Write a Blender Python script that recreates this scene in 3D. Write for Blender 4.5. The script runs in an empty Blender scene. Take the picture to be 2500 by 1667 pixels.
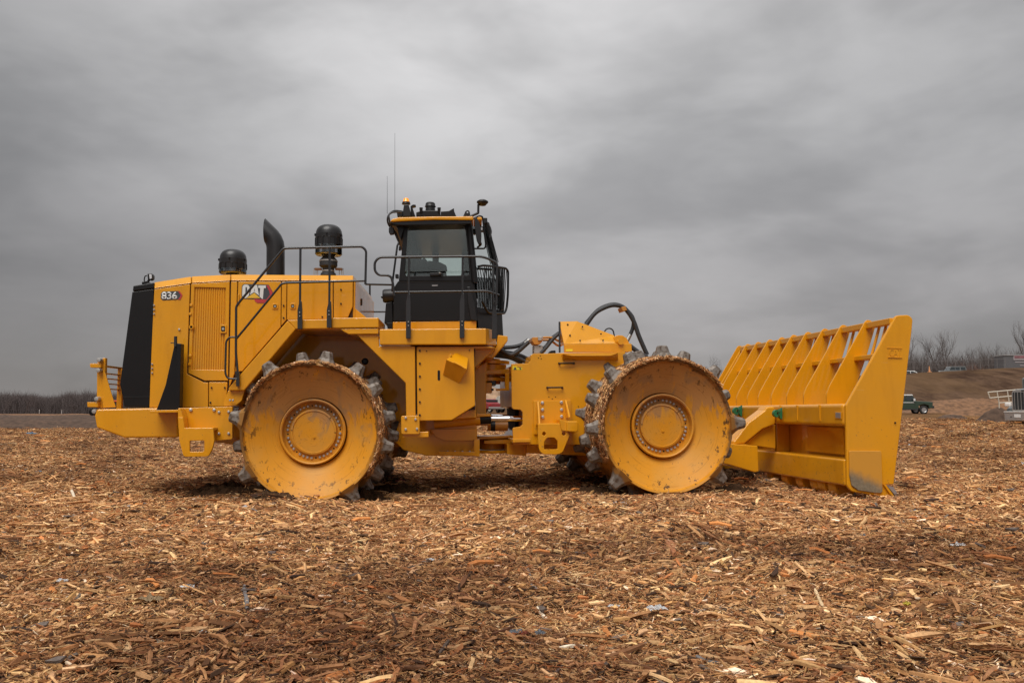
import bpy, bmesh, math, random
from mathutils import Vector, Matrix, noise as mnoise
random.seed(7)
R = math.radians
sc = bpy.context.scene
COL = sc.collection

# ------------------------------------------------------------------ camera
FPX, CX, CY, CAMH = 2100.0, 1250.0, 833.5, 1.13
YAW, PITCH = math.atan(100 / FPX), math.atan(172 / FPX)
cd = bpy.data.cameras.new('camera')
cd.sensor_width = 36.0
cd.lens = 36.0 * FPX / 2500.0
cd.clip_start, cd.clip_end = 0.05, 6000
cam = bpy.data.objects.new('camera', cd)
cam.location = (0, 0, CAMH)
cam.rotation_euler = (R(90) + PITCH, 0, -YAW)
COL.objects.link(cam)
sc.camera = cam
CAMR = cam.rotation_euler.to_matrix()
CAMC = Vector((0, 0, CAMH))

# ------------------------------------------------------------------ world: overcast sky
world = bpy.data.worlds.new('World')
sc.world = world
world.use_nodes = True
SUN_EL, SUN_AZ = 58.0, 205.0     # azimuth clockwise from +Y: behind the camera, a little to its left
SKY_STRENGTH = 1.0
def build_world():
    nt = world.node_tree
    N, L = nt.nodes, nt.links
    N.clear()
    out = N.new('ShaderNodeOutputWorld')
    bg = N.new('ShaderNodeBackground')
    bg.inputs['Strength'].default_value = SKY_STRENGTH
    L.new(bg.outputs[0], out.inputs[0])
    sky = N.new('ShaderNodeTexSky')
    sky.sky_type = 'NISHITA'
    sky.sun_disc = False
    sky.sun_elevation = R(SUN_EL)
    sky.sun_rotation = R(SUN_AZ)
    tc = N.new('ShaderNodeTexCoord')
    nrm = N.new('ShaderNodeVectorMath'); nrm.operation = 'NORMALIZE'
    L.new(tc.outputs['Generated'], nrm.inputs[0])
    sep = N.new('ShaderNodeSeparateXYZ')
    L.new(nrm.outputs[0], sep.inputs[0])
    def math_(op, a, b=None, c=None, clamp=False):
        m = N.new('ShaderNodeMath'); m.operation = op; m.use_clamp = clamp
        for i, v in enumerate((a, b, c)):
            if v is None: continue
            if isinstance(v, (int, float)): m.inputs[i].default_value = v
            else: L.new(v, m.inputs[i])
        return m.outputs[0]
    zc = math_('MAXIMUM', sep.outputs[2], 0.0)
    den = math_('ADD', zc, 0.42)
    u = math_('DIVIDE', sep.outputs[0], den)
    v = math_('DIVIDE', sep.outputs[1], den)
    comb = N.new('ShaderNodeCombineXYZ')
    L.new(sep.outputs[0], comb.inputs[0]); L.new(sep.outputs[1], comb.inputs[1])
    L.new(math_('MULTIPLY', math_('POWER', zc, 0.9), 1.55), comb.inputs[2])
    def noise(scale, detail, rough, dist, loc, rot=0.0, sca=(1, 1, 1)):
        mp = N.new('ShaderNodeMapping')
        mp.inputs['Location'].default_value = loc
        mp.inputs['Rotation'].default_value = (0, rot, 0)
        mp.inputs['Scale'].default_value = sca
        L.new(comb.outputs[0], mp.inputs[0])
        t = N.new('ShaderNodeTexNoise')
        t.inputs['Scale'].default_value = scale
        t.inputs['Detail'].default_value = detail
        t.inputs['Roughness'].default_value = rough
        t.inputs['Distortion'].default_value = dist
        L.new(mp.outputs[0], t.inputs['Vector'])
        return t.outputs['Fac']
    def remap(x, a, b, c, d):
        m = N.new('ShaderNodeMapRange'); m.interpolation_type = 'SMOOTHSTEP'
        L.new(x, m.inputs[0])
        for i, q in enumerate((a, b, c, d)): m.inputs[i + 1].default_value = q
        return m.outputs[0]
    big = noise(2.0, 2.0, 0.45, 0.15, (3.1, 1.7, 0.4), 0.5, (0.8, 1, 1.1))
    mid = noise(4.6, 4.0, 0.50, 0.2, (7.3, 2.2, 0.1), 0.45, (0.8, 1, 1.25))
    fine = noise(11.0, 5.0, 0.55, 0.25, (1.3, 9.2, 0), 0.4, (0.8, 1, 1.25))
    a = remap(big, 0.32, 0.68, 0.84, 1.10)
    b = remap(mid, 0.34, 0.66, 0.79, 1.11)
    c = remap(fine, 0.3, 0.7, 0.955, 1.04)
    # darker cloud to the west; lens vignetting painted into the sky on both sides
    west = remap(sep.outputs[0], -0.58, 0.10, 0.50, 1.0)
    east = remap(sep.outputs[0], 0.12, 0.62, 1.0, 0.68)
    lum = math_('MULTIPLY', math_('MULTIPLY', a, b), math_('MULTIPLY', c, math_('MULTIPLY', west, east)))
    # standard overcast luminance: zenith about three times the horizon
    grad = math_('ADD', math_('MULTIPLY_ADD', zc, 0.6, 1.0), math_('MULTIPLY', math_('MULTIPLY', zc, zc), 1.4))
    lum = math_('MULTIPLY', lum, grad)
    lum = math_('MULTIPLY', lum, 0.218)
    # low cloud is warmer, high cloud more neutral
    warm = N.new('ShaderNodeMix'); warm.data_type = 'RGBA'
    L.new(remap(zc, 0.0, 0.32, 0.0, 1.0), warm.inputs['Factor'])
    warm.inputs['A'].default_value = (1.0, 0.935, 0.925, 1)
    warm.inputs['B'].default_value = (1.0, 0.985, 0.985, 1)
    mul = N.new('ShaderNodeVectorMath'); mul.operation = 'SCALE'
    L.new(warm.outputs['Result'], mul.inputs[0]); L.new(lum, mul.inputs['Scale'])
    # a trace of clear sky filters through the deck
    sk = N.new('ShaderNodeVectorMath'); sk.operation = 'SCALE'
    L.new(sky.outputs[0], sk.inputs[0]); sk.inputs['Scale'].default_value = 0.003
    add = N.new('ShaderNodeVectorMath'); add.operation = 'ADD'
    L.new(mul.outputs[0], add.inputs[0]); L.new(sk.outputs[0], add.inputs[1])
    L.new(add.outputs[0], bg.inputs[0])
build_world()

# ------------------------------------------------------------------ sun behind the cloud deck
sd = bpy.data.lights.new('sun', 'SUN')
sd.energy = 1.5
sd.angle = R(40)
sd.color = (1.0, 0.965, 0.92)
sun = bpy.data.objects.new('sun', sd)
az, el = R(SUN_AZ), R(SUN_EL)
sdir = Vector((math.sin(az) * math.cos(el), math.cos(az) * math.cos(el), math.sin(el)))
sun.rotation_euler = sdir.to_track_quat('Z', 'Y').to_euler()
COL.objects.link(sun)

vs = sc.view_settings
vs.view_transform = 'Standard'
vs.look = 'None'
vs.exposure = 0.95
vs.gamma = 1.0
vs.use_curve_mapping = False
sc.render.engine = 'CYCLES'
sc.cycles.max_bounces = 8
sc.cycles.transparent_max_bounces = 12
sc.cycles.use_denoising = True

# ------------------------------------------------------------------ frames: pixel <-> place
def ray(px, py):
    return CAMR @ Vector(((px - CX) / FPX, (CY - py) / FPX, -1.0))
def proj(p):
    q = CAMR.transposed() @ (p - CAMC)
    return CX + FPX * q.x / -q.z, CY - FPX * q.y / -q.z
class Frame:
    def __init__(s, o, ang):
        s.o = Vector(o)
        s.f = Vector((math.cos(ang), math.sin(ang), 0))
        s.l = Vector((-math.sin(ang), math.cos(ang), 0))
    def pt(s, px, py, y):
        d = ray(px, py)
        t = (y - s.l.dot(CAMC - s.o)) / s.l.dot(d)
        return CAMC + d * t
    def at(s, x, y, z):
        return s.o + s.f * x + s.l * y + Vector((0, 0, z))
    def loc(s, p):
        q = p - s.o
        return s.f.dot(q), s.l.dot(q), q.z
    def mat(s, x, y, z):
        """local axes: X forward, Y into the scene, Z up"""
        m = Matrix.Identity(4)
        m.col[0][:3] = s.f; m.col[1][:3] = s.l; m.col[2][:3] = (0, 0, 1)
        m.col[3][:3] = s.at(x, y, z)
        return m
YC = 13.11
RF = Frame((0, YC, 0), 0)
_h = RF.pt(1190, 960, 0)
FF = Frame((_h.x, YC, 0), R(4.14))
def point_at_depth(px, py, depth):
    return CAMC + ray(px, py) * depth
YN = FF.loc(point_at_depth(2130, 1000, 11.1))[1]      # near end of the blade
YFAR = YN + 5.25

# ------------------------------------------------------------------ terrain
def sstep(a, b, x):
    t = min(1.0, max(0.0, (x - a) / (b - a)))
    return t * t * (3 - 2 * t)
DR_R = RF.pt(756, 1055, -1.9)
def terrain_low(x, y):
    ax = x / max(y, 6.0)
    z = -0.055 + 0.075 * sstep(-1.6, 2.4, x) * (1 - 0.5 * sstep(20, 40, y))
    z += 1.05 * sstep(16, 92, y) * sstep(-0.34, -0.02, ax)
    amp = 3.0 + 2.9 * sstep(0.05, 0.5, ax) + 1.5 * sstep(0.42, 0.72, ax)
    z += amp * sstep(98, 136, y) * sstep(-0.30, -0.08, ax)
    return z
def terrain(x, y):
    z = terrain_low(x, y)
    n = mnoise.noise
    k = 1.0 if y < 60 else 1.0 + (y - 60) * 0.012
    z += k * 0.055 * n(Vector((x * 0.33, y * 0.33, 3.1)))
    if y < 60:
        z += 0.050 * n(Vector((x * 1.1, y * 1.1, 7.7)))
        z += 0.028 * n(Vector((x * 2.9, y * 2.9, 1.7)))
    z -= 0.035 * sstep(3.2, 3.9, x) * sstep(6.6, 5.6, x) * sstep(9.2, 9.9, y) * sstep(16.5, 15.5, y)
    # shallow rut the drums pressed
    r = abs(y - 12.2)
    z -= 0.05 * sstep(1.1, 0.5, r) * sstep(-5, -3.5, x) * sstep(5.2, 4.2, x)
    return z

# ------------------------------------------------------------------ materials
MATS = {}
def new_mat(name):
    m = bpy.data.materials.new(name); m.use_nodes = True
    MATS[name] = m
    nt = m.node_tree
    return m, nt, nt.nodes['Principled BSDF']
def simple(name, col, rough=0.5, metal=0.0, coat=0.0, var=0.0, vscale=6.0, bump=0.0, bscale=60.0, spec=None, emit=None):
    m, nt, b = new_mat(name)
    b.inputs['Base Color'].default_value = (*col, 1)
    b.inputs['Roughness'].default_value = rough
    b.inputs['Metallic'].default_value = metal
    b.inputs['Coat Weight'].default_value = coat
    b.inputs['Coat Roughness'].default_value = 0.12
    if spec is not None: b.inputs['Specular IOR Level'].default_value = spec
    if emit:
        b.inputs['Emission Color'].default_value = (*emit[0], 1); b.inputs['Emission Strength'].default_value = emit[1]
    g = nt.nodes.new('ShaderNodeNewGeometry')
    if var > 0:
        t = nt.nodes.new('ShaderNodeTexNoise'); t.inputs['Scale'].default_value = vscale; t.inputs['Detail'].default_value = 6
        nt.links.new(g.outputs['Position'], t.inputs['Vector'])
        mr = nt.nodes.new('ShaderNodeMapRange')
        mr.inputs[1].default_value, mr.inputs[2].default_value = 0.3, 0.7
        mr.inputs[3].default_value, mr.inputs[4].default_value = 1 - var, 1 + var
        nt.links.new(t.outputs['Fac'], mr.inputs[0])
        s = nt.nodes.new('ShaderNodeVectorMath'); s.operation = 'SCALE'
        s.inputs[0].default_value = col
        nt.links.new(mr.outputs[0], s.inputs['Scale'])
        nt.links.new(s.outputs[0], b.inputs['Base Color'])
    if bump > 0:
        t = nt.nodes.new('ShaderNodeTexNoise'); t.inputs['Scale'].default_value = bscale; t.inputs['Detail'].default_value = 4
        nt.links.new(g.outputs['Position'], t.inputs['Vector'])
        bp = nt.nodes.new('ShaderNodeBump'); bp.inputs['Strength'].default_value = bump; bp.inputs['Distance'].default_value = 0.02
        nt.links.new(t.outputs['Fac'], bp.inputs['Height'])
        nt.links.new(bp.outputs[0], b.inputs['Normal'])
    return m
YEL = (0.70, 0.298, 0.005)
def yellow_paint(name, dust=0.35, rough=0.36):
    m, nt, b = new_mat(name)
    N, L = nt.nodes, nt.links
    g = N.new('ShaderNodeNewGeometry')
    def nz(scale, detail, sca=(1, 1, 1)):
        mp = N.new('ShaderNodeMapping'); mp.inputs['Scale'].default_value = sca
        L.new(g.outputs['Position'], mp.inputs[0])
        t = N.new('ShaderNodeTexNoise'); t.inputs['Scale'].default_value = scale; t.inputs['Detail'].default_value = detail
        t.inputs['Roughness'].default_value = 0.6
        L.new(mp.outputs[0], t.inputs['Vector']); return t.outputs['Fac']
    def rm(x, a, c, d, e):
        q = N.new('ShaderNodeMapRange'); L.new(x, q.inputs[0])
        for i, w in enumerate((a, c, d, e)): q.inputs[i + 1].default_value = w
        return q.outputs[0]
    mx = N.new('ShaderNodeMix'); mx.data_type = 'RGBA'
    mx.inputs['A'].default_value = (*YEL, 1)
    mx.inputs['B'].default_value = (0.55, 0.265, 0.032, 1)
    f = N.new('ShaderNodeMath'); f.operation = 'MULTIPLY'
    L.new(rm(nz(1.4, 7), 0.42, 0.72, 0.0, 1.0), f.inputs[0]); f.inputs[1].default_value = dust
    L.new(f.outputs[0], mx.inputs['Factor'])
    mx2 = N.new('ShaderNodeMix'); mx2.data_type = 'RGBA'; mx2.blend_type = 'MULTIPLY'
    L.new(mx.outputs['Result'], mx2.inputs['A'])
    mx2.inputs['B'].default_value = (0.74, 0.66, 0.56, 1)
    L.new(rm(nz(5.0, 8, (1, 1, 0.22)), 0.5, 0.78, 0.0, 0.5), mx2.inputs['Factor'])
    sp = N.new('ShaderNodeSeparateXYZ'); L.new(g.outputs['Position'], sp.inputs[0])
    spl = N.new('ShaderNodeMath'); spl.operation = 'MULTIPLY_ADD'; spl.inputs[1].default_value = 0.095
    L.new(rm(sp.outputs[2], 0.2, 1.5, 1.0, 0.0), spl.inputs[0]); L.new(nz(24.0, 6), spl.inputs[2])
    mx3 = N.new('ShaderNodeMix'); mx3.data_type = 'RGBA'
    L.new(rm(spl.outputs[0], 0.70, 0.76, 0.0, 0.75), mx3.inputs['Factor']); L.new(mx2.outputs['Result'], mx3.inputs['A'])
    mx3.inputs['B'].default_value = (0.22, 0.115, 0.045, 1)
    # hairline scuffs
    mx4 = N.new('ShaderNodeMix'); mx4.data_type = 'RGBA'
    L.new(rm(nz(16.0, 3, (0.25, 0.25, 2.2)), 0.70, 0.74, 0.0, 0.35), mx4.inputs['Factor']); L.new(mx3.outputs['Result'], mx4.inputs['A'])
    mx4.inputs['B'].default_value = (0.62, 0.36, 0.12, 1)
    L.new(mx4.outputs['Result'], b.inputs['Base Color'])
    L.new(rm(nz(3.0, 5), 0.3, 0.7, rough - 0.06, rough + 0.12), b.inputs['Roughness'])
    b.inputs['Specular IOR Level'].default_value = 0.18
    b.inputs['Coat Weight'].default_value = 0.6
    b.inputs['Coat Roughness'].default_value = 0.06
    bp = N.new('ShaderNodeBump'); bp.inputs['Strength'].default_value = 0.10; bp.inputs['Distance'].default_value = 0.02
    L.new(nz(2.2, 2), bp.inputs['Height']); L.new(bp.outputs[0], b.inputs['Normal'])
    return m
yellow_paint('yellow')
yellow_paint('yellow_dusty', 0.7, 0.5)
simple('black', (0.0062, 0.0052, 0.0054), 0.40, var=0.12, bump=0.03, spec=0.35)
simple('black_satin', (0.011, 0.0098, 0.0102), 0.42, var=0.15, bump=0.04, spec=0.4)
simple('rail_black', (0.020, 0.0185, 0.019), 0.28, coat=0.3)
simple('rubber', (0.020, 0.020, 0.021), 0.62)
simple('hose', (0.030, 0.030, 0.032), 0.5, bump=0.2, bscale=220)
simple('charcoal', (0.014, 0.013, 0.0135), 0.36, var=0.1)
simple('zinc', (0.52, 0.50, 0.47), 0.42, 0.75)
simple('chrome', (0.85, 0.85, 0.86), 0.07, 1.0)
simple('hole', (0.006, 0.004, 0.003), 0.9)
simple('seam', (0.045, 0.018, 0.004), 0.8)
simple('white_decal', (0.66, 0.66, 0.63), 0.45)
simple('dark_decal', (0.05, 0.055, 0.06), 0.45)
simple('red_decal', (0.45, 0.035, 0.04), 0.45)
simple('yellow_decal', (0.72, 0.42, 0.03), 0.45)
simple('bright_decal', (0.80, 0.62, 0.02), 0.45)
simple('green_paint', (0.012, 0.13, 0.052), 0.45, var=0.15)
simple('headliner', (0.50, 0.53, 0.51), 0.9)
simple('seat_cloth', (0.04, 0.04, 0.045), 0.9)
simple('amber', (0.95, 0.30, 0.01), 0.25, coat=0.5, emit=((1.0, 0.32, 0.02), 0.25))
simple('light_lens', (0.6, 0.6, 0.62), 0.15, coat=0.6)
simple('orange_pipe', (0.50, 0.21, 0.03), 0.4)
simple('bracket_brown', (0.16, 0.07, 0.02), 0.6)
simple('steel_plate', (0.40, 0.38, 0.38), 0.4, 0.6)

def glass_mat(name, tint, refl=0.06, clear=0.85):
    m, nt, b = new_mat(name)
    N, L = nt.nodes, nt.links
    out = N['Material Output']
    N.remove(b)
    tr = N.new('ShaderNodeBsdfTransparent'); tr.inputs[0].default_value = (tint[0] * clear, tint[1] * clear, tint[2] * clear, 1)
    gl = N.new('ShaderNodeBsdfGlossy'); gl.inputs['Roughness'].default_value = 0.02
    gl.inputs['Color'].default_value = (0.9, 0.95, 0.93, 1)
    lw = N.new('ShaderNodeFresnel'); lw.inputs[0].default_value = 1.5
    ma = N.new('ShaderNodeMath'); ma.operation = 'ADD'; ma.inputs[1].default_value = refl
    L.new(lw.outputs[0], ma.inputs[0])
    mx = N.new('ShaderNodeMixShader')
    L.new(ma.outputs[0], mx.inputs[0]); L.new(tr.outputs[0], mx.inputs[1]); L.new(gl.outputs[0], mx.inputs[2])
    L.new(mx.outputs[0], out.inputs[0])
    return m
glass_mat('cab_glass', (0.95, 1.0, 0.982), 0.035, 0.995)
glass_mat('cab_glass_dark', (0.78, 0.88, 0.86), 0.10, 0.72)
glass_mat('bowl_glass', (0.9, 0.9, 0.92), 0.04, 0.9)
simple('car_glass', (0.02, 0.026, 0.028), 0.08, coat=0.5)

def tooth_mat():
    m, nt, b = new_mat('tooth_steel')
    N, L = nt.nodes, nt.links
    tc = N.new('ShaderNodeTexCoord'); g = N.new('ShaderNodeNewGeometry')
    t = N.new('ShaderNodeTexNoise'); t.inputs['Scale'].default_value = 9; t.inputs['Detail'].default_value = 6
    L.new(g.outputs['Position'], t.inputs['Vector'])
    sp = N.new('ShaderNodeSeparateXYZ'); L.new(tc.outputs['Object'], sp.inputs[0])
    ad = N.new('ShaderNodeMath'); ad.operation = 'MULTIPLY_ADD'; ad.inputs[1].default_value = 0.14
    L.new(t.outputs['Fac'], ad.inputs[0]); L.new(sp.outputs[2], ad.inputs[2])
    mr = N.new('ShaderNodeMapRange'); mr.inputs[1].default_value, mr.inputs[2].default_value = 0.095, 0.13
    L.new(ad.outputs[0], mr.inputs[0])
    t2 = N.new('ShaderNodeTexNoise'); t2.inputs['Scale'].default_value = 22; t2.inputs['Detail'].default_value = 7
    L.new(g.outputs['Position'], t2.inputs['Vector'])
    st = N.new('ShaderNodeMix'); st.data_type = 'RGBA'
    st.inputs['A'].default_value = (0.215, 0.185, 0.158, 1); st.inputs['B'].default_value = (0.085, 0.055, 0.034, 1)
    q = N.new('ShaderNodeMapRange'); q.inputs[1].default_value, q.inputs[2].default_value = 0.46, 0.66
    L.new(t2.outputs['Fac'], q.inputs[0]); L.new(q.outputs[0], st.inputs['Factor'])
    mx = N.new('ShaderNodeMix'); mx.data_type = 'RGBA'
    mx.inputs['A'].default_value = (0.30, 0.14, 0.03, 1)
    L.new(mr.outputs[0], mx.inputs['Factor']); L.new(st.outputs['Result'], mx.inputs['B'])
    L.new(mx.outputs['Result'], b.inputs['Base Color'])
    b.inputs['Roughness'].default_value = 0.5; b.inputs['Metallic'].default_value = 0.25
    bp = N.new('ShaderNodeBump'); bp.inputs['Strength'].default_value = 0.15; bp.inputs['Distance'].default_value = 0.006
    L.new(t2.outputs['Fac'], bp.inputs['Height']); L.new(bp.outputs[0], b.inputs['Normal'])
tooth_mat()

def drum_mat():
    """yellow paint under dried mud film, run stains and dark scabs; object space: Z up, origin at the axle"""
    m, nt, b = new_mat('drum_paint')
    N, L = nt.nodes, nt.links
    tc = N.new('ShaderNodeTexCoord'); g = N.new('ShaderNodeNewGeometry')
    sp = N.new('ShaderNodeSeparateXYZ'); L.new(tc.outputs['Object'], sp.inputs[0])
    def M(op, a, b_=None, c=None, clamp=False):
        q = N.new('ShaderNodeMath'); q.operation = op; q.use_clamp = clamp
        for i, v in enumerate((a, b_, c)):
            if v is None: continue
            if isinstance(v, (int, float)): q.inputs[i].default_value = v
            else: L.new(v, q.inputs[i])
        return q.outputs[0]
    def nz(scale, detail, sca=(1, 1, 1), rough=0.6, dist=0.0):
        mp = N.new('ShaderNodeMapping'); mp.inputs['Scale'].default_value = sca
        L.new(g.outputs['Position'], mp.inputs[0])
        t = N.new('ShaderNodeTexNoise'); t.inputs['Scale'].default_value = scale; t.inputs['Detail'].default_value = detail
        t.inputs['Roughness'].default_value = rough; t.inputs['Distortion'].default_value = dist
        L.new(mp.outputs[0], t.inputs['Vector']); return t.outputs['Fac']
    def rm(x, a, c, d, e):
        q = N.new('ShaderNodeMapRange'); q.interpolation_type = 'SMOOTHSTEP'; L.new(x, q.inputs[0])
        for i, w in enumerate((a, c, d, e)): q.inputs[i + 1].default_value = w
        return q.outputs[0]
    rad = M('SQRT', M('ADD', M('MULTIPLY', sp.outputs[0], sp.outputs[0]), M('MULTIPLY', sp.outputs[2], sp.outputs[2])))
    base = N.new('ShaderNodeMix'); base.data_type = 'RGBA'
    base.inputs['A'].default_value = (0.66, 0.275, 0.016, 1)
    base.inputs['B'].default_value = (0.58, 0.285, 0.05, 1)
    L.new(rm(nz(2.2, 6), 0.4, 0.7, 0.0, 0.7), base.inputs['Factor'])
    # mud film that ran down the dish: vertical runs, thicker in the upper half
    runs = nz(5.0, 6, (1.6, 1, 0.28), 0.62, 0.6)
    up = rm(sp.outputs[2], -0.25, 0.55, -0.27, 0.16)
    film = rm(M('ADD', runs, up), 0.45, 0.56, 0.0, 0.88)
    mx = N.new('ShaderNodeMix'); mx.data_type = 'RGBA'
    L.new(film, mx.inputs['Factor']); L.new(base.outputs['Result'], mx.inputs['A'])
    mx.inputs['B'].default_value = (0.44, 0.22, 0.078, 1)
    # pinkish dried splash
    mxp = N.new('ShaderNodeMix'); mxp.data_type = 'RGBA'
    L.new(M('MULTIPLY', rm(nz(3.4, 7, (1.3, 1, 0.7), 0.6, 1.0), 0.54, 0.66, 0.0, 0.75), rm(sp.outputs[2], -0.3, 0.2, 0.0, 1.0)), mxp.inputs['Factor'])
    L.new(mx.outputs['Result'], mxp.inputs['A']); mxp.inputs['B'].default_value = (0.33, 0.19, 0.09, 1)
    # dark scabs near the rim
    sc_ = rm(nz(13.0, 8, (1, 1, 0.6), 0.68), 0.57, 0.615, 0.0, 0.9)
    edge = rm(rad, 0.55, 0.84, 0.0, 1.0)
    mx2 = N.new('ShaderNodeMix'); mx2.data_type = 'RGBA'
    L.new(M('MULTIPLY', sc_, edge), mx2.inputs['Factor']); L.new(mxp.outputs['Result'], mx2.inputs['A'])
    mx2.inputs['B'].default_value = (0.055, 0.026, 0.012, 1)
    # fine rust pits
    mx3 = N.new('ShaderNodeMix'); mx3.data_type = 'RGBA'
    L.new(rm(nz(38.0, 5), 0.655, 0.70, 0.0, 0.8), mx3.inputs['Factor']); L.new(mx2.outputs['Result'], mx3.inputs['A'])
    mx3.inputs['B'].default_value = (0.13, 0.055, 0.02, 1)
    # mud left along the rim in a ragged ring, and concentric scrapes
    ring = M('MULTIPLY', rm(M('MULTIPLY_ADD', nz(5.0, 7, (1, 1, 1), 0.7), 0.16, rad), 0.905, 0.945, 0.0, 1.0), rm(sp.outputs[2], -0.75, -0.1, 0.25, 1.0))
    mx4 = N.new('ShaderNodeMix'); mx4.data_type = 'RGBA'
    L.new(M('MULTIPLY', ring, 0.85), mx4.inputs['Factor']); L.new(mx3.outputs['Result'], mx4.inputs['A'])
    mx4.inputs['B'].default_value = (0.10, 0.052, 0.024, 1)
    cc = N.new('ShaderNodeCombineXYZ'); L.new(M('MULTIPLY', rad, 60.0), cc.inputs[0]); L.new(M('MULTIPLY', M('ARCTAN2', sp.outputs[2], sp.outputs[0]), 1.6), cc.inputs[1])
    ts = N.new('ShaderNodeTexNoise'); ts.inputs['Scale'].default_value = 1.0; ts.inputs['Detail'].default_value = 4
    L.new(cc.outputs[0], ts.inputs['Vector'])
    mx5 = N.new('ShaderNodeMix'); mx5.data_type = 'RGBA'; mx5.blend_type = 'MULTIPLY'
    L.new(rm(ts.outputs['Fac'], 0.56, 0.70, 0.0, 0.5), mx5.inputs['Factor']); L.new(mx4.outputs['Result'], mx5.inputs['A'])
    mx5.inputs['B'].default_value = (0.62, 0.55, 0.45, 1)
    L.new(mx5.outputs['Result'], b.inputs['Base Color'])
    L.new(rm(film, 0, 1, 0.42, 0.7), b.inputs['Roughness'])
    b.inputs['Specular IOR Level'].default_value = 0.22
    bp = N.new('ShaderNodeBump'); bp.inputs['Strength'].default_value = 0.25; bp.inputs['Distance'].default_value = 0.01
    L.new(runs, bp.inputs['Height']); L.new(bp.outputs[0], b.inputs['Normal'])
drum_mat()

def plate_worn_mat():
    """blade wear plate: paint scraped to bare steel along its lower rear corner (object space, origin at that corner)"""
    m, nt, b = new_mat('worn_plate')
    N, L = nt.nodes, nt.links
    tc = N.new('ShaderNodeTexCoord'); g = N.new('ShaderNodeNewGeometry')
    sp = N.new('ShaderNodeSeparateXYZ'); L.new(tc.outputs['Object'], sp.inputs[0])
    t = N.new('ShaderNodeTexNoise'); t.inputs['Scale'].default_value = 7; t.inputs['Detail'].default_value = 7; t.inputs['Roughness'].default_value = 0.65
    mp = N.new('ShaderNodeMapping'); mp.inputs['Scale'].default_value = (1, 1, 0.6)
    L.new(g.outputs['Position'], mp.inputs[0]); L.new(mp.outputs[0], t.inputs['Vector'])
    a = N.new('ShaderNodeMath'); a.operation = 'MULTIPLY_ADD'; a.inputs[1].default_value = 0.42
    L.new(sp.outputs[0], a.inputs[0]); L.new(sp.outputs[2], a.inputs[2])
    c = N.new('ShaderNodeMath'); c.operation = 'MULTIPLY_ADD'; c.inputs[1].default_value = 0.16
    L.new(t.outputs['Fac'], c.inputs[0]); L.new(a.outputs[0], c.inputs[2])
    mr = N.new('ShaderNodeMapRange'); mr.interpolation_type = 'SMOOTHSTEP'
    mr.inputs[1].default_value, mr.inputs[2].default_value, mr.inputs[3].default_value, mr.inputs[4].default_value = 0.27, 0.44, 1.0, 0.0
    L.new(c.outputs[0], mr.inputs[0])
    st = N.new('ShaderNodeMix'); st.data_type = 'RGBA'
    st.inputs['A'].default_value = (0.30, 0.24, 0.16, 1); st.inputs['B'].default_value = (0.11, 0.085, 0.05, 1)
    t2 = N.new('ShaderNodeTexNoise'); t2.inputs['Scale'].default_value = 30; t2.inputs['Detail'].default_value = 5
    L.new(g.outputs['Position'], t2.inputs['Vector']); L.new(t2.outputs['Fac'], st.inputs['Factor'])
    mx = N.new('ShaderNodeMix'); mx.data_type = 'RGBA'
    mx.inputs['A'].default_value = (0.58, 0.27, 0.03, 1)
    L.new(mr.outputs[0], mx.inputs['Factor']); L.new(st.outputs['Result'], mx.inputs['B'])
    L.new(mx.outputs['Result'], b.inputs['Base Color'])
    b.inputs['Roughness'].default_value = 0.45
plate_worn_mat()

# ------------------------------------------------------------------ object helpers
WM = {}
def tag(o, label=None, cat=None, group=None, kind=None):
    if label: o['label'] = label
    if cat: o['category'] = cat
    if group: o['group'] = group
    if kind: o['kind'] = kind
    return o
def place(o, parent, M):
    COL.objects.link(o)
    if parent is not None:
        o.parent = parent
        o.matrix_parent_inverse = WM[parent.name].inverted()
    o.matrix_basis = M
    WM[o.name] = M.copy()
    return o
def empty(name, loc, rz=0.0):
    o = bpy.data.objects.new(name, None)
    o.empty_display_size = 0.3
    return place(o, None, Matrix.Translation(loc) @ Matrix.Rotation(rz, 4, 'Z'))
def finish(name, bm, mat, parent=None, bevel=0.0, smooth=False, origin=None, M=None, segs=2, angle=35):
    bmesh.ops.recalc_face_normals(bm, faces=bm.faces)
    me = bpy.data.meshes.new(name)
    if M is None:
        vs_ = [v.co for v in bm.verts]
        if origin is None:
            lo = Vector((min(v.x for v in vs_), min(v.y for v in vs_), min(v.z for v in vs_)))
            hi = Vector((max(v.x for v in vs_), max(v.y for v in vs_), max(v.z for v in vs_)))
            origin = (lo + hi) / 2
        T = Matrix.Translation(origin)
        bmesh.ops.transform(bm, matrix=T.inverted(), verts=bm.verts)
        M = T
    bm.to_mesh(me); bm.free()
    me.materials.append(MATS[mat] if isinstance(mat, str) else mat)
    if smooth:
        for p in me.polygons: p.use_smooth = True
        try: me.set_sharp_from_angle(angle=R(angle))
        except Exception: pass
    o = bpy.data.objects.new(name, me)
    if bevel > 0:
        md = o.modifiers.new('bevel', 'BEVEL'); md.width = bevel; md.segments = segs
        md.limit_method = 'ANGLE'; md.angle_limit = R(30); md.harden_normals = False
    return place(o, parent, M)
def share(src, name, parent, M):
    o = bpy.data.objects.new(name, src.data)
    for md in src.modifiers:
        n = o.modifiers.new(md.name, md.type)
        if md.type == 'BEVEL':
            n.width = md.width; n.segments = md.segments; n.limit_method = md.limit_method; n.angle_limit = md.angle_limit
    return place(o, parent, M)
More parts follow.
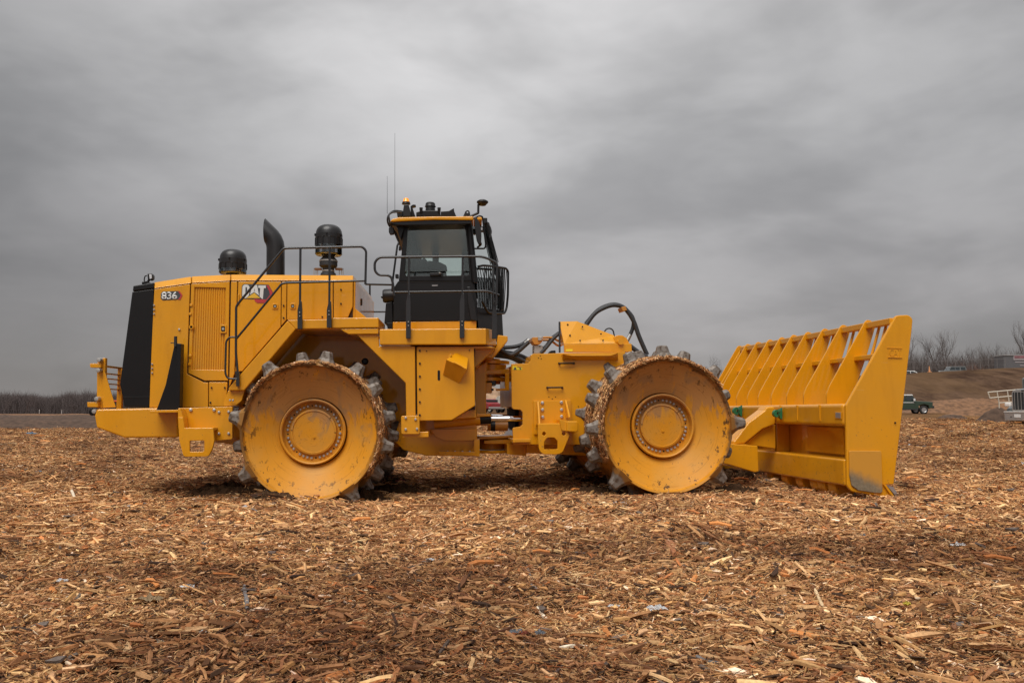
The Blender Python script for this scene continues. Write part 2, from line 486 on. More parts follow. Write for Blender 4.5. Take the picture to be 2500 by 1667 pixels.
def prism_bm(pts, ext, holes=None):
    """closed solid from a polygon (list of Vector) extruded by vector ext (or list of end points)"""
    bm = bmesh.new()
    if holes:
        edges = []
        for lp in [pts] + holes:
            vs_ = [bm.verts.new(p) for p in lp]
            edges += [bm.edges.new((vs_[i], vs_[(i + 1) % len(vs_)])) for i in range(len(vs_))]
        r = bmesh.ops.triangle_fill(bm, use_beauty=True, use_dissolve=False, edges=edges)
        faces = [f for f in r['geom'] if isinstance(f, bmesh.types.BMFace)]
        e = bmesh.ops.extrude_face_region(bm, geom=faces)
        vs2 = [v for v in e['geom'] if isinstance(v, bmesh.types.BMVert)]
        bmesh.ops.translate(bm, verts=vs2, vec=ext)
        bmesh.ops.dissolve_limit(bm, angle_limit=R(0.5), verts=bm.verts, edges=bm.edges)
        return bm
    a = [bm.verts.new(p) for p in pts]
    b = [bm.verts.new(p + ext) for p in pts] if isinstance(ext, Vector) else [bm.verts.new(p) for p in ext]
    bm.faces.new(a); bm.faces.new(b[::-1])
    n = len(pts)
    for i in range(n):
        bm.faces.new((a[i], b[i], b[(i + 1) % n], a[(i + 1) % n]))
    return bm
def plate(name, px, fr, y0, y1, mat, parent, bevel=0.008, holes=None, ys=None, **kw):
    """polygon traced at plane y0 of frame fr, extruded to y1; ys: per-corner y of the near face"""
    if ys: pts = [fr.pt(p[0], p[1], y) for p, y in zip(px, ys)]
    else: pts = [fr.pt(p[0], p[1], y0) for p in px]
    if ys: ext = [p + fr.l * (y1 - y) for p, y in zip(pts, ys)]
    else: ext = fr.l * (y1 - y0)
    hs = [[fr.pt(p[0], p[1], y0) for p in h] for h in holes] if holes else None
    return finish(name, prism_bm(pts, ext, hs), mat, parent, bevel, **kw)
def rounded(px, r, n=4, only=None):
    out = []
    m = len(px)
    for i in range(m):
        p0, p1, p2 = Vector(px[i - 1]), Vector(px[i]), Vector(px[(i + 1) % m])
        rr = r if (only is None or i in only) else 0
        if rr <= 0: out.append(tuple(p1)); continue
        d0, d2 = (p0 - p1), (p2 - p1)
        k = min(rr, d0.length * 0.45, d2.length * 0.45)
        a, c = p1 + d0.normalized() * k, p1 + d2.normalized() * k
        for j in range(n + 1):
            t = j / n
            q = a.lerp(p1, t).lerp(p1.lerp(c, t), t)
            out.append(tuple(q))
    return out
def fillet(pts, r, n=5):
    out = [pts[0]]
    for i in range(1, len(pts) - 1):
        p0, p1, p2 = pts[i - 1], pts[i], pts[i + 1]
        d0, d2 = p0 - p1, p2 - p1
        k = min(r, d0.length * 0.48, d2.length * 0.48)
        a, c = p1 + d0.normalized() * k, p1 + d2.normalized() * k
        for j in range(n + 1):
            t = j / n
            out.append(a.lerp(p1, t).lerp(p1.lerp(c, t), t))
    out.append(pts[-1])
    return out
def catmull(pts, n=6):
    out = []
    P = [pts[0] * 2 - pts[1]] + list(pts) + [pts[-1] * 2 - pts[-2]]
    for i in range(1, len(P) - 2):
        for j in range(n):
            t = j / n
            a, b, c, d = P[i - 1], P[i], P[i + 1], P[i + 2]
            out.append(0.5 * ((2 * b) + (c - a) * t + (2 * a - 5 * b + 4 * c - d) * t * t + (3 * b - a - 3 * c + d) * t ** 3))
    out.append(pts[-1])
    return out
def tube_into(bm, pts, r, n=8, cap=True):
    rings = []
    up = Vector((0.13, 0.31, 0.94))
    for i, p in enumerate(pts):
        d = (pts[min(i + 1, len(pts) - 1)] - pts[max(i - 1, 0)]).normalized()
        u = d.cross(up)
        if u.length < 0.15: u = d.cross(Vector((1, 0, 0)))
        u.normalize(); v = u.cross(d).normalized()
        up = v
        rr = r[i] if isinstance(r, (list, tuple)) else r
        rings.append([bm.verts.new(p + (u * math.cos(2 * math.pi * k / n) + v * math.sin(2 * math.pi * k / n)) * rr) for k in range(n)])
    for a, b in zip(rings, rings[1:]):
        for k in range(n):
            bm.faces.new((a[k], a[(k + 1) % n], b[(k + 1) % n], b[k]))
    if cap:
        bm.faces.new(rings[0][::-1]); bm.faces.new(rings[-1])
def tube(name, pts, r, mat, parent=None, n=8, **kw):
    bm = bmesh.new(); tube_into(bm, pts, r, n)
    return finish(name, bm, mat, parent, smooth=True, angle=50, **kw)
def box_into(bm, M, sx, sy, sz):
    """box centred in X,Y and Z of matrix M"""
    vs_ = [bm.verts.new(M @ Vector((x * sx / 2, y * sy / 2, z * sz / 2))) for x in (-1, 1) for y in (-1, 1) for z in (-1, 1)]
    for f in ((0, 1, 3, 2), (4, 6, 7, 5), (0, 4, 5, 1), (2, 3, 7, 6), (0, 2, 6, 4), (1, 5, 7, 3)):
        bm.faces.new([vs_[i] for i in f])
def box(name, M, s, mat, parent, bevel=0.006, **kw):
    bm = bmesh.new(); box_into(bm, M, *s)
    return finish(name, bm, mat, parent, bevel, **kw)
def lathe_bm(fr, x, z, prof, n=48):
    """profile [(radius, y)] turned about the frame's lateral axis through (x, z)"""
    bm = bmesh.new()
    rings = []
    for r, y in prof:
        if r < 1e-5: rings.append([bm.verts.new(fr.at(x, y, z))])
        else: rings.append([bm.verts.new(fr.at(x + r * math.cos(2 * math.pi * k / n), y, z + r * math.sin(2 * math.pi * k / n))) for k in range(n)])
    for a, b in zip(rings, rings[1:]):
        for k in range(n):
            k2 = (k + 1) % n
            if len(a) == 1 and len(b) == 1: continue
            if len(a) == 1: bm.faces.new((a[0], b[k], b[k2]))
            elif len(b) == 1: bm.faces.new((a[k], b[0], a[k2]))
            else: bm.faces.new((a[k], b[k], b[k2], a[k2]))
    return bm
def vlathe_bm(c, prof, n=32):
    """profile [(radius, z)] turned about the vertical through c"""
    bm = bmesh.new(); rings = []
    for r, z in prof:
        if r < 1e-5: rings.append([bm.verts.new((c.x, c.y, z))])
        else: rings.append([bm.verts.new((c.x + r * math.cos(2 * math.pi * k / n), c.y + r * math.sin(2 * math.pi * k / n), z)) for k in range(n)])
    for a, b in zip(rings, rings[1:]):
        for k in range(n):
            k2 = (k + 1) % n
            if len(a) == 1: bm.faces.new((a[0], b[k], b[k2]))
            elif len(b) == 1: bm.faces.new((a[k], b[0], a[k2]))
            else: bm.faces.new((a[k], b[k], b[k2], a[k2]))
    return bm
def zof(fr, py, y, px=1250):
    return fr.pt(px, py, y).z
BOLT = {}
def bolt(px, py, fr, y, parent, r=0.017, mat='zinc', name='bolt', h=0.018):
    """hexagon bolt head standing proud of plane y towards the camera"""
    key = (round(r, 4), mat, round(h, 4), name)
    p = fr.pt(px, py, y)
    x, yy, z = fr.loc(p)
    M = fr.mat(x, y, z)
    if key not in BOLT:
        bm = bmesh.new()
        a = [bm.verts.new((r * math.cos(R(60 * k)), 0.004, r * math.sin(R(60 * k)))) for k in range(6)]
        b = [bm.verts.new((r * math.cos(R(60 * k)), -h * 0.75, r * math.sin(R(60 * k)))) for k in range(6)]
        c = [bm.verts.new((r * 0.7 * math.cos(R(60 * k)), -h, r * 0.7 * math.sin(R(60 * k)))) for k in range(6)]
        bm.faces.new(a); bm.faces.new(c[::-1])
        for i in range(6):
            j = (i + 1) % 6
            bm.faces.new((a[i], b[i], b[j], a[j])); bm.faces.new((b[i], c[i], c[j], b[j]))
        BOLT[key] = finish(name, bm, mat, parent, M=M)
        return BOLT[key]
    return share(BOLT[key], name, parent, M)

# ================================================================== GROUND
def ground_mat():
    m, nt, b = new_mat('ground_mulch')
    N, L = nt.nodes, nt.links
    g = N.new('ShaderNodeNewGeometry')
    sp = N.new('ShaderNodeSeparateXYZ'); L.new(g.outputs['Position'], sp.inputs[0])
    def M(op, a, b_=None, c=None, clamp=False):
        q = N.new('ShaderNodeMath'); q.operation = op; q.use_clamp = clamp
        for i, v in enumerate((a, b_, c)):
            if v is None: continue
            if isinstance(v, (int, float)): q.inputs[i].default_value = v
            else: L.new(v, q.inputs[i])
        return q.outputs[0]
    def nz(scale, detail, rough=0.6, sca=(1, 1, 1), off=(0, 0, 0)):
        mp = N.new('ShaderNodeMapping'); mp.inputs['Scale'].default_value = sca; mp.inputs['Location'].default_value = off
        L.new(g.outputs['Position'], mp.inputs[0])
        t = N.new('ShaderNodeTexNoise'); t.inputs['Scale'].default_value = scale; t.inputs['Detail'].default_value = detail
        t.inputs['Roughness'].default_value = rough
        L.new(mp.outputs[0], t.inputs['Vector']); return t.outputs['Fac']
    def rm(x, a, c, d, e):
        q = N.new('ShaderNodeMapRange'); q.interpolation_type = 'SMOOTHSTEP'; L.new(x, q.inputs[0])
        for i, w in enumerate((a, c, d, e)): q.inputs[i + 1].default_value = w
        return q.outputs[0]
    def mix(f, a, c):
        q = N.new('ShaderNodeMix'); q.data_type = 'RGBA'
        if isinstance(f, (int, float)): q.inputs['Factor'].default_value = f
        else: L.new(f, q.inputs['Factor'])
        for nm, v in (('A', a), ('B', c)):
            if isinstance(v, tuple): q.inputs[nm].default_value = (*v, 1)
            else: L.new(v, q.inputs[nm])
        return q.outputs['Result']
    # near: dark fines between the chips; farther: chips too small to tell apart
    fines = mix(rm(nz(16, 8, 0.75), 0.36, 0.62, 0, 1), (0.030, 0.016, 0.008), (0.115, 0.058, 0.026))
    speck = nz(6.5, 9, 0.82)
    chips = mix(rm(speck, 0.40, 0.58, 0, 1), (0.085, 0.045, 0.022), (0.30, 0.165, 0.075))
    chips = mix(rm(speck, 0.60, 0.68, 0, 1), chips, (0.52, 0.35, 0.20))
    chips = mix(rm(nz(0.22, 4, 0.55), 0.42, 0.62, 0, 0.75), chips, (0.085, 0.052, 0.032))
    dist = M('ADD', sp.outputs[1], 0.0)
    mulch = mix(rm(dist, 14, 30, 0, 1), fines, chips)
    # bare dark soil with orange chip windrows behind the field on the western side
    soil = mix(rm(nz(0.5, 9, 0.78, (0.35, 1, 1)), 0.38, 0.62, 0, 1), (0.042, 0.027, 0.019), (0.15, 0.094, 0.064))
    strip = mix(rm(nz(0.2, 6, 0.7), 0.4, 0.6, 0, 1), (0.30, 0.145, 0.06), (0.16, 0.085, 0.045))
    ax = M('DIVIDE', sp.outputs[0], M('MAXIMUM', sp.outputs[1], 5.0))
    west = rm(ax, -0.36, -0.26, 1, 0)
    wob = M('MULTIPLY_ADD', M('SUBTRACT', nz(0.05, 4), 0.5), 60.0, dist)
    wsoil = M('MULTIPLY', rm(wob, 44, 54, 0, 1), west)
    c1 = mix(wsoil, mulch, soil)
    c2 = mix(M('MULTIPLY', rm(wob, 150, 170, 0, 1), west), c1, strip)
    c3 = mix(M('MULTIPLY', rm(wob, 330, 400, 0, 1), west), c2, soil)
    # eastern side: soil lane, dry grass bank
    east = rm(ax, -0.30, -0.2, 0, 1)
    lane = M('MULTIPLY', rm(wob, 62, 84, 0, 1), east)
    c4 = mix(M('MULTIPLY', lane, rm(nz(0.13, 5), 0.40, 0.55, 0.15, 0.95)), c3, mix(rm(nz(0.5, 7, 0.7), 0.4, 0.6, 0, 1), (0.17, 0.085, 0.042), (0.085, 0.05, 0.03)))
    bank = mix(rm(nz(0.35, 8, 0.72, (1, 0.35, 1)), 0.34, 0.66, 0, 1), (0.045, 0.027, 0.019), (0.125, 0.077, 0.050))
    bank = mix(rm(nz(0.09, 4, 0.6), 0.45, 0.62, 0, 0.6), bank, (0.135, 0.082, 0.045))
    c5 = mix(M('MULTIPLY', rm(wob, 96, 104, 0, 1), east), c4, bank)
    L.new(c5, b.inputs['Base Color'])
    b.inputs['Roughness'].default_value = 1.0
    b.inputs['Specular IOR Level'].default_value = 0.0
    bp = N.new('ShaderNodeBump'); bp.inputs['Strength'].default_value = 0.9; bp.inputs['Distance'].default_value = 0.06
    L.new(speck, bp.inputs['Height']); L.new(bp.outputs[0], b.inputs['Normal'])
ground_mat()
def build_ground():
    ys = [-7.0]
    while ys[-1] < 3500:
        y = ys[-1]
        ys.append(y + (0.12 if y < 18 else 0.12 + (y - 18) * 0.018))
    nx = 260
    verts = []
    for y in ys:
        w = 9.0 + max(y, 0) * 1.05
        for i in range(nx + 1):
            u = -1 + 2 * i / nx
            x = w * u
            verts.append((x, y, terrain(x, y)))
    n1 = nx + 1
    faces = [(j * n1 + i, j * n1 + i + 1, (j + 1) * n1 + i + 1, (j + 1) * n1 + i) for j in range(len(ys) - 1) for i in range(nx)]
    me = bpy.data.meshes.new('ground')
    me.from_pydata(verts, [], faces)
    for p in me.polygons: p.use_smooth = True
    me.materials.append(MATS['ground_mulch'])
    o = bpy.data.objects.new('ground', me)
    place(o, None, Matrix.Identity(4))
    tag(o, 'brown mulch field rising to a dry grass bank', kind='structure')
build_ground()

# ================================================================== COMPACTOR
comp = empty('landfill_compactor', (0.0, YC, 0.0))
tag(comp, 'yellow landfill compactor with spiked steel drums and slatted blade on wood chips', 'compactor')

# ---- engine enclosure -------------------------------------------------
HS = -1.15
plate('engine_enclosure', [(378, 707), (467, 694), (563, 688), (861, 688), (861, 776), (700, 800), (600, 906), (575, 990), (367, 994)],
      RF, HS, 1.15, 'seam', comp, 0.0)
plate('hood_top', [(376, 689.5), (466, 675), (466.4, 691.2), (376, 704)], RF, -1.17, 1.15, 'yellow', comp, 0.012,
      ys=[-1.10, -1.10, -1.185, -1.185])
plate('hood_top', [(467.6, 674.8), (562, 670.3), (562, 685.2), (467.8, 691)], RF, -1.17, 1.15, 'yellow', comp, 0.012,
      ys=[-1.10, -1.10, -1.185, -1.185])
plate('hood_top', [(563.6, 670.2), (862.6, 672.4), (862, 684.8), (563.6, 685.1)], RF, -1.17, 1.15, 'yellow', comp, 0.012,
      ys=[-1.10, -1.10, -1.185, -1.185])
def side_panel(px, name='side_panel', y=-1.178, **kw):
    return plate(name, px, RF, y, HS + 0.001, 'yellow', comp, 0.006, **kw)
rear_panel = side_panel([(376.6, 706), (464, 693.6), (462, 741), (456.6, 898), (456.6, 912.6), (497, 933.2), (508, 933.2), (508, 994), (364.5, 994.5), (368, 900), (372, 800)])
gdoor = side_panel([(466.6, 693), (560.3, 687), (556.2, 929), (499, 929), (459.8, 910.8), (459.8, 898), (465, 741)], 'grille_door',
                   holes=[[(474.5, 701), (551, 703), (547.2, 903), (466.9, 902)]])
side_panel([(510, 932.6), (555, 932.6), (552, 992), (510, 992)], 'access_panel')
side_panel([(564, 687.6), (579.4, 687.6), (572, 912), (559.4, 945)], 'side_strip')
cat_door = side_panel([(581.6, 687.6), (686.2, 687.6), (685, 798), (591, 906), (574.6, 906)], 'engine_door')
side_panel([(688, 687.6), (699.6, 687.6), (698.5, 781), (686.6, 795)], 'side_strip')
door2 = side_panel([(701.4, 687.6), (812.4, 687.6), (812.4, 779), (700.4, 780.5)], 'engine_door')
side_panel([(814.6, 687.6), (861.4, 687.2), (861, 748), (849.5, 774.5), (814.6, 777)])
# front wall of the enclosure (seen at a grazing angle) and its sloping foot
xf = RF.pt(862, 720, -1.16).x
zt, zb = zof(RF, 686, -1.16, 862), zof(RF, 777, -1.16, 862)
box('end_panel', Matrix.Translation((xf + 0.016, YC, (zt + zb) / 2)), (0.03, 2.30, zt - zb), 'yellow', comp, 0.01)
for dy in (-0.5,):
    box('latch', Matrix.Translation((xf + 0.036, YC + dy, (zt + zb) / 2 + 0.05)), (0.02, 0.03, 0.1), 'black', comp, 0.004)
plate('sloping_foot', [(861, 748), (898, 778), (849, 778)], RF, -1.14, 1.1, 'yellow', comp, 0.006)

# corrugated grille in the door
def corrugated():
    c = [RF.pt(*p, -1.165) for p in [(474.5, 701), (551, 703), (547.2, 903), (466.9, 902)]]
    bm = bmesh.new()
    n = 14
    prof = []
    for k in range(n):
        for t, dy in ((0.0, 0.0), (0.30, 0.0), (0.42, 0.012), (0.88, 0.012)):
            prof.append(((k + t) / n, dy))
    prof.append((1.0, 0.0))
    top, bot, tb, bb = [], [], [], []
    for t, dy in prof:
        off = RF.l * dy
        top.append(bm.verts.new(c[0].lerp(c[1], t) + off)); bot.append(bm.verts.new(c[3].lerp(c[2], t) + off))
        tb.append(bm.verts.new(c[0].lerp(c[1], t) + RF.l * 0.04)); bb.append(bm.verts.new(c[3].lerp(c[2], t) + RF.l * 0.04))
    for i in range(len(prof) - 1):
        bm.faces.new((top[i], bot[i], bot[i + 1], top[i + 1]))
        bm.faces.new((tb[i], tb[i + 1], bb[i + 1], bb[i]))
        bm.faces.new((top[i], top[i + 1], tb[i + 1], tb[i])); bm.faces.new((bot[i], bb[i], bb[i + 1], bot[i + 1]))
    o = finish('corrugated_grille', bm, 'yellow_dusty', gdoor)
corrugated()
def latch(px0, py0, px1, py1, parent, y=-1.18):
    plate('latch', rounded([(px0, py0), (px1, py0), (px1, py1), (px0, py1)], 3), RF, y - 0.012, y + 0.004, 'yellow', parent, 0.003)
    cx, cy = (px0 + px1) / 2, (py0 + py1) / 2
    w, h = (px1 - px0) * 0.28, (py1 - py0) * 0.30
    plate('latch_recess', rounded([(cx - w, cy - h), (cx + w, cy - h), (cx + w, cy + h), (cx - w, cy + h)], 2), RF, y - 0.0145, y - 0.010, 'hole', parent, 0)
    plate('latch_paddle', [(cx - w * 0.6, cy - h * 0.45), (cx + w * 0.6, cy - h * 0.45), (cx + w * 0.6, cy + h * 0.5), (cx - w * 0.6, cy + h * 0.5)], RF, y - 0.020, y - 0.0155, 'zinc', parent, 0)
latch(536, 792, 553, 813, gdoor)
latch(664, 741, 678.5, 754, cat_door)
latch(708, 740.5, 721, 754, door2)
for x, y in ((466, 744.5), (464, 766), (463.5, 869), (462, 889)):
    plate('hinge', rounded([(x - 3.2, y - 3), (x + 3.2, y - 3), (x + 3.2, y + 3), (x - 3.2, y + 3)], 1.5), RF, -1.195, -1.176, 'yellow', gdoor, 0.003)
x_, _, z_ = RF.loc(RF.pt(467.8, 798.4, -1.18))
finish('lock_ring', lathe_bm(RF, x_, z_, [(0.0, -1.178), (0.016, -1.178), (0.018, -1.2), (0.030, -1.2), (0.034, -1.178)], 20), 'yellow', gdoor)
finish('lock_bore', lathe_bm(RF, x_, z_, [(0.0, -1.1785), (0.0155, -1.1785), (0.0155, -1.19), (0.0, -1.19)], 16), 'hole', gdoor)
for p in ((376.5, 745.5), (376.5, 756), (376.5, 766.5), (372, 889), (372, 899.5), (372, 910.5)):
    bolt(p[0], p[1], RF, -1.18, rear_panel, 0.013)
bolt(438, 804.5, RF, -1.18, rear_panel, 0.016)
for p in ((516.6, 946), (549, 946), (514, 982)):
    bolt(p[0], p[1], RF, -1.18, comp, 0.012, 'charcoal')
for p in ((692.5, 746), (692.5, 776), (832.5, 707), (832.5, 741.5), (787, 773.5)):
    bolt(p[0], p[1], RF, -1.18, comp, 0.012, 'charcoal')
plate('hinge_bar', [(580.4, 718), (583.2, 718), (583, 742), (579.8, 742)], RF, -1.20, -1.176, 'yellow', cat_door, 0.003)

# decals
def zc(pts): return [(560 + x / 14.936, 670 + y / 14.936) for x, y in pts]
def decal(name, px, mat, y, parent, holes=None):
    return plate(name, px, RF, y, y + 0.0016, mat, parent, 0, holes=holes)
decal('decal_ground', zc([(440, 780), (452, 440), (490, 375), (540, 348), (1430, 375), (1590, 650), (1500, 800), (1330, 915), (540, 890), (470, 860)]), 'dark_decal', -1.181, cat_door)
decal('decal_stripe', zc([(1345, 398), (1425, 396), (1578, 655), (1500, 800), (1345, 1000), (1290, 1045), (1010, 1035), (945, 985), (890, 890), (1120, 905), (1340, 915), (1480, 745), (1450, 600)]), 'red_decal', -1.1835, cat_door)
decal('letter', zc([(468, 780), (478, 450), (505, 400), (545, 374), (650, 374), (705, 405), (738, 470), (734, 560), (650, 600), (640, 480), (622, 455), (598, 460), (588, 500), (578, 740), (590, 775), (612, 770), (628, 730), (640, 690), (728, 655), (712, 760), (655, 825), (600, 862), (520, 866), (480, 840)]), 'white_decal', -1.186, cat_door)
decal('letter', zc([(900, 385), (1010, 385), (1078, 765), (905, 640), (750, 742), (800, 560)]), 'white_decal', -1.186, cat_door,
      holes=[zc([(918, 500), (895, 610), (930, 604)])])
decal('letter', zc([(1058, 398), (1332, 402), (1328, 500), (1252, 502), (1222, 888), (1190, 888), (1100, 808), (1125, 498), (1052, 488)]), 'white_decal', -1.186, cat_door)
decal('triangle_mark', zc([(908, 668), (1128, 862), (610, 862)]), 'yellow_decal', -1.186, cat_door)
def text_mesh(name, body, px0, py0, px1, py1, fr, y, mat, parent, offset=0.0, thick=0.0015, skew=0.0):
    cu = bpy.data.curves.new(name, 'FONT'); cu.body = body; cu.offset = offset; cu.resolution_u = 3; cu.space_character = 0.93
    ob = bpy.data.objects.new(name + '_tmp', cu); COL.objects.link(ob)
    dg = bpy.context.evaluated_depsgraph_get(); dg.update()
    me = bpy.data.meshes.new_from_object(ob.evaluated_get(dg))
    bpy.data.objects.remove(ob)
    bm = bmesh.new(); bm.from_mesh(me)
    lo = [min(v.co[i] for v in bm.verts) for i in (0, 1)]; hi = [max(v.co[i] for v in bm.verts) for i in (0, 1)]
    for v in bm.verts:
        u = (v.co.x - lo[0]) / (hi[0] - lo[0]); w = (v.co.y - lo[1]) / (hi[1] - lo[1])
        v.co = fr.pt(px0 + (px1 - px0) * u, py1 + (py0 - py1) * w, y)
    e = bmesh.ops.extrude_face_region(bm, geom=list(bm.faces))
    bmesh.ops.translate(bm, verts=[v for v in e['geom'] if isinstance(v, bmesh.types.BMVert)], vec=fr.l * thick)
    return finish(name, bm, mat, parent)
def za(pts): return [(200 + x / 5.2275, 640 + y / 5.2275) for x, y in pts]
decal('decal_ground', za([(1008, 400), (1030, 375), (1240, 368), (1280, 420), (1255, 475), (1030, 488), (1005, 460)]), 'dark_decal', -1.181, rear_panel)
decal('decal_stripe', za([(1226, 372), (1246, 370), (1282, 420), (1258, 475), (1222, 480), (1248, 450), (1262, 422)]), 'red_decal', -1.1835, rear_panel)
text_mesh('model_number', '836', 394.2, 712.2, 432.6, 731.4, RF, -1.186, 'white_decal', rear_panel, 0.022)

# ---- rear radiator guard ----------------------------------------------
plate('radiator_guard', [(322.4, 712), (375.4, 705), (374.5, 760), (370, 880), (364.5, 993.5), (303.3, 993.5), (292.6, 938), (293.7, 927)], RF, -1.16, 1.16, 'black', comp, 0.012)
plate('guard_cap', [(325, 697.4), (375, 689.6), (375.6, 703.6), (323.4, 711)], RF, -1.17, 1.17, 'black', comp, 0.012)
plate('guard_strip', [(300, 968), (364.5, 967), (364.5, 969), (300.2, 970)], RF, -1.165, -1.158, 'charcoal', comp, 0)
for p in ((376, 744), (376, 906)):
    plate('hinge', [(371, p[1] - 4), (375.6, p[1] - 4), (375.2, p[1] + 26), (368, p[1] + 26)], RF, -1.172, -1.16, 'black', comp, 0.002)
# work light on the cap
wl = plate('work_light', rounded([(359.5, 668), (369, 667), (372, 672), (371.5, 681), (365, 684), (360, 681)], 2), RF, -0.9, -0.8, 'black_satin', comp, 0.01)
plate('lens', rounded([(364, 669), (370, 669.5), (370.6, 679.5), (365.6, 681.5)], 2), RF, -0.905, -0.9, 'light_lens', wl, 0)
tube('bracket', [RF.pt(364, 683, -0.85), RF.pt(360, 691, -0.85), RF.pt(350, 701, -0.85)], 0.018, 'black', wl)
tube('wire', catmull([RF.pt(359, 694, -0.88), RF.pt(352.5, 686, -0.88), RF.pt(354, 675, -0.88), RF.pt(359, 673, -0.88)]), 0.008, 'black', wl)
plate('clamp', [(346, 688), (358, 686), (358, 692), (346, 694)], RF, -0.95, -0.7, 'black', wl, 0.006)

# ---- rear bumper, hinge guard ------------------------------------------
plate('bumper', [(236, 998.5), (365, 995.8), (434.4, 995.5), (434.4, 1067.4), (303.3, 1068.3), (235.4, 1043.5), (230.6, 1015)], RF, -1.25, 1.25, 'yellow', comp, 0.02)
plate('bumper_ledge', [(364.5, 1001.5), (434.2, 1000), (434.2, 1006.5), (366, 1007.5)], RF, -1.55, -1.251, 'yellow', comp, 0.006)
gd = plate('guard_post', [(238, 880), (250, 874), (257.4, 873.4), (256.5, 915), (250.7, 996), (235.8, 996), (236.6, 910)], RF, -1.15, -1.08, 'yellow', comp, 0.006)
plate('gusset', [(251.5, 900), (258, 914), (270, 955), (282.3, 994), (250.9, 995.6)], RF, -1.17, -1.151, 'yellow', gd, 0.004)
for a, b in (((219, 887), (246, 897)), ((212.4, 981.3), (239, 993.7))):
    plate('hinge_lug', [a, (b[0], a[1]), b, (a[0] + 1, b[1])], RF, -1.21, -1.09, 'yellow', gd, 0.006)
for p in ((243, 879), (241.5, 904), (237.5, 973.6), (231.5, 1004)):
    x, _, z = RF.loc(RF.pt(p[0], p[1], -1.2))
    finish('hinge_pin', lathe_bm(RF, x, z, [(0, -1.24), (0.028, -1.235), (0.034, -1.2), (0.034, -1.15), (0, -1.15)], 14), 'zinc', gd, smooth=True)
finish('coupling', lathe_bm(RF, *[RF.loc(RF.pt(228, 1006, -1.15))[i] for i in (0, 2)], [(0, -1.2), (0.045, -1.19), (0.05, -1.05), (0, -1.05)], 14), 'black', gd, smooth=True)
for py, th in ((894, 5.0), (911.6, 3.4), (924, 3.0), (936.5, 3.0), (949, 3.0)):
    c0 = RF.pt(258.5, py, -1.1)
    hz = th / 190.0
    box('guard_rung', Matrix.Translation((c0.x - 0.01, YC, c0.z)), (0.05, 2.2, hz), 'yellow', gd, 0.004)
c0 = RF.pt(294, 940, -0.6)
box('guard_upright', Matrix.Translation((c0.x, YC - 0.6, 1.43)), (0.07, 0.06, 0.62), 'yellow', gd, 0.005)
c0 = RF.pt(257, 900, 1.1)
box('guard_upright', Matrix.Translation((RF.pt(247, 940, -1.1).x, YC + 1.1, 1.43)), (0.10, 0.08, 0.66), 'yellow', gd, 0.005)

# ---- black tapered gusset with handle ----------------------------------
bg_ = plate('mud_flap', [(425, 845), (430, 838), (442, 839), (440, 930), (438, 1000.5), (381, 1001.5), (386, 990), (404, 940)], RF, -1.32, -1.28, 'black', comp, 0.004)
plate('flap_return', [(432, 838), (442, 839), (438, 1000), (429, 1000)], RF, -1.45, -1.321, 'black', bg_, 0.004)
tube('grab_peg', [RF.pt(428.6, 846, -1.36), RF.pt(428.6, 835, -1.36), RF.pt(428.8, 821, -1.36)], 0.021, 'rubber', bg_)
tube('peg_rod', [RF.pt(416.8, 837, -1.36), RF.pt(430, 837.5, -1.36)], 0.007, 'black', bg_)

# ---- step bracket --------------------------------------------------------
sb = plate('step_bracket', rounded([(435, 996), (567.3, 992), (567.3, 1072), (521.4, 1076), (437, 1072)], 4, only=(1, 2)), RF, -1.62, -1.56, 'yellow', comp, 0.006)
st_pts = [(434, 1017), (447, 1019), (450, 1044.5), (520, 1044.5), (523, 1076), (518.5, 1095), (509, 1114), (448, 1115), (437, 1074)]
plate('step', rounded(st_pts, 7, only=(5, 6, 7)), RF, -1.85, -1.81, 'yellow', sb, 0.006, holes=[rounded([(463, 1075.5), (498.6, 1075), (498.2, 1102), (463, 1102.6)], 3)])
plate('step_tread', [(448, 1044), (521, 1044), (521, 1050), (448, 1050)], RF, -1.809, -1.621, 'yellow_dusty', sb, 0.003)
plate('step_side', [(434, 998), (440, 997), (447, 1019), (450, 1060), (437, 1072)], RF, -1.8, -1.621, 'yellow', sb, 0.003)
for p, rr in (((466, 1000.5), 0.024), ((523, 1000.5), 0.022), ((535, 1006), 0.018), ((558.5, 1005), 0.018), ((535, 1058.5), 0.018), ((558.5, 1058), 0.018)):
    bolt(p[0], p[1], RF, -1.622, sb, rr)
for p in ((562, 977), (569, 977)):
    bolt(p[0], p[1], RF, -1.6, comp, 0.016)
plate('cover_plate', [(557, 953), (597, 953), (590, 978), (575, 990), (546, 992), (546, 985), (553, 965)], RF, -1.56, -1.2, 'yellow', comp, 0.006)

# ---- fender and platform -------------------------------------------------
fen = plate('fender', [(702, 782.5), (722, 803), (596, 953), (557.5, 953), (558.5, 946), (593, 906.5)], RF, -1.62, -1.10, 'yellow', comp, 0.012)
plate('fender_deck', [(701.5, 781), (809, 779), (809, 802), (721, 803)], RF, -1.622, -1.0, 'yellow', fen, 0.01)
plate('deck_box', [(810, 775.6), (924.4, 775.4), (924.4, 799.6), (810, 801)], RF, -1.615, -0.75, 'yellow', comp, 0.012)
plate('deck_lip', [(830, 802), (923.6, 801.4), (923.6, 815), (851, 815.5), (838, 809)], RF, -1.60, -0.75, 'yellow', comp, 0.008)
plate('arch_liner', [(598, 950), (722, 801), (872, 801), (992, 935), (992, 1066), (560, 1066)], RF, -0.62, -0.55, 'yellow', comp, 0)
plate('arch_roof', [(722, 801), (872, 801), (872, 805), (722, 805)], RF, -1.55, -0.6, 'yellow', comp, 0)
tube('liner_pipe', [RF.pt(560, 1000, -0.7), RF.pt(700, 830, -0.7)], 0.02, 'yellow', comp)
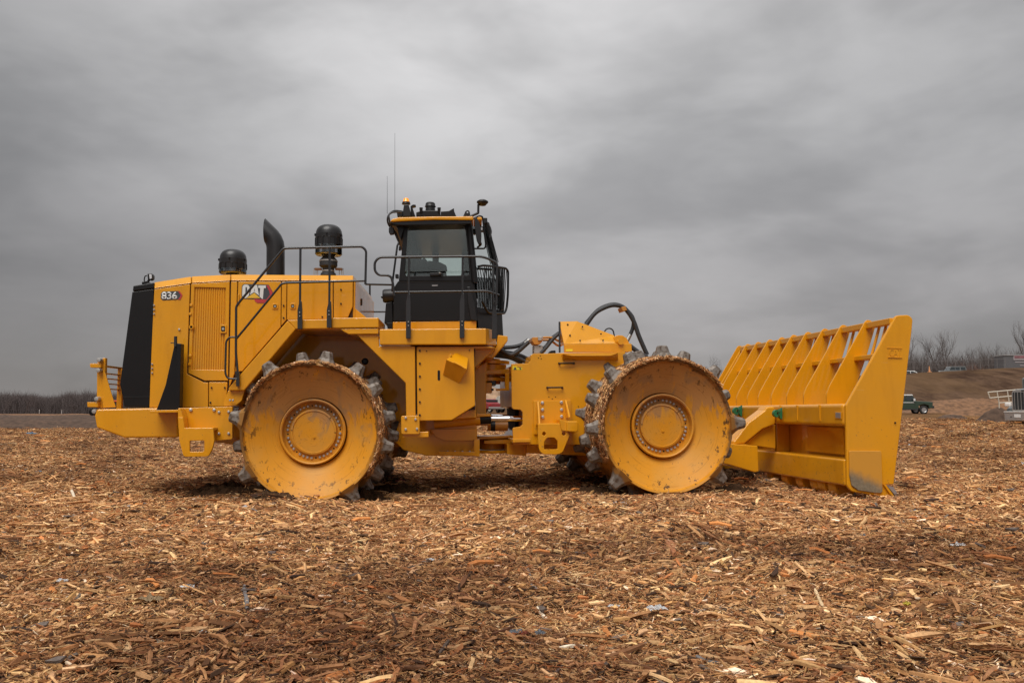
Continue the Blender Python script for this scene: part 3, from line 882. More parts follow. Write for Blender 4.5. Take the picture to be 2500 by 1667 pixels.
x, _, z = RF.loc(RF.pt(891, 882, -0.63))
finish('liner_plug', lathe_bm(RF, x, z, [(0, -0.64), (0.03, -0.64), (0.05, -0.62), (0.05, -0.6)], 16), 'black', comp)
# plate behind the wheel arch, tank panel
tk = plate('arch_plate', [(870, 816), (919, 816), (924.4, 822), (925.6, 845), (1013, 845.6), (1014.5, 1016), (991.6, 1016), (990.4, 935)], RF, -1.56, -1.50, 'yellow', comp, 0.008)
plate('tank_backing', [(1000, 846), (1160, 847), (1160, 1000), (1000, 1012)], RF, -1.49, -0.7, 'seam', comp, 0)
tank = plate('tank_panel', [(1017, 847), (1157, 848), (1158.4, 893), (1160, 990), (1102.5, 1025.6), (1019, 1027)], RF, -1.54, -0.9, 'yellow', comp, 0.01)
plate('tank_belly', [(1103, 1025.6), (1160, 990.5), (1163, 1019), (1120, 1022)], RF, -1.35, -0.8, 'yellow', comp, 0.006)
for y in (856, 887, 918.5, 949.7, 981, 1012.7):
    bolt(1025, y, RF, -1.541, tank, 0.014, 'charcoal')
for p in ((1041.6, 856.8), (1146, 855)):
    bolt(p[0], p[1], RF, -1.541, tank, 0.008, 'hole')
plate('sight_slot', rounded([(1068.4, 903.7), (1074.4, 903.7), (1074.4, 928.6), (1068.4, 928.6)], 2.9), RF, -1.5435, -1.53, 'hole', tank, 0)
# wedge-shaped cover
def wedge():
    T = RF.pt(1113.4, 860.3, -1.54); Rr = RF.pt(1143.6, 874, -1.54); Bm = RF.pt(1121, 937, -1.54); Lf = RF.pt(1081, 916, -1.54)
    A = RF.pt(1089.5, 877.5, -1.72); Mm = RF.pt(1140, 901, -1.72)
    bm = bmesh.new()
    v = [bm.verts.new(p) for p in (T, Rr, Bm, Lf, A, Mm)]
    T, Rr, Bm, Lf, A, Mm = v
    bm.faces.new((T, Rr, Mm, A)); bm.faces.new((A, Mm, Bm, Lf)); bm.faces.new((T, A, Lf)); bm.faces.new((Rr, Bm, Mm))
    bm.faces.new((T, Lf, Bm, Rr))
    o = finish('filler_cover', bm, 'yellow', tank, 0.006)
    tube('hinge', [RF.pt(1108, 884.5, -1.725), RF.pt(1127, 894, -1.725)], 0.012, 'yellow', o)
    plate('tab', rounded([(1093, 870), (1101, 864), (1104, 868), (1096, 874)], 2), RF, -1.66, -1.62, 'yellow', o, 0.003)
wedge()
# platform with chamfered front corner
pf = plate('platform', [(926.4, 803.4), (1187, 801.4), (1187, 841), (927, 841.6)], RF, -1.62, 1.3, 'yellow', comp, 0.012)
def platform_corner():
    a = [RF.pt(1187.2, 801.6, -1.62), RF.pt(1187.2, 841, -1.62)]
    b = [RF.pt(1211, 827, -1.25), RF.pt(1211, 843, -1.25)]
    b2 = [RF.pt(1202, 804, -1.35), RF.pt(1202, 804, -1.35)]
    bm = bmesh.new()
    top0, bot0 = a; 
    pts = [a[0], RF.pt(1202, 804.5, -1.38), RF.pt(1211, 828, -1.22), b[1], a[1]]
    bk = [p + RF.l * 1.2 for p in pts]
    va = [bm.verts.new(p) for p in pts]; vb = [bm.verts.new(p) for p in bk]
    bm.faces.new(va); bm.faces.new(vb[::-1])
    for i in range(5):
        j = (i + 1) % 5
        bm.faces.new((va[i], vb[i], vb[j], va[j]))
    finish('platform_corner', bm, 'yellow', pf, 0.01)
platform_corner()
plate('platform_skirt', [(1020, 846), (1118, 845.4), (1150, 845), (1192, 845), (1211, 849), (1157, 851), (1020, 851)], RF, -1.5, -0.6, 'yellow', pf, 0.004)
plate('platform_gusset', [(1158, 851), (1211, 848.5), (1162, 895), (1158.5, 895)], RF, -1.3, -1.0, 'yellow', pf, 0.006)
plate('front_bracket', [(1215.7, 817.6), (1239.6, 820.5), (1239.6, 832), (1204, 874), (1184, 872.5), (1212, 846)], RF, -0.9, -0.5, 'yellow', pf, 0.012)
plate('bracket_under', [(1160, 894), (1211, 849), (1204, 874), (1184, 873), (1164, 896)], RF, -0.95, 0.5, 'yellow', pf, 0.005)
# lower plates
sp_ = plate('skid_plate', rounded([(979, 1014.6), (1024, 1014.6), (1024.6, 1059.6), (979.6, 1059.6)], 5), RF, -1.62, -1.57, 'yellow', comp, 0.006)
for p in ((990.6, 1020), (1014.5, 1023.5), (990.6, 1048), (1018, 1047)): bolt(p[0], p[1], RF, -1.622, sp_, 0.018)
plate('skid_ledge', [(982, 1056), (1046, 1053), (1046.5, 1067), (982.5, 1069)], RF, -1.57, -1.1, 'yellow', comp, 0.008)
rf = plate('rear_frame', [(975, 1026), (1164, 1020), (1166, 1113), (1040, 1112), (985, 1098), (960, 1075)], RF, -0.75, 0.75, 'yellow', comp, 0.012)
plate('frame_cheek', [(1048, 1048), (1163, 1046), (1163, 1075), (1086, 1075.5), (1064, 1066)], RF, -0.80, -0.752, 'yellow', rf, 0.005)
plate('frame_foot', [(1070, 1101), (1160, 1103), (1160, 1112), (1072, 1111)], RF, -0.95, -0.752, 'yellow', rf, 0.005)
for k in range(4):
    xk = 1093 + 18 * k
    bolt(xk, 1102, RF, -0.9, rf, 0.016)
    plate('frame_rib', [(xk + 8, 1090), (xk + 10.5, 1090), (xk + 10.5, 1103), (xk + 2, 1103)], RF, -0.85, -0.84, 'yellow', rf, 0)
plate('frame_end', [(1157, 1072), (1171, 1072), (1171, 1114), (1157, 1113)], RF, -0.9, 0.9, 'yellow', rf, 0.006)
plate('rear_undercarriage', [(440, 1000), (980, 1030), (985, 1090), (700, 1105), (440, 1066)], RF, -0.5, 0.5, 'yellow', comp, 0.01)

# ---- hitch --------------------------------------------------------------
ht = plate('hitch_column', [(1158, 893), (1187, 888), (1187, 1016), (1162, 1018)], RF, -0.55, 0.55, 'yellow', comp, 0.008)
x, _, z = RF.loc(RF.pt(1196, 905, -0.2))
def hcyl(name, px, py0, py1, r, mat, y=0.0, par=None):
    p0, p1 = RF.pt(px, py0, y), RF.pt(px, py1, y)
    finish(name, vlathe_bm(p0, [(0, p1.z), (r, p1.z), (r, p0.z), (0, p0.z)], 28), mat, par or ht, 0.006, smooth=True)
hcyl('hitch_ear', 1196, 881.5, 889.5, 0.30, 'yellow')
hcyl('hitch_ear', 1196, 922.5, 931.5, 0.30, 'yellow')
hcyl('hitch_pin', 1196, 876, 938, 0.16, 'yellow')
hcyl('hitch_hub', 1198, 891, 920, 0.24, 'yellow')
plate('hitch_web', [(1160, 893), (1190, 881), (1190, 931), (1163, 931)], RF, -0.3, 0.3, 'yellow', ht, 0.01)
plate('hitch_box', [(1164, 934), (1201, 934), (1201.4, 958.6), (1164, 958.6)], RF, -0.35, 0.3, 'yellow', ht, 0.006)
plate('hitch_seal', [(1199, 929), (1211, 929), (1211, 940), (1199, 940)], RF, -0.3, 0.3, 'charcoal', ht, 0.006)
bolt(1202.5, 951, RF, -0.36, ht, 0.02, 'charcoal')
lug = plate('front_lug', [(1181, 904), (1225, 902), (1250, 897), (1250, 912), (1225, 913), (1181, 914)], FF, -0.35, 0.35, 'yellow', comp, 0.008)
plate('stop_arm', [(1233, 911), (1243.6, 911), (1243.4, 953), (1213, 954), (1211.4, 951), (1213, 948.6), (1233, 947.6)], FF, -0.5, -0.42, 'yellow', lug, 0.006)
# lower hitch
hcyl('hitch_ear', 1205, 1063, 1071, 0.34, 'yellow', 0.0)
hcyl('hitch_hub', 1200, 1071, 1096, 0.20, 'yellow', 0.0)
hcyl('hitch_ear', 1196, 1097, 1104, 0.36, 'yellow', 0.0)
plate('lower_lug', [(1182, 1075), (1255, 1072), (1290, 1073), (1290, 1084), (1182, 1083)], FF, -0.4, 0.4, 'yellow', comp, 0.008)
# steering cylinder
sy = -0.72
cyl = tube('steering_cylinder', [RF.pt(1060, 1033, sy), RF.pt(1172, 1023, sy)], 0.085, 'yellow', comp, n=18)
plate('cylinder_clevis', [(1163, 1009), (1197, 1010), (1199, 1016), (1163, 1018)], RF, sy - 0.1, sy + 0.1, 'yellow', cyl, 0.008)
tube('gland', [RF.pt(1172, 1023, sy), RF.pt(1199, 1021.6, sy)], 0.075, 'black', cyl, n=18)
tube('piston_rod', [RF.pt(1199, 1021.6, sy), RF.pt(1290, 1021.6, sy)], 0.040, 'chrome', cyl, n=18)
tube('piston_rod', [RF.pt(1200, 1017.6, sy + 1.3), RF.pt(1255, 1017.6, sy + 1.3)], 0.04, 'chrome', cyl, n=18)
plate('cylinder_beam', [(1118, 1031), (1197, 1030), (1198, 1038), (1120, 1040)], RF, -0.55, -0.45, 'yellow', cyl, 0.006)
tube('lower_cylinder', [RF.pt(1190, 1039, -0.4), RF.pt(1240, 1039, -0.4)], 0.075, 'orange_pipe', comp, n=16)
tube('cylinder_band', [RF.pt(1198, 1039, -0.4), RF.pt(1209, 1039, -0.4)], 0.079, 'black', comp, n=16)
plate('hose_guard', [(1168, 1066), (1250, 1062), (1250, 1067), (1168, 1072)], RF, -0.4, 0.2, 'yellow', comp, 0.006)

# ---- exhaust stack ---------------------------------------------------------
def exhaust():
    y = -0.55
    def P(px, py): return RF.pt(px, py, y)
    # centreline and radius of the turned-down pipe, cut off square to its bend
    path = [P(673, 680), P(673, 640), P(673, 606), P(671.6, 595), P(668, 586), P(663, 578.5)]
    rr = (P(695, 640) - P(651, 640)).length / 2
    bm = bmesh.new()
    n = 28
    rings = []
    dirs = [Vector((0, 0, 1)), Vector((0, 0, 1)), Vector((-0.06, 0, 1)), Vector((-0.28, 0, 1)), Vector((-0.55, 0, 0.9)), Vector((-0.72, 0, 0.70))]
    for p, d in zip(path, dirs):
        d.normalize(); u = Vector((0, 1, 0)); v = u.cross(d).normalized()
        rings.append([p + (u * math.cos(2 * math.pi * k / n) + v * math.sin(2 * math.pi * k / n)) * rr for k in range(n)])
    # the mouth is cut upright across the slanting pipe
    d = dirs[-1]
    xcut = P(647.5, 570).x
    mouth = []
    for q in rings[-1]:
        t = max(0.0, (q.x - xcut) / -d.x)
        mouth.append(q + d * t)
    rings.append(mouth)
    mc = sum(mouth, Vector()) / n
    inner = [[mc + (q - mc) * 0.93 for q in mouth], [path[-1] + (q - path[-1]) * 0.9 for q in rings[-2]], [path[-3] + (q - path[-3]) * 0.9 for q in rings[-4]]]
    allr = [[bm.verts.new(q) for q in r] for r in rings + inner]
    for a, b in zip(allr, allr[1:]):
        for k in range(n): bm.faces.new((a[k], a[(k + 1) % n], b[(k + 1) % n], b[k]))
    bm.faces.new(allr[-1][::-1]); bm.faces.new(allr[0])
    finish('exhaust_stack', bm, 'charcoal', comp, smooth=True, angle=50)
exhaust()

# ---- air precleaners ----------------------------------------------------
def precleaner(cx, pys, y, tall):
    """pys: pixel rows of dome top, dome foot, band foot, vent foot, bowl foot, roof line"""
    c = RF.pt(cx, 640, y)
    s = (RF.pt(cx + 33, 640, y) - c).length
    Z = lambda py: RF.pt(cx, py, y).z
    top, d1, d2, v1, b1, base = pys
    prof = [(0, Z(top))]
    for k in range(1, 8):
        a = R(90 * k / 7)
        prof.append((s * 0.97 * math.sin(a) ** 0.75, Z(top) + (Z(d1) - Z(top)) * (1 - math.cos(a)) ** 1.15))
    prof += [(s * 0.97, Z(d1)), (s * 1.0, Z(d1) - 0.004), (s * 1.0, Z(d2)), (s * 0.97, Z(d2) - 0.004), (s * 0.97, Z(v1)), (s * 0.5, Z(v1))]
    pc = finish('air_precleaner', vlathe_bm(c, prof, 36), 'charcoal', comp, smooth=True, angle=30)
    for k in range(12):
        a = R(30 * k + 10)
        M = Matrix.Translation((c.x + s * 0.975 * math.cos(a), c.y + s * 0.975 * math.sin(a), (Z(d2) + Z(v1)) / 2)) @ Matrix.Rotation(a, 4, 'Z')
        box('vane', M, (0.02, 0.028, Z(d2) - Z(v1)), 'black_satin', pc, 0.003)
    for a in (R(200), R(340), R(270)):
        M = Matrix.Translation((c.x + s * 1.0 * math.cos(a), c.y + s * 1.0 * math.sin(a), Z(d1) - 0.02)) @ Matrix.Rotation(a, 4, 'Z')
        box('clip', M, (0.03, 0.02, 0.035), 'black', pc, 0.003)
    finish('dust_bowl', vlathe_bm(c, [(s * 0.99, Z(v1) + 0.005), (s * 1.0, Z(b1) + 0.02), (s * 0.9, Z(b1)), (s * 0.55, Z(b1) - 0.01), (s * 0.55, Z(b1) - 0.004), (s * 0.89, Z(b1) + 0.006), (s * 0.985, Z(b1) + 0.022), (s * 0.98, Z(v1) + 0.005)], 36), 'bowl_glass', pc, smooth=True)
    if tall:
        prof = [(0, Z(v1)), (s * 0.48, Z(v1)), (s * 0.48, Z(b1)), (s * 0.42, Z(627)), (s * 0.50, Z(630)), (s * 0.62, Z(634)), (s * 0.66, Z(638)), (s * 0.66, Z(650)), (s * 0.60, Z(652)), (s * 0.44, Z(655)), (s * 0.42, Z(664)), (s * 0.55, Z(668)), (s * 0.58, Z(674)), (0, Z(674))]
        finish('intake_stem', vlathe_bm(c, prof, 28), 'rubber', pc, smooth=True, angle=30)
        for pyb, rb in ((622.5, 0.45), (638, 0.67), (662, 0.44)):
            finish('hose_clamp', vlathe_bm(c, [(s * rb, Z(pyb - 1.4)), (s * (rb + 0.015), Z(pyb - 1.4)), (s * (rb + 0.015), Z(pyb + 1.4)), (s * rb, Z(pyb + 1.4))], 28), 'zinc', pc)
        for sx in (-1, 1):
            q = RF.pt(cx + sx * 25, 657, y)
            box('bracket', Matrix.Translation((q.x, q.y, q.z)), (0.10, 0.05, 0.03), 'bracket_brown', pc, 0.004)
            for dx in (-4.5, 0.5, 4.5):
                a0, a1 = RF.pt(cx + sx * 31 + dx, 655, y), RF.pt(cx + sx * 31 + dx, 671, y)
                tube('bracket_rod', [a0, a1], 0.007, 'zinc', pc, n=6)
    else:
        prof = [(0, Z(v1)), (s * 0.5, Z(v1)), (s * 0.5, Z(base)), (0, Z(base))]
        finish('intake_stem', vlathe_bm(c, prof, 28), 'rubber', pc, smooth=True, angle=30)
        finish('hose_clamp', vlathe_bm(c, [(s * 0.5, Z(660.5)), (s * 0.52, Z(660.5)), (s * 0.52, Z(663.5)), (s * 0.5, Z(663.5))], 28), 'zinc', pc)
precleaner(802, (549.5, 572.5, 582.5, 601.5, 624, 671), -0.7, True)
precleaner(569, (609.5, 633, 645, 659, 669.5, 676), 0.3, False)

# ---- cab -----------------------------------------------------------------
CS = -1.05           # near side of the cab
CF = 1.05
def CP(px, py, y=CS): return RF.pt(px, py, y)
cab = plate('cab', [(972, 686), (1157, 686), (1166, 740), (1166, 783.6), (959.5, 784.5), (961.4, 702)], RF, CS, CF, 'black', comp, 0.012)
cab['label'] = 'black operator cab with yellow roof rim and tinted glass'
plate('cab_plinth', [(959, 785.6), (1163, 783.5), (1163, 803), (959, 804)], RF, CS + 0.01, CF, 'yellow', comp, 0.006)
# side wall frame around the door glass, both sides
fr_out = [(987, 550), (1143, 547), (1156.6, 685), (973.5, 685.5)]
fr_in = rounded([(995.5, 556), (1136, 552.5), (1147, 672), (987.5, 674)], 9)
door = plate('cab_door', fr_out, RF, CS, CS + 0.06, 'black', cab, 0.004, holes=[fr_in])
plate('door_glass', [(994.5, 555), (1137, 551.5), (1148, 673), (986.5, 675)], RF, CS + 0.020, CS + 0.026, 'cab_glass', door, 0)
plate('door_gap', [(974, 686.4), (1156.8, 685.8), (1157, 688.6), (973.6, 689.4)], RF, CS - 0.004, CS + 0.01, 'hole', cab, 0)
plate('door_handle', rounded([(1049.5, 666), (1081, 665.4), (1081, 672), (1050, 673.6)], 3), RF, CS - 0.035, CS + 0.002, 'black_satin', door, 0.006)
bolt(1073.6, 666.6, RF, CS - 0.036, door, 0.012, 'zinc')
plate('name_plate', [(1054.6, 696), (1068.4, 695.6), (1068.4, 698), (1054.6, 698.4)], RF, CS - 0.004, CS + 0.002, 'steel_plate', cab, 0)
plate('door_latch_box', [(1052, 692), (1070, 692), (1070, 699.6), (1052, 700)], RF, CS - 0.002, CS + 0.002, 'black_satin', cab, 0)
plate('door_pull', rounded([(965, 669), (973, 669), (973, 680), (965, 679)], 2), RF, CS - 0.03, CS + 0.02, 'black_satin', cab, 0.004)
plate('door_hinge', [(974, 601), (979, 601), (978, 611), (973, 611)], RF, CS - 0.03, CS + 0.02, 'black_satin', cab, 0.003)
# far side: same wall seen through the cab, with two panes and a post
S = CF
def far(px, py):
    p = CP(px, py); return (p.x, p.z)
def far_plate(name, pxs, y0, y1, mat, par, holes=None, bevel=0.004):
    pts = [Vector((far(*p)[0], YC + y0, far(*p)[1])) for p in pxs]
    hs = [[Vector((far(*p)[0], YC + y0, far(*p)[1])) for p in h] for h in holes] if holes else None
    return finish(name, prism_bm(pts, Vector((0, y1 - y0, 0)), hs), mat, par, bevel)
far_plate('cab_wall', fr_out, S - 0.06, S, 'black', cab, holes=[rounded([(1010, 552), (1040, 552), (1041, 668), (1002, 668)], 7), rounded([(1058, 552), (1124, 551), (1130, 668), (1058, 668)], 7)])
far_plate('side_glass', [(1002, 551), (1126, 550), (1132, 670), (1000, 670)], S - 0.035, S - 0.03, 'cab_glass', cab, bevel=0)
# rear wall with glass, roof lining
xr0 = CP(987, 550).x; xr1 = CP(973.5, 685).x; zr0 = CP(987, 550).z; zr1 = CP(973.5, 685).z
def quad_solid(name, pts, th, mat, par, bevel=0.003, holes=None):
    n = (pts[1] - pts[0]).cross(pts[2] - pts[0]).normalized()
    return finish(name, prism_bm(pts, n * th, holes), mat, par, bevel)
def yv(x, y, z): return Vector((x, YC + y, z))
quad_solid('rear_frame_panel', [yv(xr1, CS + 0.061, zr1), yv(xr1, CF - 0.061, zr1), yv(xr0, CF - 0.061, zr0), yv(xr0, CS + 0.061, zr0)], 0.05, 'black', cab,
           holes=[[yv(xr1 + (xr0 - xr1) * 0.12, -0.85, zr1 + (zr0 - zr1) * 0.12), yv(xr1 + (xr0 - xr1) * 0.12, 0.85, zr1 + (zr0 - zr1) * 0.12), yv(xr1 + (xr0 - xr1) * 0.9, 0.85, zr1 + (zr0 - zr1) * 0.9), yv(xr1 + (xr0 - xr1) * 0.9, -0.85, zr1 + (zr0 - zr1) * 0.9)]])
quad_solid('rear_glass', [yv(xr1 + 0.03, -0.9, zr1 + 0.05), yv(xr1 + 0.03, 0.9, zr1 + 0.05), yv(xr0 + 0.03, 0.9, zr0 - 0.04), yv(xr0 + 0.03, -0.9, zr0 - 0.04)], 0.006, 'cab_glass', cab, 0)
plate('roof_lining', [(985, 553.5), (1143, 550.5), (1143, 546), (987, 549)], RF, CS + 0.07, CF - 0.07, 'headliner', cab, 0)
plate('cab_floor', [(975, 676), (1156, 676), (1157, 684), (974, 684)], RF, CS + 0.07, CF - 0.07, 'seat_cloth', cab, 0)
# wrap-around front: angled corner pane then windscreen, narrower towards the front
xb, xt = CP(1157, 685).x, CP(1143, 547).x
zb_, zt_ = CP(1157, 685).z, CP(1143, 547).z
pfb = RF.pt(1222, 690, -0.42); pft = RF.pt(1188, 549, -0.42)
low_l = RF.pt(1229, 812, -0.42)
def mirror_y(p): return Vector((p.x, 2 * YC - p.y, p.z))
A0, A1 = yv(xb, CS, zb_), yv(xt, CS, zt_)
quad_solid('corner_glass', [A0 + Vector((0.03, 0.02, 0.0)), pfb + Vector((-0.02, -0.02, 0)), pft + Vector((-0.02, -0.02, -0.03)), A1 + Vector((0.02, 0.02, -0.03))], -0.006, 'cab_glass_dark', cab, 0)
quad_solid('corner_glass', [mirror_y(p) for p in (A0 + Vector((0.03, 0.02, 0.0)), pfb, pft, A1 + Vector((0.02, 0.02, -0.03)))], 0.006, 'cab_glass_dark', cab, 0)
quad_solid('windscreen', [pfb, mirror_y(pfb), mirror_y(pft), pft], 0.006, 'cab_glass', cab, 0)
for q in (lambda p: p, mirror_y):
    tube('corner_pillar', [q(A0 + Vector((0.015, 0.0, -0.03))), q(A1 + Vector((0.015, 0.0, 0.0)))], 0.045, 'black', cab, n=8)
    tube('front_pillar', [q(pfb + Vector((0, 0, -0.05))), q(pft + Vector((0, 0, 0.02)))], 0.035, 'black', cab, n=8)
tube('windscreen_header', [pft, mirror_y(pft)], 0.05, 'black', cab)
# lower nose of the cab under the panes
def nose():
    top = [A0 + Vector((0.02, 0.01, 0.0)), pfb, mirror_y(pfb), mirror_y(A0) + Vector((0.02, -0.01, 0))]
    zb2 = RF.pt(1200, 818, -0.7).z
    bot = [Vector((RF.pt(1168, 790, CS).x, YC + CS + 0.02, zb2)), Vector((low_l.x, low_l.y, zb2)), mirror_y(Vector((low_l.x, low_l.y, zb2))), Vector((RF.pt(1168, 790, CS).x, YC - CS - 0.02, zb2))]
    # panes reach low on this cab: the solid nose starts further down
    mid = []
    for t, b in zip(top, bot): mid.append(t.lerp(b, 0.50))
    bm = bmesh.new()
    a = [bm.verts.new(p) for p in mid]; b = [bm.verts.new(p) for p in bot]
    bm.faces.new(a); bm.faces.new(b[::-1])
    for i in range(4): bm.faces.new((a[i], b[i], b[(i + 1) % 4], a[(i + 1) % 4]))
    finish('cab_nose', bm, 'black', cab, 0.015)
    quad_solid('lower_glass', [mid[0] + Vector((0.02, 0.02, 0)), mid[1] + Vector((-0.02, -0.02, 0)), top[1] + Vector((-0.02, -0.02, 0)), top[0] + Vector((0.02, 0.02, 0))], -0.006, 'cab_glass_dark', cab, 0)
    quad_solid('lower_glass', [mid[1], mid[2], top[2], top[1]], 0.006, 'cab_glass', cab, 0)
    tube('front_pillar', [mid[1], top[1]], 0.035, 'black', cab)
    return mid
nose_mid = nose()
plate('side_pillar_cover', [(1140, 700), (1148, 700), (1160, 742), (1165, 784), (1149, 781), (1142, 740)], RF, CS - 0.03, CS + 0.001, 'black_satin', cab, 0.01)
# roof
roof = plate('cab_roof', rounded([(952, 541), (958, 534), (975, 530.6), (1056, 528.4), (1156, 528), (1156, 537.6), (1056, 536.6), (975, 540.5), (960, 541.6)], 3, only=(1,)), RF, -1.22, 1.22, 'yellow', cab, 0.014)
plate('roof_front', [(1156.4, 529.5), (1176, 530), (1177, 537), (1156.4, 537.4)], RF, -0.95, 0.95, 'yellow', roof, 0.008)
plate('roof_underside', [(950, 543.5), (975, 541.6), (1056, 538), (1152, 538.5), (1150, 546.5), (985, 550), (966, 549)], RF, -1.205, 1.205, 'black', roof, 0.006)
plate('rear_visor', [(956, 543), (985, 541), (986, 560), (978, 583), (974, 575), (970, 556)], RF, -1.1, -0.9, 'black', roof, 0.006)
# roof equipment
plate('beacon_mast', [(984, 529), (983, 520), (986, 500), (997.6, 499), (1001, 513), (1002.6, 528.5)], RF, -1.0, -0.85, 'black_satin', roof, 0.01)
c = RF.pt(991.6, 496, -0.92)
bc = finish('beacon', vlathe_bm(c, [(0, RF.pt(991, 484.6, -0.92).z), (0.035, RF.pt(991, 485, -0.92).z), (0.046, RF.pt(991, 492, -0.92).z), (0.05, RF.pt(991, 493.6, -0.92).z), (0, RF.pt(991, 493.6, -0.92).z)], 20), 'amber', roof, smooth=True)
finish('beacon_base', vlathe_bm(c, [(0, RF.pt(991, 493.6, -0.92).z), (0.055, RF.pt(991, 493.6, -0.92).z), (0.062, RF.pt(991, 499, -0.92).z), (0, RF.pt(991, 500, -0.92).z)], 20), 'black', roof, smooth=True)
plate('camera_box', [(968, 515), (983, 514), (983, 528.6), (970, 529)], RF, -0.95, -0.8, 'black_satin', roof, 0.006)
plate('side_lamp', rounded([(1003, 503), (1008, 499.5), (1015, 500), (1014, 503), (1006, 505)], 1), RF, -0.9, -0.8, 'black', roof, 0.004)
plate('lamp_stalk', [(1002, 503), (1006, 503), (1014, 528.4), (1003, 528.4)], RF, -0.9, -0.85, 'black', roof, 0.004)
c = RF.pt(1050.6, 510, -0.3)
Zc = lambda py: RF.pt(1050, py, -0.3).z
finish('roof_intake', vlathe_bm(c, [(0, Zc(495)), (0.055, Zc(495)), (0.07, Zc(497)), (0.075, Zc(502)), (0.085, Zc(505)), (0.07, Zc(507)), (0.075, Zc(517)), (0.12, Zc(519)), (0.14, Zc(529)), (0, Zc(529))], 24), 'black_satin', roof, smooth=True, angle=30)
plate('roof_unit', [(1016, 518), (1030, 514), (1074, 514), (1076, 527), (1076, 529), (1016, 529)], RF, -0.5, 0.4, 'black', roof, 0.01)
plate('roof_deflector', [(1076, 516.5), (1096, 515), (1108, 508), (1109, 516), (1114, 528.4), (1076, 528.8)], RF, -0.5, 0.3, 'black', roof, 0.006)
for px in (1028, 1072):
    tube('roof_knob', [RF.pt(px, 520, -0.5), RF.pt(px, 507.5, -0.5)], [0.02, 0.028], 'black', roof, n=8)
plate('lifting_eye', rounded([(1131, 528), (1136, 516), (1140, 513), (1145, 514), (1147, 518), (1148.6, 527.6)], 3, only=(2, 3)), RF, -0.7, -0.67, 'black_satin', roof, 0.003, holes=[rounded([(1139, 516), (1143.4, 516), (1143.4, 520), (1139, 520)], 2)])
# antenna dish on a cranked arm
tube('dish_arm', fillet([RF.pt(1146, 530, -0.75), RF.pt(1166, 521, -0.75), RF.pt(1167.6, 520, -0.75), RF.pt(1168, 499, -0.75)], 0.03), 0.018, 'black_satin', roof)
c = RF.pt(1178, 494, -0.75)
Zd = lambda py: RF.pt(1178, py, -0.75).z
finish('antenna_dish', vlathe_bm(c, [(0, Zd(488)), (0.05, Zd(488.6)), (0.083, Zd(492)), (0.085, Zd(495)), (0.06, Zd(499)), (0.045, Zd(502)), (0, Zd(502))], 24), 'black_satin', roof, smooth=True, angle=60)
for px, py in ((945.4, 430), (964, 325)):
    tube('whip_antenna', [RF.pt(px, 522, -1.05 + (px > 950) * 0.5), RF.pt(px, py, -1.05 + (px > 950) * 0.5)], [0.0035, 0.002], 'charcoal', roof, n=6)
for off in (0.0, 0.05):
    tube('roof_cable', catmull([CP(980, 516 + off * 60, -1.0 - off), CP(962, 515 + off * 60, -1.05 - off), CP(950, 524, -1.1 - off), CP(946 + off * 90, 536, -1.1 - off), CP(950 + off * 80, 551, -1.05 - off), CP(964, 566 + off * 80, -1.0), CP(974, 590, -1.0)]), 0.013, 'hose', roof)
plate('rear_lamp', rounded([(949, 556), (954, 552), (961, 556), (961, 571), (952, 572), (949, 567)], 2), RF, -1.12, -1.04, 'black_satin', roof, 0.006)
tube('grab_bar', [CP(974, 592, -1.1), CP(970, 600, -1.12), CP(958.6, 686, -1.12), CP(957.6, 712, -1.12)], 0.014, 'black', cab)
# mirror with its arms, near front corner
mir = plate('mirror', rounded([(1157.5, 533), (1164, 531), (1171, 545), (1175.6, 572), (1175, 592), (1170, 597), (1164, 585), (1160, 560)], 4), RF, -1.28, -1.16, 'black_satin', cab, 0.015)
tube('mirror_arm', fillet([CP(1152, 536, -1.15), CP(1170, 527, -1.15), CP(1178, 529, -1.15), CP(1186, 598, -1.1), CP(1184, 607, -1.1), CP(1158, 607, -1.06)], 0.05), 0.012, 'black', mir)
tube('mirror_arm', catmull([CP(1172, 590, -1.2), CP(1174, 597, -1.2), CP(1166, 604, -1.1)]), 0.014, 'black', mir)
plate('front_lamp', rounded([(1180, 532), (1189.6, 532), (1190, 544), (1180, 545)], 2), RF, -0.75, -0.62, 'black_satin', cab, 0.008)
plate('front_lamp', rounded([(1172, 553), (1181, 553), (1182, 564), (1173, 565)], 2), RF, -0.85, -0.75, 'black_satin', cab, 0.008)
plate('lens', rounded([(1174, 555), (1178, 555), (1178.4, 561), (1174.4, 562)], 1.5), RF, -0.856, -0.85, 'light_lens', cab, 0)
tube('lamp_cable', catmull([CP(1186, 541, -0.7), CP(1195, 552, -0.7), CP(1199, 566, -0.7), CP(1196, 580, -0.7)]), 0.012, 'hose', cab)
for dx in (0, 3.5):
    tube('wiper', [CP(1199 + dx, 588, -0.45), CP(1213 + dx, 640, -0.45)], 0.006, 'black', cab, n=6)
# bar guard in front of the lower panes
gu = tube('pane_guard', fillet([CP(1167, 651, -1.1), CP(1180, 648, -1.05), CP(1204, 650, -0.75), CP(1235, 655, -0.35), CP(1240.6, 662, -0.3), CP(1240, 720, -0.3), CP(1237, 752, -0.3), CP(1232, 765, -0.35), CP(1205, 765, -0.75), CP(1190, 762, -0.95), CP(1177, 735, -1.08)], 0.06), 0.017, 'black', cab)
for k in range(11):
    t = (k + 0.7) / 11.6
    if t < 0.45: a = CP(1180, 648.5, -1.05).lerp(CP(1204, 650, -0.75), t / 0.45)
    else: a = CP(1204, 650, -0.75).lerp(CP(1235, 655, -0.35), (t - 0.45) / 0.55)
    b = CP(1180, 742, -1.05).lerp(CP(1204, 765, -0.75), t / 0.45) if t < 0.45 else CP(1204, 765, -0.75).lerp(CP(1232, 765, -0.35), (t - 0.45) / 0.55)
    tube('guard_bar', [a, b], 0.007, 'black', gu, n=6)
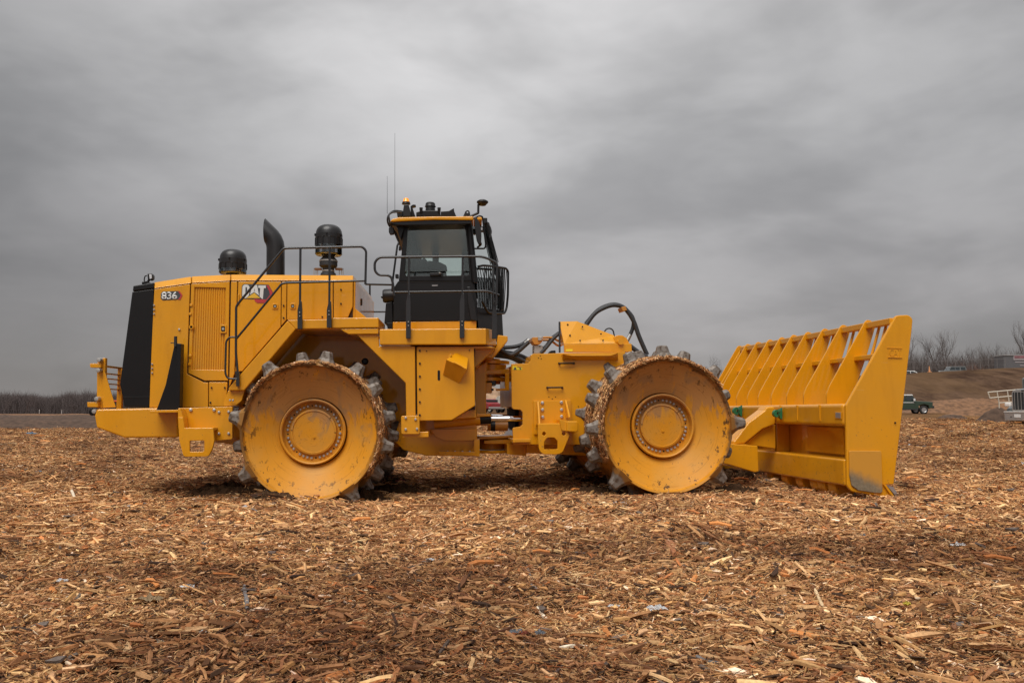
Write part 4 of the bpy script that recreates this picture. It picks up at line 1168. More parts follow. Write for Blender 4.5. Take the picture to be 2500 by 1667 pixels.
# far-side bars that cross behind
for k in range(6):
    t = k / 5
    a = CP(1214, 652, -0.2).lerp(CP(1237, 656, 0.4), t); b = CP(1222, 765, -0.2).lerp(CP(1229, 765, 0.4), t)
    tube('guard_bar', [a, b], 0.007, 'black', gu, n=6)
# seat, steering column inside
seat = plate('operator_seat', rounded([(1018, 640), (1036, 628), (1046, 640), (1060, 650), (1086, 652), (1090, 668), (1088, 684), (1016, 684)], 5), RF, -0.25, 0.35, 'seat_cloth', cab, 0.05)
plate('seat_back', rounded([(1000, 590), (1016, 588), (1022, 640), (1024, 684), (1006, 684)], 5), RF, -0.25, 0.35, 'seat_cloth', seat, 0.05)
plate('armrest', rounded([(1044, 636), (1074, 640), (1090, 648), (1092, 660), (1048, 654)], 4), RF, -0.42, -0.28, 'seat_cloth', seat, 0.03)
colm = plate('steering_column', [(1122, 684), (1128, 660), (1136, 640), (1142, 644), (1146, 684)], RF, -0.1, 0.1, 'seat_cloth', cab, 0.02)
# air filter can and back wall kit behind the cab
c0, c1 = CP(935, 723, -0.9), CP(962, 722, -0.9)
can = tube('filter_can', [c0, c0.lerp(c1, 0.15), c1], [0.085, 0.098, 0.1], 'black_satin', comp, n=24)
tube('filter_catch', [CP(931, 724, -0.95), CP(934, 728, -0.95)], 0.012, 'black', can)
plate('filter_mount', [(942, 740), (958, 735), (960, 790), (938, 790)], RF, -0.95, -0.5, 'black', comp, 0.01)
plate('valve_block', [(944, 788), (958, 788), (958, 802), (946, 802)], RF, -1.0, -0.7, 'black', comp, 0.004)

# ---- handrails -------------------------------------------------------------
RY = -1.66
def RP(px, py, y=RY): return RF.pt(px, py, y)
r1 = tube('handrail', fillet([RP(580.5, 915), RP(580, 906), RP(576, 862), RP(576.6, 750), RP(580, 743), RP(692, 607.5), RP(700, 606), RP(884, 602), RP(894, 612), RP(892, 694)], 0.06), 0.0165, 'rail_black', comp)
tube('rail', fillet([RP(575.4, 829), RP(600, 799.5), RP(688, 692.5), RP(698, 690.6), RP(890, 685.4)], 0.05), 0.015, 'rail_black', r1)
tube('rail_loop', fillet([RP(576, 823), RP(560, 823), RP(552, 833), RP(550, 912), RP(556, 924), RP(579, 925)], 0.08), 0.0135, 'rail_black', r1)
plate('rail_foot', [(575, 907), (583.4, 907), (584.4, 943), (576.4, 943)], RF, RY - 0.01, RY + 0.03, 'rail_black', r1, 0.004)
def rail_post(px, py0, py1, par, w=5.2, wide=11.6, ywide=None):
    yw = ywide
    tube('rail_post', [RP(px, py0), RP(px - 1, yw + 12)], 0.0155, 'rail_black', par)
    plate('post_plate', [(px - w / 2, yw), (px + w / 2, yw), (px + wide * 0.35, yw + 22), (px + wide * 0.35, py1), (px - wide * 0.65, py1), (px - wide * 0.65, yw + 22)], RF, RY - 0.012, RY + 0.03, 'rail_black', par, 0.004)
    bolt(px - 1.5, py1 - 40, RF, RY - 0.012, par, 0.009); bolt(px - 1.5, py1 - 31, RF, RY - 0.012, par, 0.009)
rail_post(733.5, 606, 803, r1, ywide=735)
rail_post(805, 604, 799.6, r1, ywide=735)
r2 = tube('handrail', fillet([RP(963, 722), RP(959, 690), RP(955, 676), RP(946, 672), RP(925, 672), RP(915, 662), RP(914.6, 640), RP(926, 628), RP(1180, 626), RP(1213, 642), RP(1213, 655)], 0.09), 0.0165, 'rail_black', comp)
tube('rail', fillet([RP(963, 713.5), RP(1190, 710.4), RP(1219, 720.5)], 0.06), 0.0145, 'rail_black', r2)
rail_post(998.6, 628, 826, r2, ywide=716)
rail_post(1129.6, 626.5, 825, r2, ywide=716)
tube('rail_post', [RP(1213, 650), RP(1212, 720), RP(1211, 745)], 0.0155, 'rail_black', r2)
plate('post_plate', [(1203.5, 735), (1209, 735), (1213, 770), (1213, 827), (1201, 827), (1201, 775)], RF, RY + 0.15, RY + 0.2, 'rail_black', r2, 0.004)
tube('rail_post', [RP(1205.5, 638), RP(1205, 740)], 0.013, 'rail_black', r2)
tube('rail_link', [RP(893, 694), RP(961, 695.5, -1.3)], 0.013, 'rail_black', r2)
tube('cross_rail', [RP(903, 694, 1.3), RP(903, 770, 1.3)], 0.016, 'rail_black', comp)
tube('cross_rail', [RP(886, 761, 1.3), RP(950, 761, 1.3)], 0.016, 'rail_black', comp)

# ---- drums ------------------------------------------------------------------
TOOTH = []
def tooth_mesh():
    bm = bmesh.new()
    # plus-shaped tip: square core with flared feet, local Z outward from the drum
    lv = [(-0.03, 0.172, 0.125), (0.0, 0.155, 0.112), (0.040, 0.122, 0.092), (0.090, 0.090, 0.074), (0.176, 0.068, 0.062), (0.190, 0.054, 0.050)]
    rings = []
    shape = [(1, 0.45), (0.52, 1), (-0.52, 1), (-1, 0.45), (-1, -0.45), (-0.52, -1), (0.52, -1), (1, -0.45)]
    for z, a, b in lv:
        rings.append([bm.verts.new((a * x, b * y, z)) for x, y in shape])
    for r0, r1_ in zip(rings, rings[1:]):
        for k in range(8): bm.faces.new((r0[k], r0[(k + 1) % 8], r1_[(k + 1) % 8], r1_[k]))
    bm.faces.new(rings[-1]); bm.faces.new(rings[0][::-1])
    return bm
def drum(fr, px, py, yface, rad, width, ph0, sgn=1, detail=True, offs=(0, 22, 7, 29, 14)):
    """sgn=+1: outer face looks at the camera (towards -y)"""
    if isinstance(px, tuple): x, z = px
    else: x, _, z = fr.loc(fr.pt(px, py, yface))
    s = sgn
    P = lambda r, d: (r, yface + s * d)
    prof = [P(0.0, 0.37), P(0.412, 0.37), P(0.445, 0.262), P(0.46, 0.255), P(0.70, 0.135), P(0.835, 0.055), P(0.855, 0.012), P(rad - 0.006, 0.0), P(rad, 0.006), P(rad, width), P(rad - 0.06, width), P(0.5, width - 0.3), P(0.0, width - 0.3)]
    k = rad / 0.885
    prof = [(r if r > 0.86 else r * k, y) for r, y in prof]
    origin = fr.at(x, yface, z)
    o = finish('drum', lathe_bm(fr, x, z, prof, 96), 'drum_paint', comp, smooth=True, angle=28, M=None, origin=origin)
    # hub
    if detail:
        hp = [P(0.425, 0.275), P(0.428, 0.210), P(0.412, 0.198), P(0.398, 0.208), P(0.390, 0.315), P(0.302, 0.318), P(0.295, 0.268), P(0.272, 0.262), P(0.266, 0.274), P(0.0, 0.274)]
        hp = [(r * k, y) for r, y in hp]
        hub = finish('hub', lathe_bm(fr, x, z, hp, 72), 'drum_paint', o, smooth=True, angle=25, origin=origin)
        bm = bmesh.new()
        for i in range(40):
            if i % 5 == 0: continue
            a = R(9 * i + 5)
            p = fr.at(x + 0.342 * k * math.cos(a), yface + s * 0.3165, z + 0.342 * k * math.sin(a))
            q = fr.loc(p)
            M = fr.mat(*q)
            key = ('hub', s)
            if key not in BOLT:
                bm = lathe_bm(Frame((0, 0, 0), 0), 0, 0, [(0.0, -0.024), (0.011, -0.024), (0.0185, -0.016), (0.0195, 0.002)], 10)
                BOLT[key] = finish('hub_bolt', bm, 'zinc', o, M=M, smooth=True)
            else: share(BOLT[key], 'hub_bolt', o, M)
        for i in range(0, 40, 5):
            a = R(9 * i + 5)
            p = fr.at(x + 0.342 * k * math.cos(a), yface + s * 0.3160, z + 0.342 * k * math.sin(a)); q = fr.loc(p)
            key = ('hubhole', s)
            M = fr.mat(*q)
            if key not in BOLT:
                bm = lathe_bm(Frame((0, 0, 0), 0), 0, 0, [(0.0, -0.0015), (0.011, -0.0015), (0.011, 0.0015)], 10)
                BOLT[key] = finish('bolt_hole', bm, 'hole', o, M=M)
            else: share(BOLT[key], 'bolt_hole', o, M)
        p = fr.loc(fr.at(x + 0.01, yface + s * 0.272, z - 0.07))
        finish('drain_plug', lathe_bm(fr, p[0], p[2], [(0.0, p[1] - 0.014), (0.012, p[1] - 0.014), (0.013, p[1] - 0.004), (0.024, p[1] - 0.004), (0.024, p[1] + 0.004)], 14), 'yellow', o)
        for a in (R(40), R(176), R(358)):
            c_, s_ = math.cos(a), math.sin(a)
            M = fr.mat(x + 0.282 * c_, yface + s * 0.262, z + 0.282 * s_) @ Matrix.Rotation(-a, 4, 'Y')
            box('cap_notch', M, (0.03, 0.004, 0.006), 'seam', o, 0)
    # five rows of eight teeth
    for row in range(5):
        yy = yface + s * (0.10 + row * (width - 0.20) / 4)
        for t in range(8):
            a = R(ph0 + 45 * t + offs[row])
            zx = fr.f * math.cos(a) + Vector((0, 0, 1)) * math.sin(a)
            tx = fr.f * -math.sin(a) + Vector((0, 0, 1)) * math.cos(a)
            M = Matrix.Identity(4)
            tilt = random.uniform(-0.06, 0.06)
            xx = (tx * math.cos(tilt) + fr.l * math.sin(tilt))
            M.col[0][:3] = xx; M.col[2][:3] = zx; M.col[1][:3] = zx.cross(xx)
            M.col[3][:3] = fr.at(x, yy, z) + zx * rad
            M = M @ Matrix.Diagonal((random.uniform(0.92, 1.06), random.uniform(0.92, 1.06), random.uniform(0.9, 1.05), 1))
            if not TOOTH:
                TOOTH.append(finish('tooth', tooth_mesh(), 'tooth_steel', o, M=M, bevel=0.0))
                for pl in TOOTH[0].data.polygons: pl.use_smooth = False
            else: share(TOOTH[0], 'tooth', o, M)
    return o, x, z
RR = 0.888
d1, rx, rz = drum(RF, 756, 1055, -1.9, RR, 1.4, 79)
d2, fx, fz = drum(FF, 1631, 1040, -2.0, RR, 1.4, 92, offs=(0, 22, 10, 33, 17))
drum(RF, (rx, rz), 0, 1.9, RR, 1.4, 20, -1, False)
drum(FF, (fx, fz), 0, 2.0, RR, 1.4, 60, -1, False)
tube('axle', [RF.at(rx, -0.6, rz), RF.at(rx, 0.6, rz)], 0.3, 'yellow_dusty', comp, n=24)
tube('axle', [FF.at(fx, -0.7, fz), FF.at(fx, 0.7, fz)], 0.3, 'yellow_dusty', comp, n=24)

# ---- front frame -------------------------------------------------------------
FS = -1.05
ffr = plate('front_frame', [(1248.4, 888.4), (1289.4, 887.3), (1294.7, 881), (1295.7, 867), (1301, 864), (1378, 861.5), (1525, 859), (1560, 900), (1560, 1040), (1500, 1085), (1253, 1085), (1251.5, 1047), (1254, 1043.5), (1270.5, 1041), (1276, 1036), (1276, 1006), (1271, 1000), (1254, 999), (1249.6, 994)],
            FF, FS, FS + 0.05, 'yellow', comp, 0.006)
plate('frame_core', [(1256, 890), (1291, 889), (1300, 866), (1522, 862), (1558, 900), (1558, 1035), (1500, 1083), (1258, 1083), (1284, 1046), (1284, 996), (1258, 992)], FF, FS + 0.051, 1.0, 'yellow', comp, 0)
plate('cylinder_pocket', [(1258, 996), (1300, 996), (1300, 1048), (1258, 1048)], FF, -0.2, 0.9, 'hole', comp, 0)
plate('belly_plate', [(1252, 1071), (1296, 1071), (1296, 1079), (1252, 1080)], FF, FS - 0.15, FS + 0.4, 'yellow', comp, 0.006)
plate('belly_plate', [(1238, 1084), (1285, 1084), (1285, 1113), (1238, 1108)], FF, -0.6, 0.5, 'yellow', comp, 0.006)
plate('belly_plate', [(1286, 1084), (1420, 1084), (1440, 1112), (1286, 1106)], FF, -0.75, 0.7, 'yellow', comp, 0.006)
for a, b, y in ((1362, 1404, 887), (1333, 1375.5, 946)):
    g = tube('grab_handle', fillet([FF.pt(a + 3, y, FS), FF.pt(a + 3, y, FS - 0.05), FF.pt(b - 3, y - 0.4, FS - 0.05), FF.pt(b - 3, y - 0.4, FS)], 0.015), 0.011, 'black', ffr)
    for q in (a + 3, b - 3): bolt(q, y, FF, FS - 0.002, g, 0.016, 'black')
for p in ((1314.7, 873.6), (1319, 868.6), (1321.4, 875.3), (1340, 968.7), (1356.3, 968.7), (1348.3, 973.6), (1412, 992)):
    bolt(p[0], p[1], FF, FS - 0.001, ffr, 0.0075, 'hole', 'bolt_hole', 0.004)
plate('warning_label', [(1251.5, 893.5), (1274.8, 893.5), (1274.8, 903), (1251.5, 903)], FF, FS - 0.003, FS + 0.001, 'bright_decal', ffr, 0)
decal_y = FS - 0.0055
def fdecal(px, mat, y=decal_y): plate('warning_symbol', px, FF, y, y + 0.0015, mat, ffr, 0)
fdecal([(1257.5, 895), (1261.5, 902), (1253.5, 902)], 'dark_decal'); fdecal([(1262.6, 894.4), (1274, 894.4), (1274, 896), (1262.6, 896)], 'red_decal')
fdecal([(1267, 898), (1272.6, 898), (1272.6, 901.6), (1269.6, 901.6)], 'dark_decal')
# protruding lip under the fairing
plate('fairing_lip', [(1374, 864), (1509, 861.5), (1509, 879), (1489, 868.6), (1397, 868.6), (1374, 880)], FF, FS - 0.12, FS, 'yellow', ffr, 0.004, ys=[FS - 0.12, FS - 0.12, FS - 0.01, FS - 0.12, FS - 0.12, FS - 0.01])
plate('lip_face', [(1374.5, 880), (1397, 868.8), (1489, 868.8), (1508.5, 879.4)], FF, FS - 0.012, FS, 'yellow', ffr, 0.003, ys=[FS - 0.01, FS - 0.12, FS - 0.12, FS - 0.01])
# fairing
fg = plate('fairing', [(1365.4, 785), (1409, 784), (1500, 819), (1502.5, 838), (1377, 840)], FF, -0.85, -0.60, 'yellow', comp, 0.006, ys=[-0.62, -0.62, -0.62, -0.86, -0.86])
plate('fairing_base', [(1377.5, 840.6), (1503, 838.6), (1542, 839), (1543, 859), (1378, 860)], FF, -0.862, -0.80, 'yellow', fg, 0.006)
plate('fairing_ear', [(1500, 838), (1501, 821), (1507, 818.2), (1520, 818.6), (1530, 825), (1537, 838), (1541, 850), (1543, 860), (1500, 860)], FF, -0.80, -0.70, 'yellow', fg, 0.008)
x, _, z = FF.loc(FF.pt(1511.6, 836, -0.8))
finish('ear_boss', lathe_bm(FF, x, z, [(0, -0.9), (0.04, -0.9), (0.045, -0.8)], 18), 'yellow', fg, smooth=True)
for p in ((1385.8, 792.4), (1421.8, 797.8), (1391.4, 818.5), (1416, 831.4), (1467, 815.2), (1472, 831)):
    t = (p[1] - 785) / 54
    bolt(p[0], p[1], FF, -0.62 - 0.24 * t - 0.004, fg, 0.013, 'charcoal')
plate('warning_label', [(1382, 852), (1398, 852), (1398, 857.6), (1382, 857.6)], FF, -0.866, -0.861, 'bright_decal', fg, 0)
tube('fairing_prop', [FF.pt(1366, 786, -0.66), FF.pt(1366.4, 860, -0.8)], 0.014, 'black', fg)
plate('cap_block', rounded([(1345, 856), (1356, 855), (1357, 862), (1340, 863)], 1), FF, -0.85, -0.7, 'black', comp, 0.006)
# mount bracket and step
mb = plate('mount_plate', [(1302, 978), (1393.5, 977), (1396, 1060), (1304, 1060)], FF, FS - 0.03, FS, 'yellow', comp, 0.005)
plate('mount_gusset', [(1311.4, 980), (1316, 980), (1319.5, 1036), (1315.5, 1036)], FF, FS - 0.26, FS - 0.031, 'yellow', mb, 0.003, ys=[FS - 0.05, FS - 0.05, FS - 0.26, FS - 0.26])
plate('mount_gusset', [(1379, 976), (1383.5, 976), (1392, 1016), (1388.5, 1020)], FF, FS - 0.26, FS - 0.031, 'yellow', mb, 0.003, ys=[FS - 0.05, FS - 0.05, FS - 0.26, FS - 0.26])
for p in ((1324, 983.3), (1324.3, 1000), (1324.8, 1018), (1370.4, 982.2), (1370.7, 1000), (1370.9, 1016.5)):
    bolt(p[0], p[1], FF, FS - 0.032, mb, 0.024, 'zinc')
stp = [(1313.4, 1034.5), (1371, 1033.6), (1384, 1050), (1391, 1062), (1374, 1104), (1362, 1109), (1326, 1108.6), (1317, 1100), (1314, 1080)]
plate('step', rounded(stp, 7, only=(4, 5, 6, 7)), FF, FS - 0.30, FS - 0.26, 'yellow', mb, 0.006,
      holes=[rounded([(1328.4, 1096.6), (1328.4, 1078), (1336, 1068), (1353, 1067.6), (1361.4, 1076), (1361.4, 1096)], 3),
             [(1328.5 + 4.6 * math.cos(R(30 * k)), 1058.4 + 4.6 * math.sin(R(30 * k))) for k in range(12)],
             [(1376.5 + 4.6 * math.cos(R(30 * k)), 1058.4 + 4.6 * math.sin(R(30 * k))) for k in range(12)]])
for k in range(6):
    xk = 1334 + 4.6 * k
    plate('tread_tooth', [(xk, 1098.5), (xk + 2.3, 1096), (xk + 4.4, 1098.5)], FF, FS - 0.30, FS - 0.27, 'yellow', mb, 0)
plate('step_tread', [(1314, 1033), (1371, 1033), (1371, 1037), (1314, 1038)], FF, FS - 0.259, FS - 0.031, 'yellow', mb, 0.003)
plate('bump_stop', rounded([(1384, 1027.6), (1409, 1027.6), (1412.4, 1032), (1412, 1052), (1405, 1054.6), (1384, 1053)], 3), FF, FS - 0.36, FS - 0.05, 'yellow', mb, 0.015)
plate('bump_side', [(1366, 1024), (1384.6, 1028), (1384.4, 1053), (1371, 1050)], FF, FS - 0.32, FS - 0.05, 'yellow', mb, 0.006)

# ---- hydraulic hoses ------------------------------------------------------------
def hose(pts, r, y, name='hose', mat='hose', dy=0.0):
    n = len(pts)
    return tube(name, catmull([FF.pt(p[0], p[1], y + dy * i / max(1, n - 1)) for i, p in enumerate(pts)], 7), r, mat, comp, n=10)
hose([(1418, 812), (1431.5, 792.6), (1453.6, 764), (1485, 747.5), (1508, 745.5), (1527, 754.7), (1546, 782), (1559, 818), (1573, 851), (1580, 866)], 0.034, -0.35)
hose([(1430, 790), (1460, 757), (1490, 743.6), (1512, 745), (1530, 757), (1545, 776), (1546, 796), (1539, 816), (1530, 834)], 0.030, -0.25)
tube('hose_end', [FF.pt(1538.5, 817, -0.25), FF.pt(1530, 833, -0.25)], 0.032, 'zinc', comp, n=10)
plate('hose_clip', [(1517, 750), (1527, 747), (1531, 757), (1521, 760)], FF, -0.42, -0.18, 'orange_pipe', comp, 0.004)
hose([(1475, 811), (1480, 804), (1488, 801.6), (1496, 806), (1499.4, 818), (1500, 822)], 0.011, -0.4)
hose([(1535, 842), (1548, 852), (1566, 865), (1580, 872)], 0.036, -0.5)
hose([(1200, 848), (1230, 848.5), (1258, 846), (1276, 840), (1291, 829)], 0.030, -0.35)
hose([(1204, 842), (1222, 853), (1246, 866), (1264, 858), (1278, 846), (1291, 834)], 0.034, -0.42)
hose([(1208, 850), (1228, 858), (1262, 865), (1282, 873), (1296, 882)], 0.030, -0.30)
hose([(1206, 860), (1236, 866), (1266, 874), (1292, 888)], 0.028, -0.38)
hose([(1204, 868), (1240, 872), (1262, 880), (1274, 888)], 0.030, -0.30)
hose([(1208, 864), (1250, 869), (1280, 882), (1298, 890)], 0.024, -0.2)
hose([(1320, 862), (1334, 848), (1350, 828), (1368, 811)], 0.026, -0.45)
hose([(1312, 858), (1332, 845), (1346, 826), (1364, 812)], 0.022, -0.35)
for p in ((1287, 833), (1325, 858)):
    tube('hose_end', [FF.pt(p[0] - 5, p[1] + 5, -0.4), FF.pt(p[0] + 5, p[1] - 4, -0.4)], 0.028, 'zinc', comp, n=10)
vb = plate('valve_block', rounded([(1300, 823), (1324, 823), (1325, 832), (1318, 841), (1305, 841), (1299, 833)], 2), FF, -0.5, -0.25, 'orange_pipe', comp, 0.008)
plate('valve_body', [(1303, 843), (1325, 843), (1326, 862), (1303, 863)], FF, -0.45, -0.3, 'zinc', vb, 0.006)
for p in ((1303, 846), (1318, 845), (1302.6, 852), (1302.6, 859)): bolt(p[0], p[1], FF, -0.46, vb, 0.009, 'charcoal')
plate('valve_clamp', [(1313.6, 821.5), (1322.6, 821.5), (1322.6, 831), (1313.6, 831)], FF, -0.52, -0.24, 'zinc', vb, 0.004)
tube('steel_pipe', fillet([FF.pt(1325, 824, -0.38), FF.pt(1348, 823.5, -0.38), FF.pt(1366, 834, -0.38), FF.pt(1378, 830, -0.38)], 0.06), 0.018, 'orange_pipe', comp)
tube('steel_pipe', fillet([FF.pt(1325, 830, -0.32), FF.pt(1344, 830, -0.32), FF.pt(1364, 846, -0.32), FF.pt(1378, 838, -0.32)], 0.06), 0.018, 'orange_pipe', comp)

# ---- blade ----------------------------------------------------------------------
YB = YN
bl = plate('blade_end_plate', rounded([(2188, 770), (2219, 768.5), (2229, 778), (2226.6, 806), (2182.5, 1182), (2158, 1183.5), (2181, 1212.5), (2156, 1212), (2079, 1199.5), (2068.5, 1187), (2065.4, 989)], 7, only=(0, 1, 2, 8, 9)), FF, YB, YB + 0.05, 'yellow', comp, 0.012)
bl['label'] = 'slatted yellow push blade, near end plate'
far_end = share(bl, 'blade_end_plate', comp, Matrix.Translation(FF.l * 5.2) @ WM[bl.name])
# wear plate: origin at its lower rear corner so that the scraped patch keeps its place
wp = [(2074, 1102), (2076, 1100), (2150, 1100.5), (2152, 1103), (2155, 1199), (2151, 1203), (2140, 1203), (2096, 1196.5), (2080, 1185), (2074.6, 1160)]
o_ = FF.pt(2074, 1203, YB - 0.02)
pts = [FF.pt(p[0], p[1], YB - 0.022) for p in wp]
bmw = prism_bm(pts, FF.l * 0.021)
M_ = FF.mat(*FF.loc(o_))
bmesh.ops.transform(bmw, matrix=M_.inverted(), verts=bmw.verts)
finish('wear_plate', bmw, 'worn_plate', bl, 0.006, M=M_)
plate('corner_bit', [(2157, 1182), (2164, 1183.5), (2192, 1222), (2186, 1224)], FF, YB - 0.03, YB + 0.3, 'yellow', bl, 0.004)
plate('corner_bit', [(2166, 1186), (2181, 1188), (2199, 1216), (2194, 1219)], FF, YB + 0.02, YB + 0.34, 'steel_plate', bl, 0.004)
bolt(2185, 1031.5, FF, YB - 0.001, bl, 0.012, 'seam')
# cast emblem
plate('emblem_bar', [(2166, 847.5), (2202.6, 848.6), (2202.6, 850.8), (2166, 849.8)], FF, YB - 0.007, YB + 0.002, 'yellow', bl, 0.002)
plate('emblem_bar', [(2168.6, 871), (2203, 872), (2203, 874), (2168.6, 873)], FF, YB - 0.012, YB + 0.002, 'yellow', bl, 0.002)
text_mesh('emblem_letters', 'CAT', 2172, 852, 2201, 870, FF, YB - 0.005, 'yellow', bl, 0.0, 0.008)
# ribs: one profile, repeated along the blade
Fl, _, zl = FF.loc(FF.pt(2184, 781, YB))
def solve_lat(px):
    lo, hi = YB, YB + 9
    for _ in range(50):
        m = (lo + hi) / 2
        if proj(FF.at(Fl, m, zl))[0] > px: lo = m
        else: hi = m
    return (lo + hi) / 2
rib_x = [2119.6, 2059, 2014, 1973, 1938, 1909, 1880, 1851.6, 1826, 1805.4]
lats = [solve_lat(x) for x in rib_x]
y0r = lats[0]
rib_px = [(2112, 786), (2117.4, 780.2), (2129, 783), (2137, 799), (2115.5, 871), (2096.5, 924), (2079, 987), (2024, 1012), (2020.4, 1008), (2018.8, 980), (2018, 962), (2024, 945)]
rib0 = plate('rib', rounded(rib_px, 5, only=(1, 2, 10, 11)), FF, y0r, y0r + 0.03, 'yellow', bl, 0.005)
for y in lats[1:]:
    share(rib0, 'rib', bl, Matrix.Translation(FF.l * (y - y0r)) @ WM[rib0.name])
y_end = lats[-1]
def lateral_bar(name, px, py, w, h, y0, y1, ytrace=None, mat='yellow', bevel=0.01):
    X, _, Z = FF.loc(FF.pt(px, py, YB if ytrace is None else ytrace))
    m = FF.mat(X, (y0 + y1) / 2, Z)
    return box(name, m, (w, y1 - y0, h), mat, bl, bevel), X, Z
YE = YB + 5.2
tb_, TX, TZ = lateral_bar('top_bar', 2186, 783, 0.10, 0.085, YB + 0.05, YE)
mbar, MX, MZ = lateral_bar('middle_bar', 2099, 875.5, 0.17, 0.065, YB + 0.05, YE, y0r)
# slats between the ribs
allY = [YB] + lats
s_top, s_bot = FF.loc(FF.pt(2138, 786, y0r)), FF.loc(FF.pt(2094, 930, y0r))
for a, b in zip(allY, allY[1:]):
    for t in (0.22, 0.48, 0.74):
        y = a + (b - a) * t
        tube('slat', [FF.at(s_top[0] - 0.02, y, s_top[2]), FF.at(s_bot[0] - 0.02, y, s_bot[2] - 0.1)], 0.020, 'yellow', bl, n=8)
# box beams and skin
X0 = FF.loc(FF.pt(2062, 1010, YB))[0]
ub_z0, ub_z1 = FF.pt(2062, 1040, YB).z, FF.pt(2062, 985, YB).z
ub = box('upper_beam', FF.mat(X0 + 0.19, (YB + 0.05 + YE) / 2, (ub_z0 + ub_z1) / 2), (0.38, YE - YB - 0.05, ub_z1 - ub_z0), 'yellow', bl, 0.045, segs=4)
lb_z0, lb_z1 = FF.pt(2066, 1187, YB).z, FF.pt(2066, 1121, YB).z
X1 = FF.loc(FF.pt(2066, 1150, YB))[0]
lbm = box('lower_beam', FF.mat(X1 + 0.19, (YB + 0.05 + YE) / 2, (lb_z0 + lb_z1) / 2), (0.38, YE - YB - 0.05, lb_z1 - lb_z0), 'yellow', bl, 0.03, segs=4)
box('blade_skin', FF.mat(X0 + 0.33, (YB + 0.05 + YE) / 2, (ub_z0 + lb_z1) / 2), (0.05, YE - YB - 0.05, ub_z0 - lb_z1 + 0.2), 'yellow', bl, 0.0)
box('panel_cover', FF.mat(X0 + 0.27, y0r + 0.45, (ub_z0 + lb_z1) / 2), (0.02, 1.15, ub_z0 - lb_z1 - 0.06), 'yellow', bl, 0.006)
for y in (y0r + 1.45, y0r + 1.55):
    box('panel_stiffener', FF.mat(X0 + 0.2, y + 0.2, (ub_z0 + lb_z1) / 2), (0.2, 0.03, ub_z0 - lb_z1 - 0.004), 'yellow', bl, 0.004)
# rib feet over the beam, front lugs under the lower beam
for y in [lats[0] , lats[1], lats[2]]:
    box('rib_foot', FF.mat(X0 - 0.004, y + 0.015, ub_z1 - 0.12), (0.02, 0.03, 0.22), 'yellow', bl, 0.004)
for k, px in enumerate((1885, 1921, 1957, 1993, 2012, 2038)):
    Xl, _, _ = FF.loc(FF.pt(2075, 1190, YB))
    lo, hi = YB, YB + 6
    zz = lb_z0 - 0.05
    for _ in range(40):
        m = (lo + hi) / 2
        if proj(FF.at(Xl, m, zz))[0] > px: lo = m
        else: hi = m
    finish('edge_lug', lathe_bm(FF, Xl + 0.16, zz + 0.03, [(0, m), (0.15, m), (0.16, m + 0.03), (0.16, m + 0.20), (0, m + 0.20)], 18), 'yellow', bl, smooth=True)
# badge plate and weld marks on the upper beam
def on_beam(px0, py0, px1, py1, name, mat, th):
    Xb = X0 - 0.001
    def pt(px, py):
        lo, hi = YB, YB + 6
        for _ in range(40):
            m = (lo + hi) / 2
            if proj(FF.at(Xb, m, ub_z0))[0] > px: lo = m
            else: hi = m
        d = ray(px, py); n = FF.f
        t = (Xb - n.dot(CAMC - FF.o)) / n.dot(d)
        return CAMC + d * t
    q = [pt(px0, py0), pt(px1, py0 + 0.6), pt(px1, py1 + 1.4), pt(px0, py1)]
    finish(name, prism_bm(q, FF.f * -th), mat, bl, 0.003)
on_beam(2039, 1004.5, 2056, 1021.5, 'badge_frame', 'yellow', 0.008)
on_beam(2041.4, 1006.6, 2053.6, 1019.6, 'badge', 'steel_plate', 0.011)
# green lifting eyes
def eye(px, py, y):
    pts_ = []
    for k in range(14):
        a = R(90 + 180 * k / 13)
        pts_.append((px + 10 * math.cos(a), py + 9.5 * math.sin(a) * 1.0))
    poly = [(px + 11, py - 14), (px + 6, py - 11)] + pts_[::1] + [(px + 6, py + 11), (px + 11, py + 14)]
    plate('lifting_eye', poly, FF, y, y + 0.07, 'green_paint', bl, 0.006, holes=[[(px + 1.5 + 4.4 * math.cos(R(30 * k)), py + 4.4 * math.sin(R(30 * k))) for k in range(12)]])
Ya = -0.55
eye(1899, 1009, -0.76)
eye(1801, 1003, 0.80)
# push arms and braces between the drums
brc = plate('blade_brace', [(1790, 1078), (1797, 1070), (1827, 1031), (1867, 1001), (1872, 993), (1891, 992.5), (1894, 1003), (1893, 1036), (1863, 1047), (1818, 1083), (1790, 1086)], FF, Ya, Ya + 0.30, 'yellow', comp, 0.035, segs=4)
plate('push_arm', [(1640, 1060), (1797, 1084), (1850, 1088), (1852.5, 1151), (1843, 1152.5), (1780, 1134), (1640, 1110)], FF, Ya - 0.05, Ya + 0.30, 'yellow', comp, 0.012)
plate('arm_web', [(1818, 1083), (1863, 1047), (1893, 1036), (1893, 1094), (1850, 1088)], FF, Ya + 0.1, Ya + 0.14, 'yellow', brc, 0.003)
plate('blade_brace', [(1770, 1020), (1800, 1012), (1822, 999), (1837, 995), (1838, 1000), (1818, 1018), (1790, 1040)], FF, Ya + 1.4, Ya + 1.65, 'yellow', comp, 0.02)
plate('push_arm', [(1700, 1060), (1797, 1080), (1850, 1085), (1850, 1140), (1780, 1128), (1700, 1105)], FF, Ya + 1.4, Ya + 1.7, 'yellow', comp, 0.012)

def gp(px, py):
    """point of the ground seen at a pixel"""
    d = ray(px, py); t = 1.0
    for _ in range(4000):
        p = CAMC + d * t
        if p.z < terrain(p.x, p.y): break
        t *= 1.003
    return p
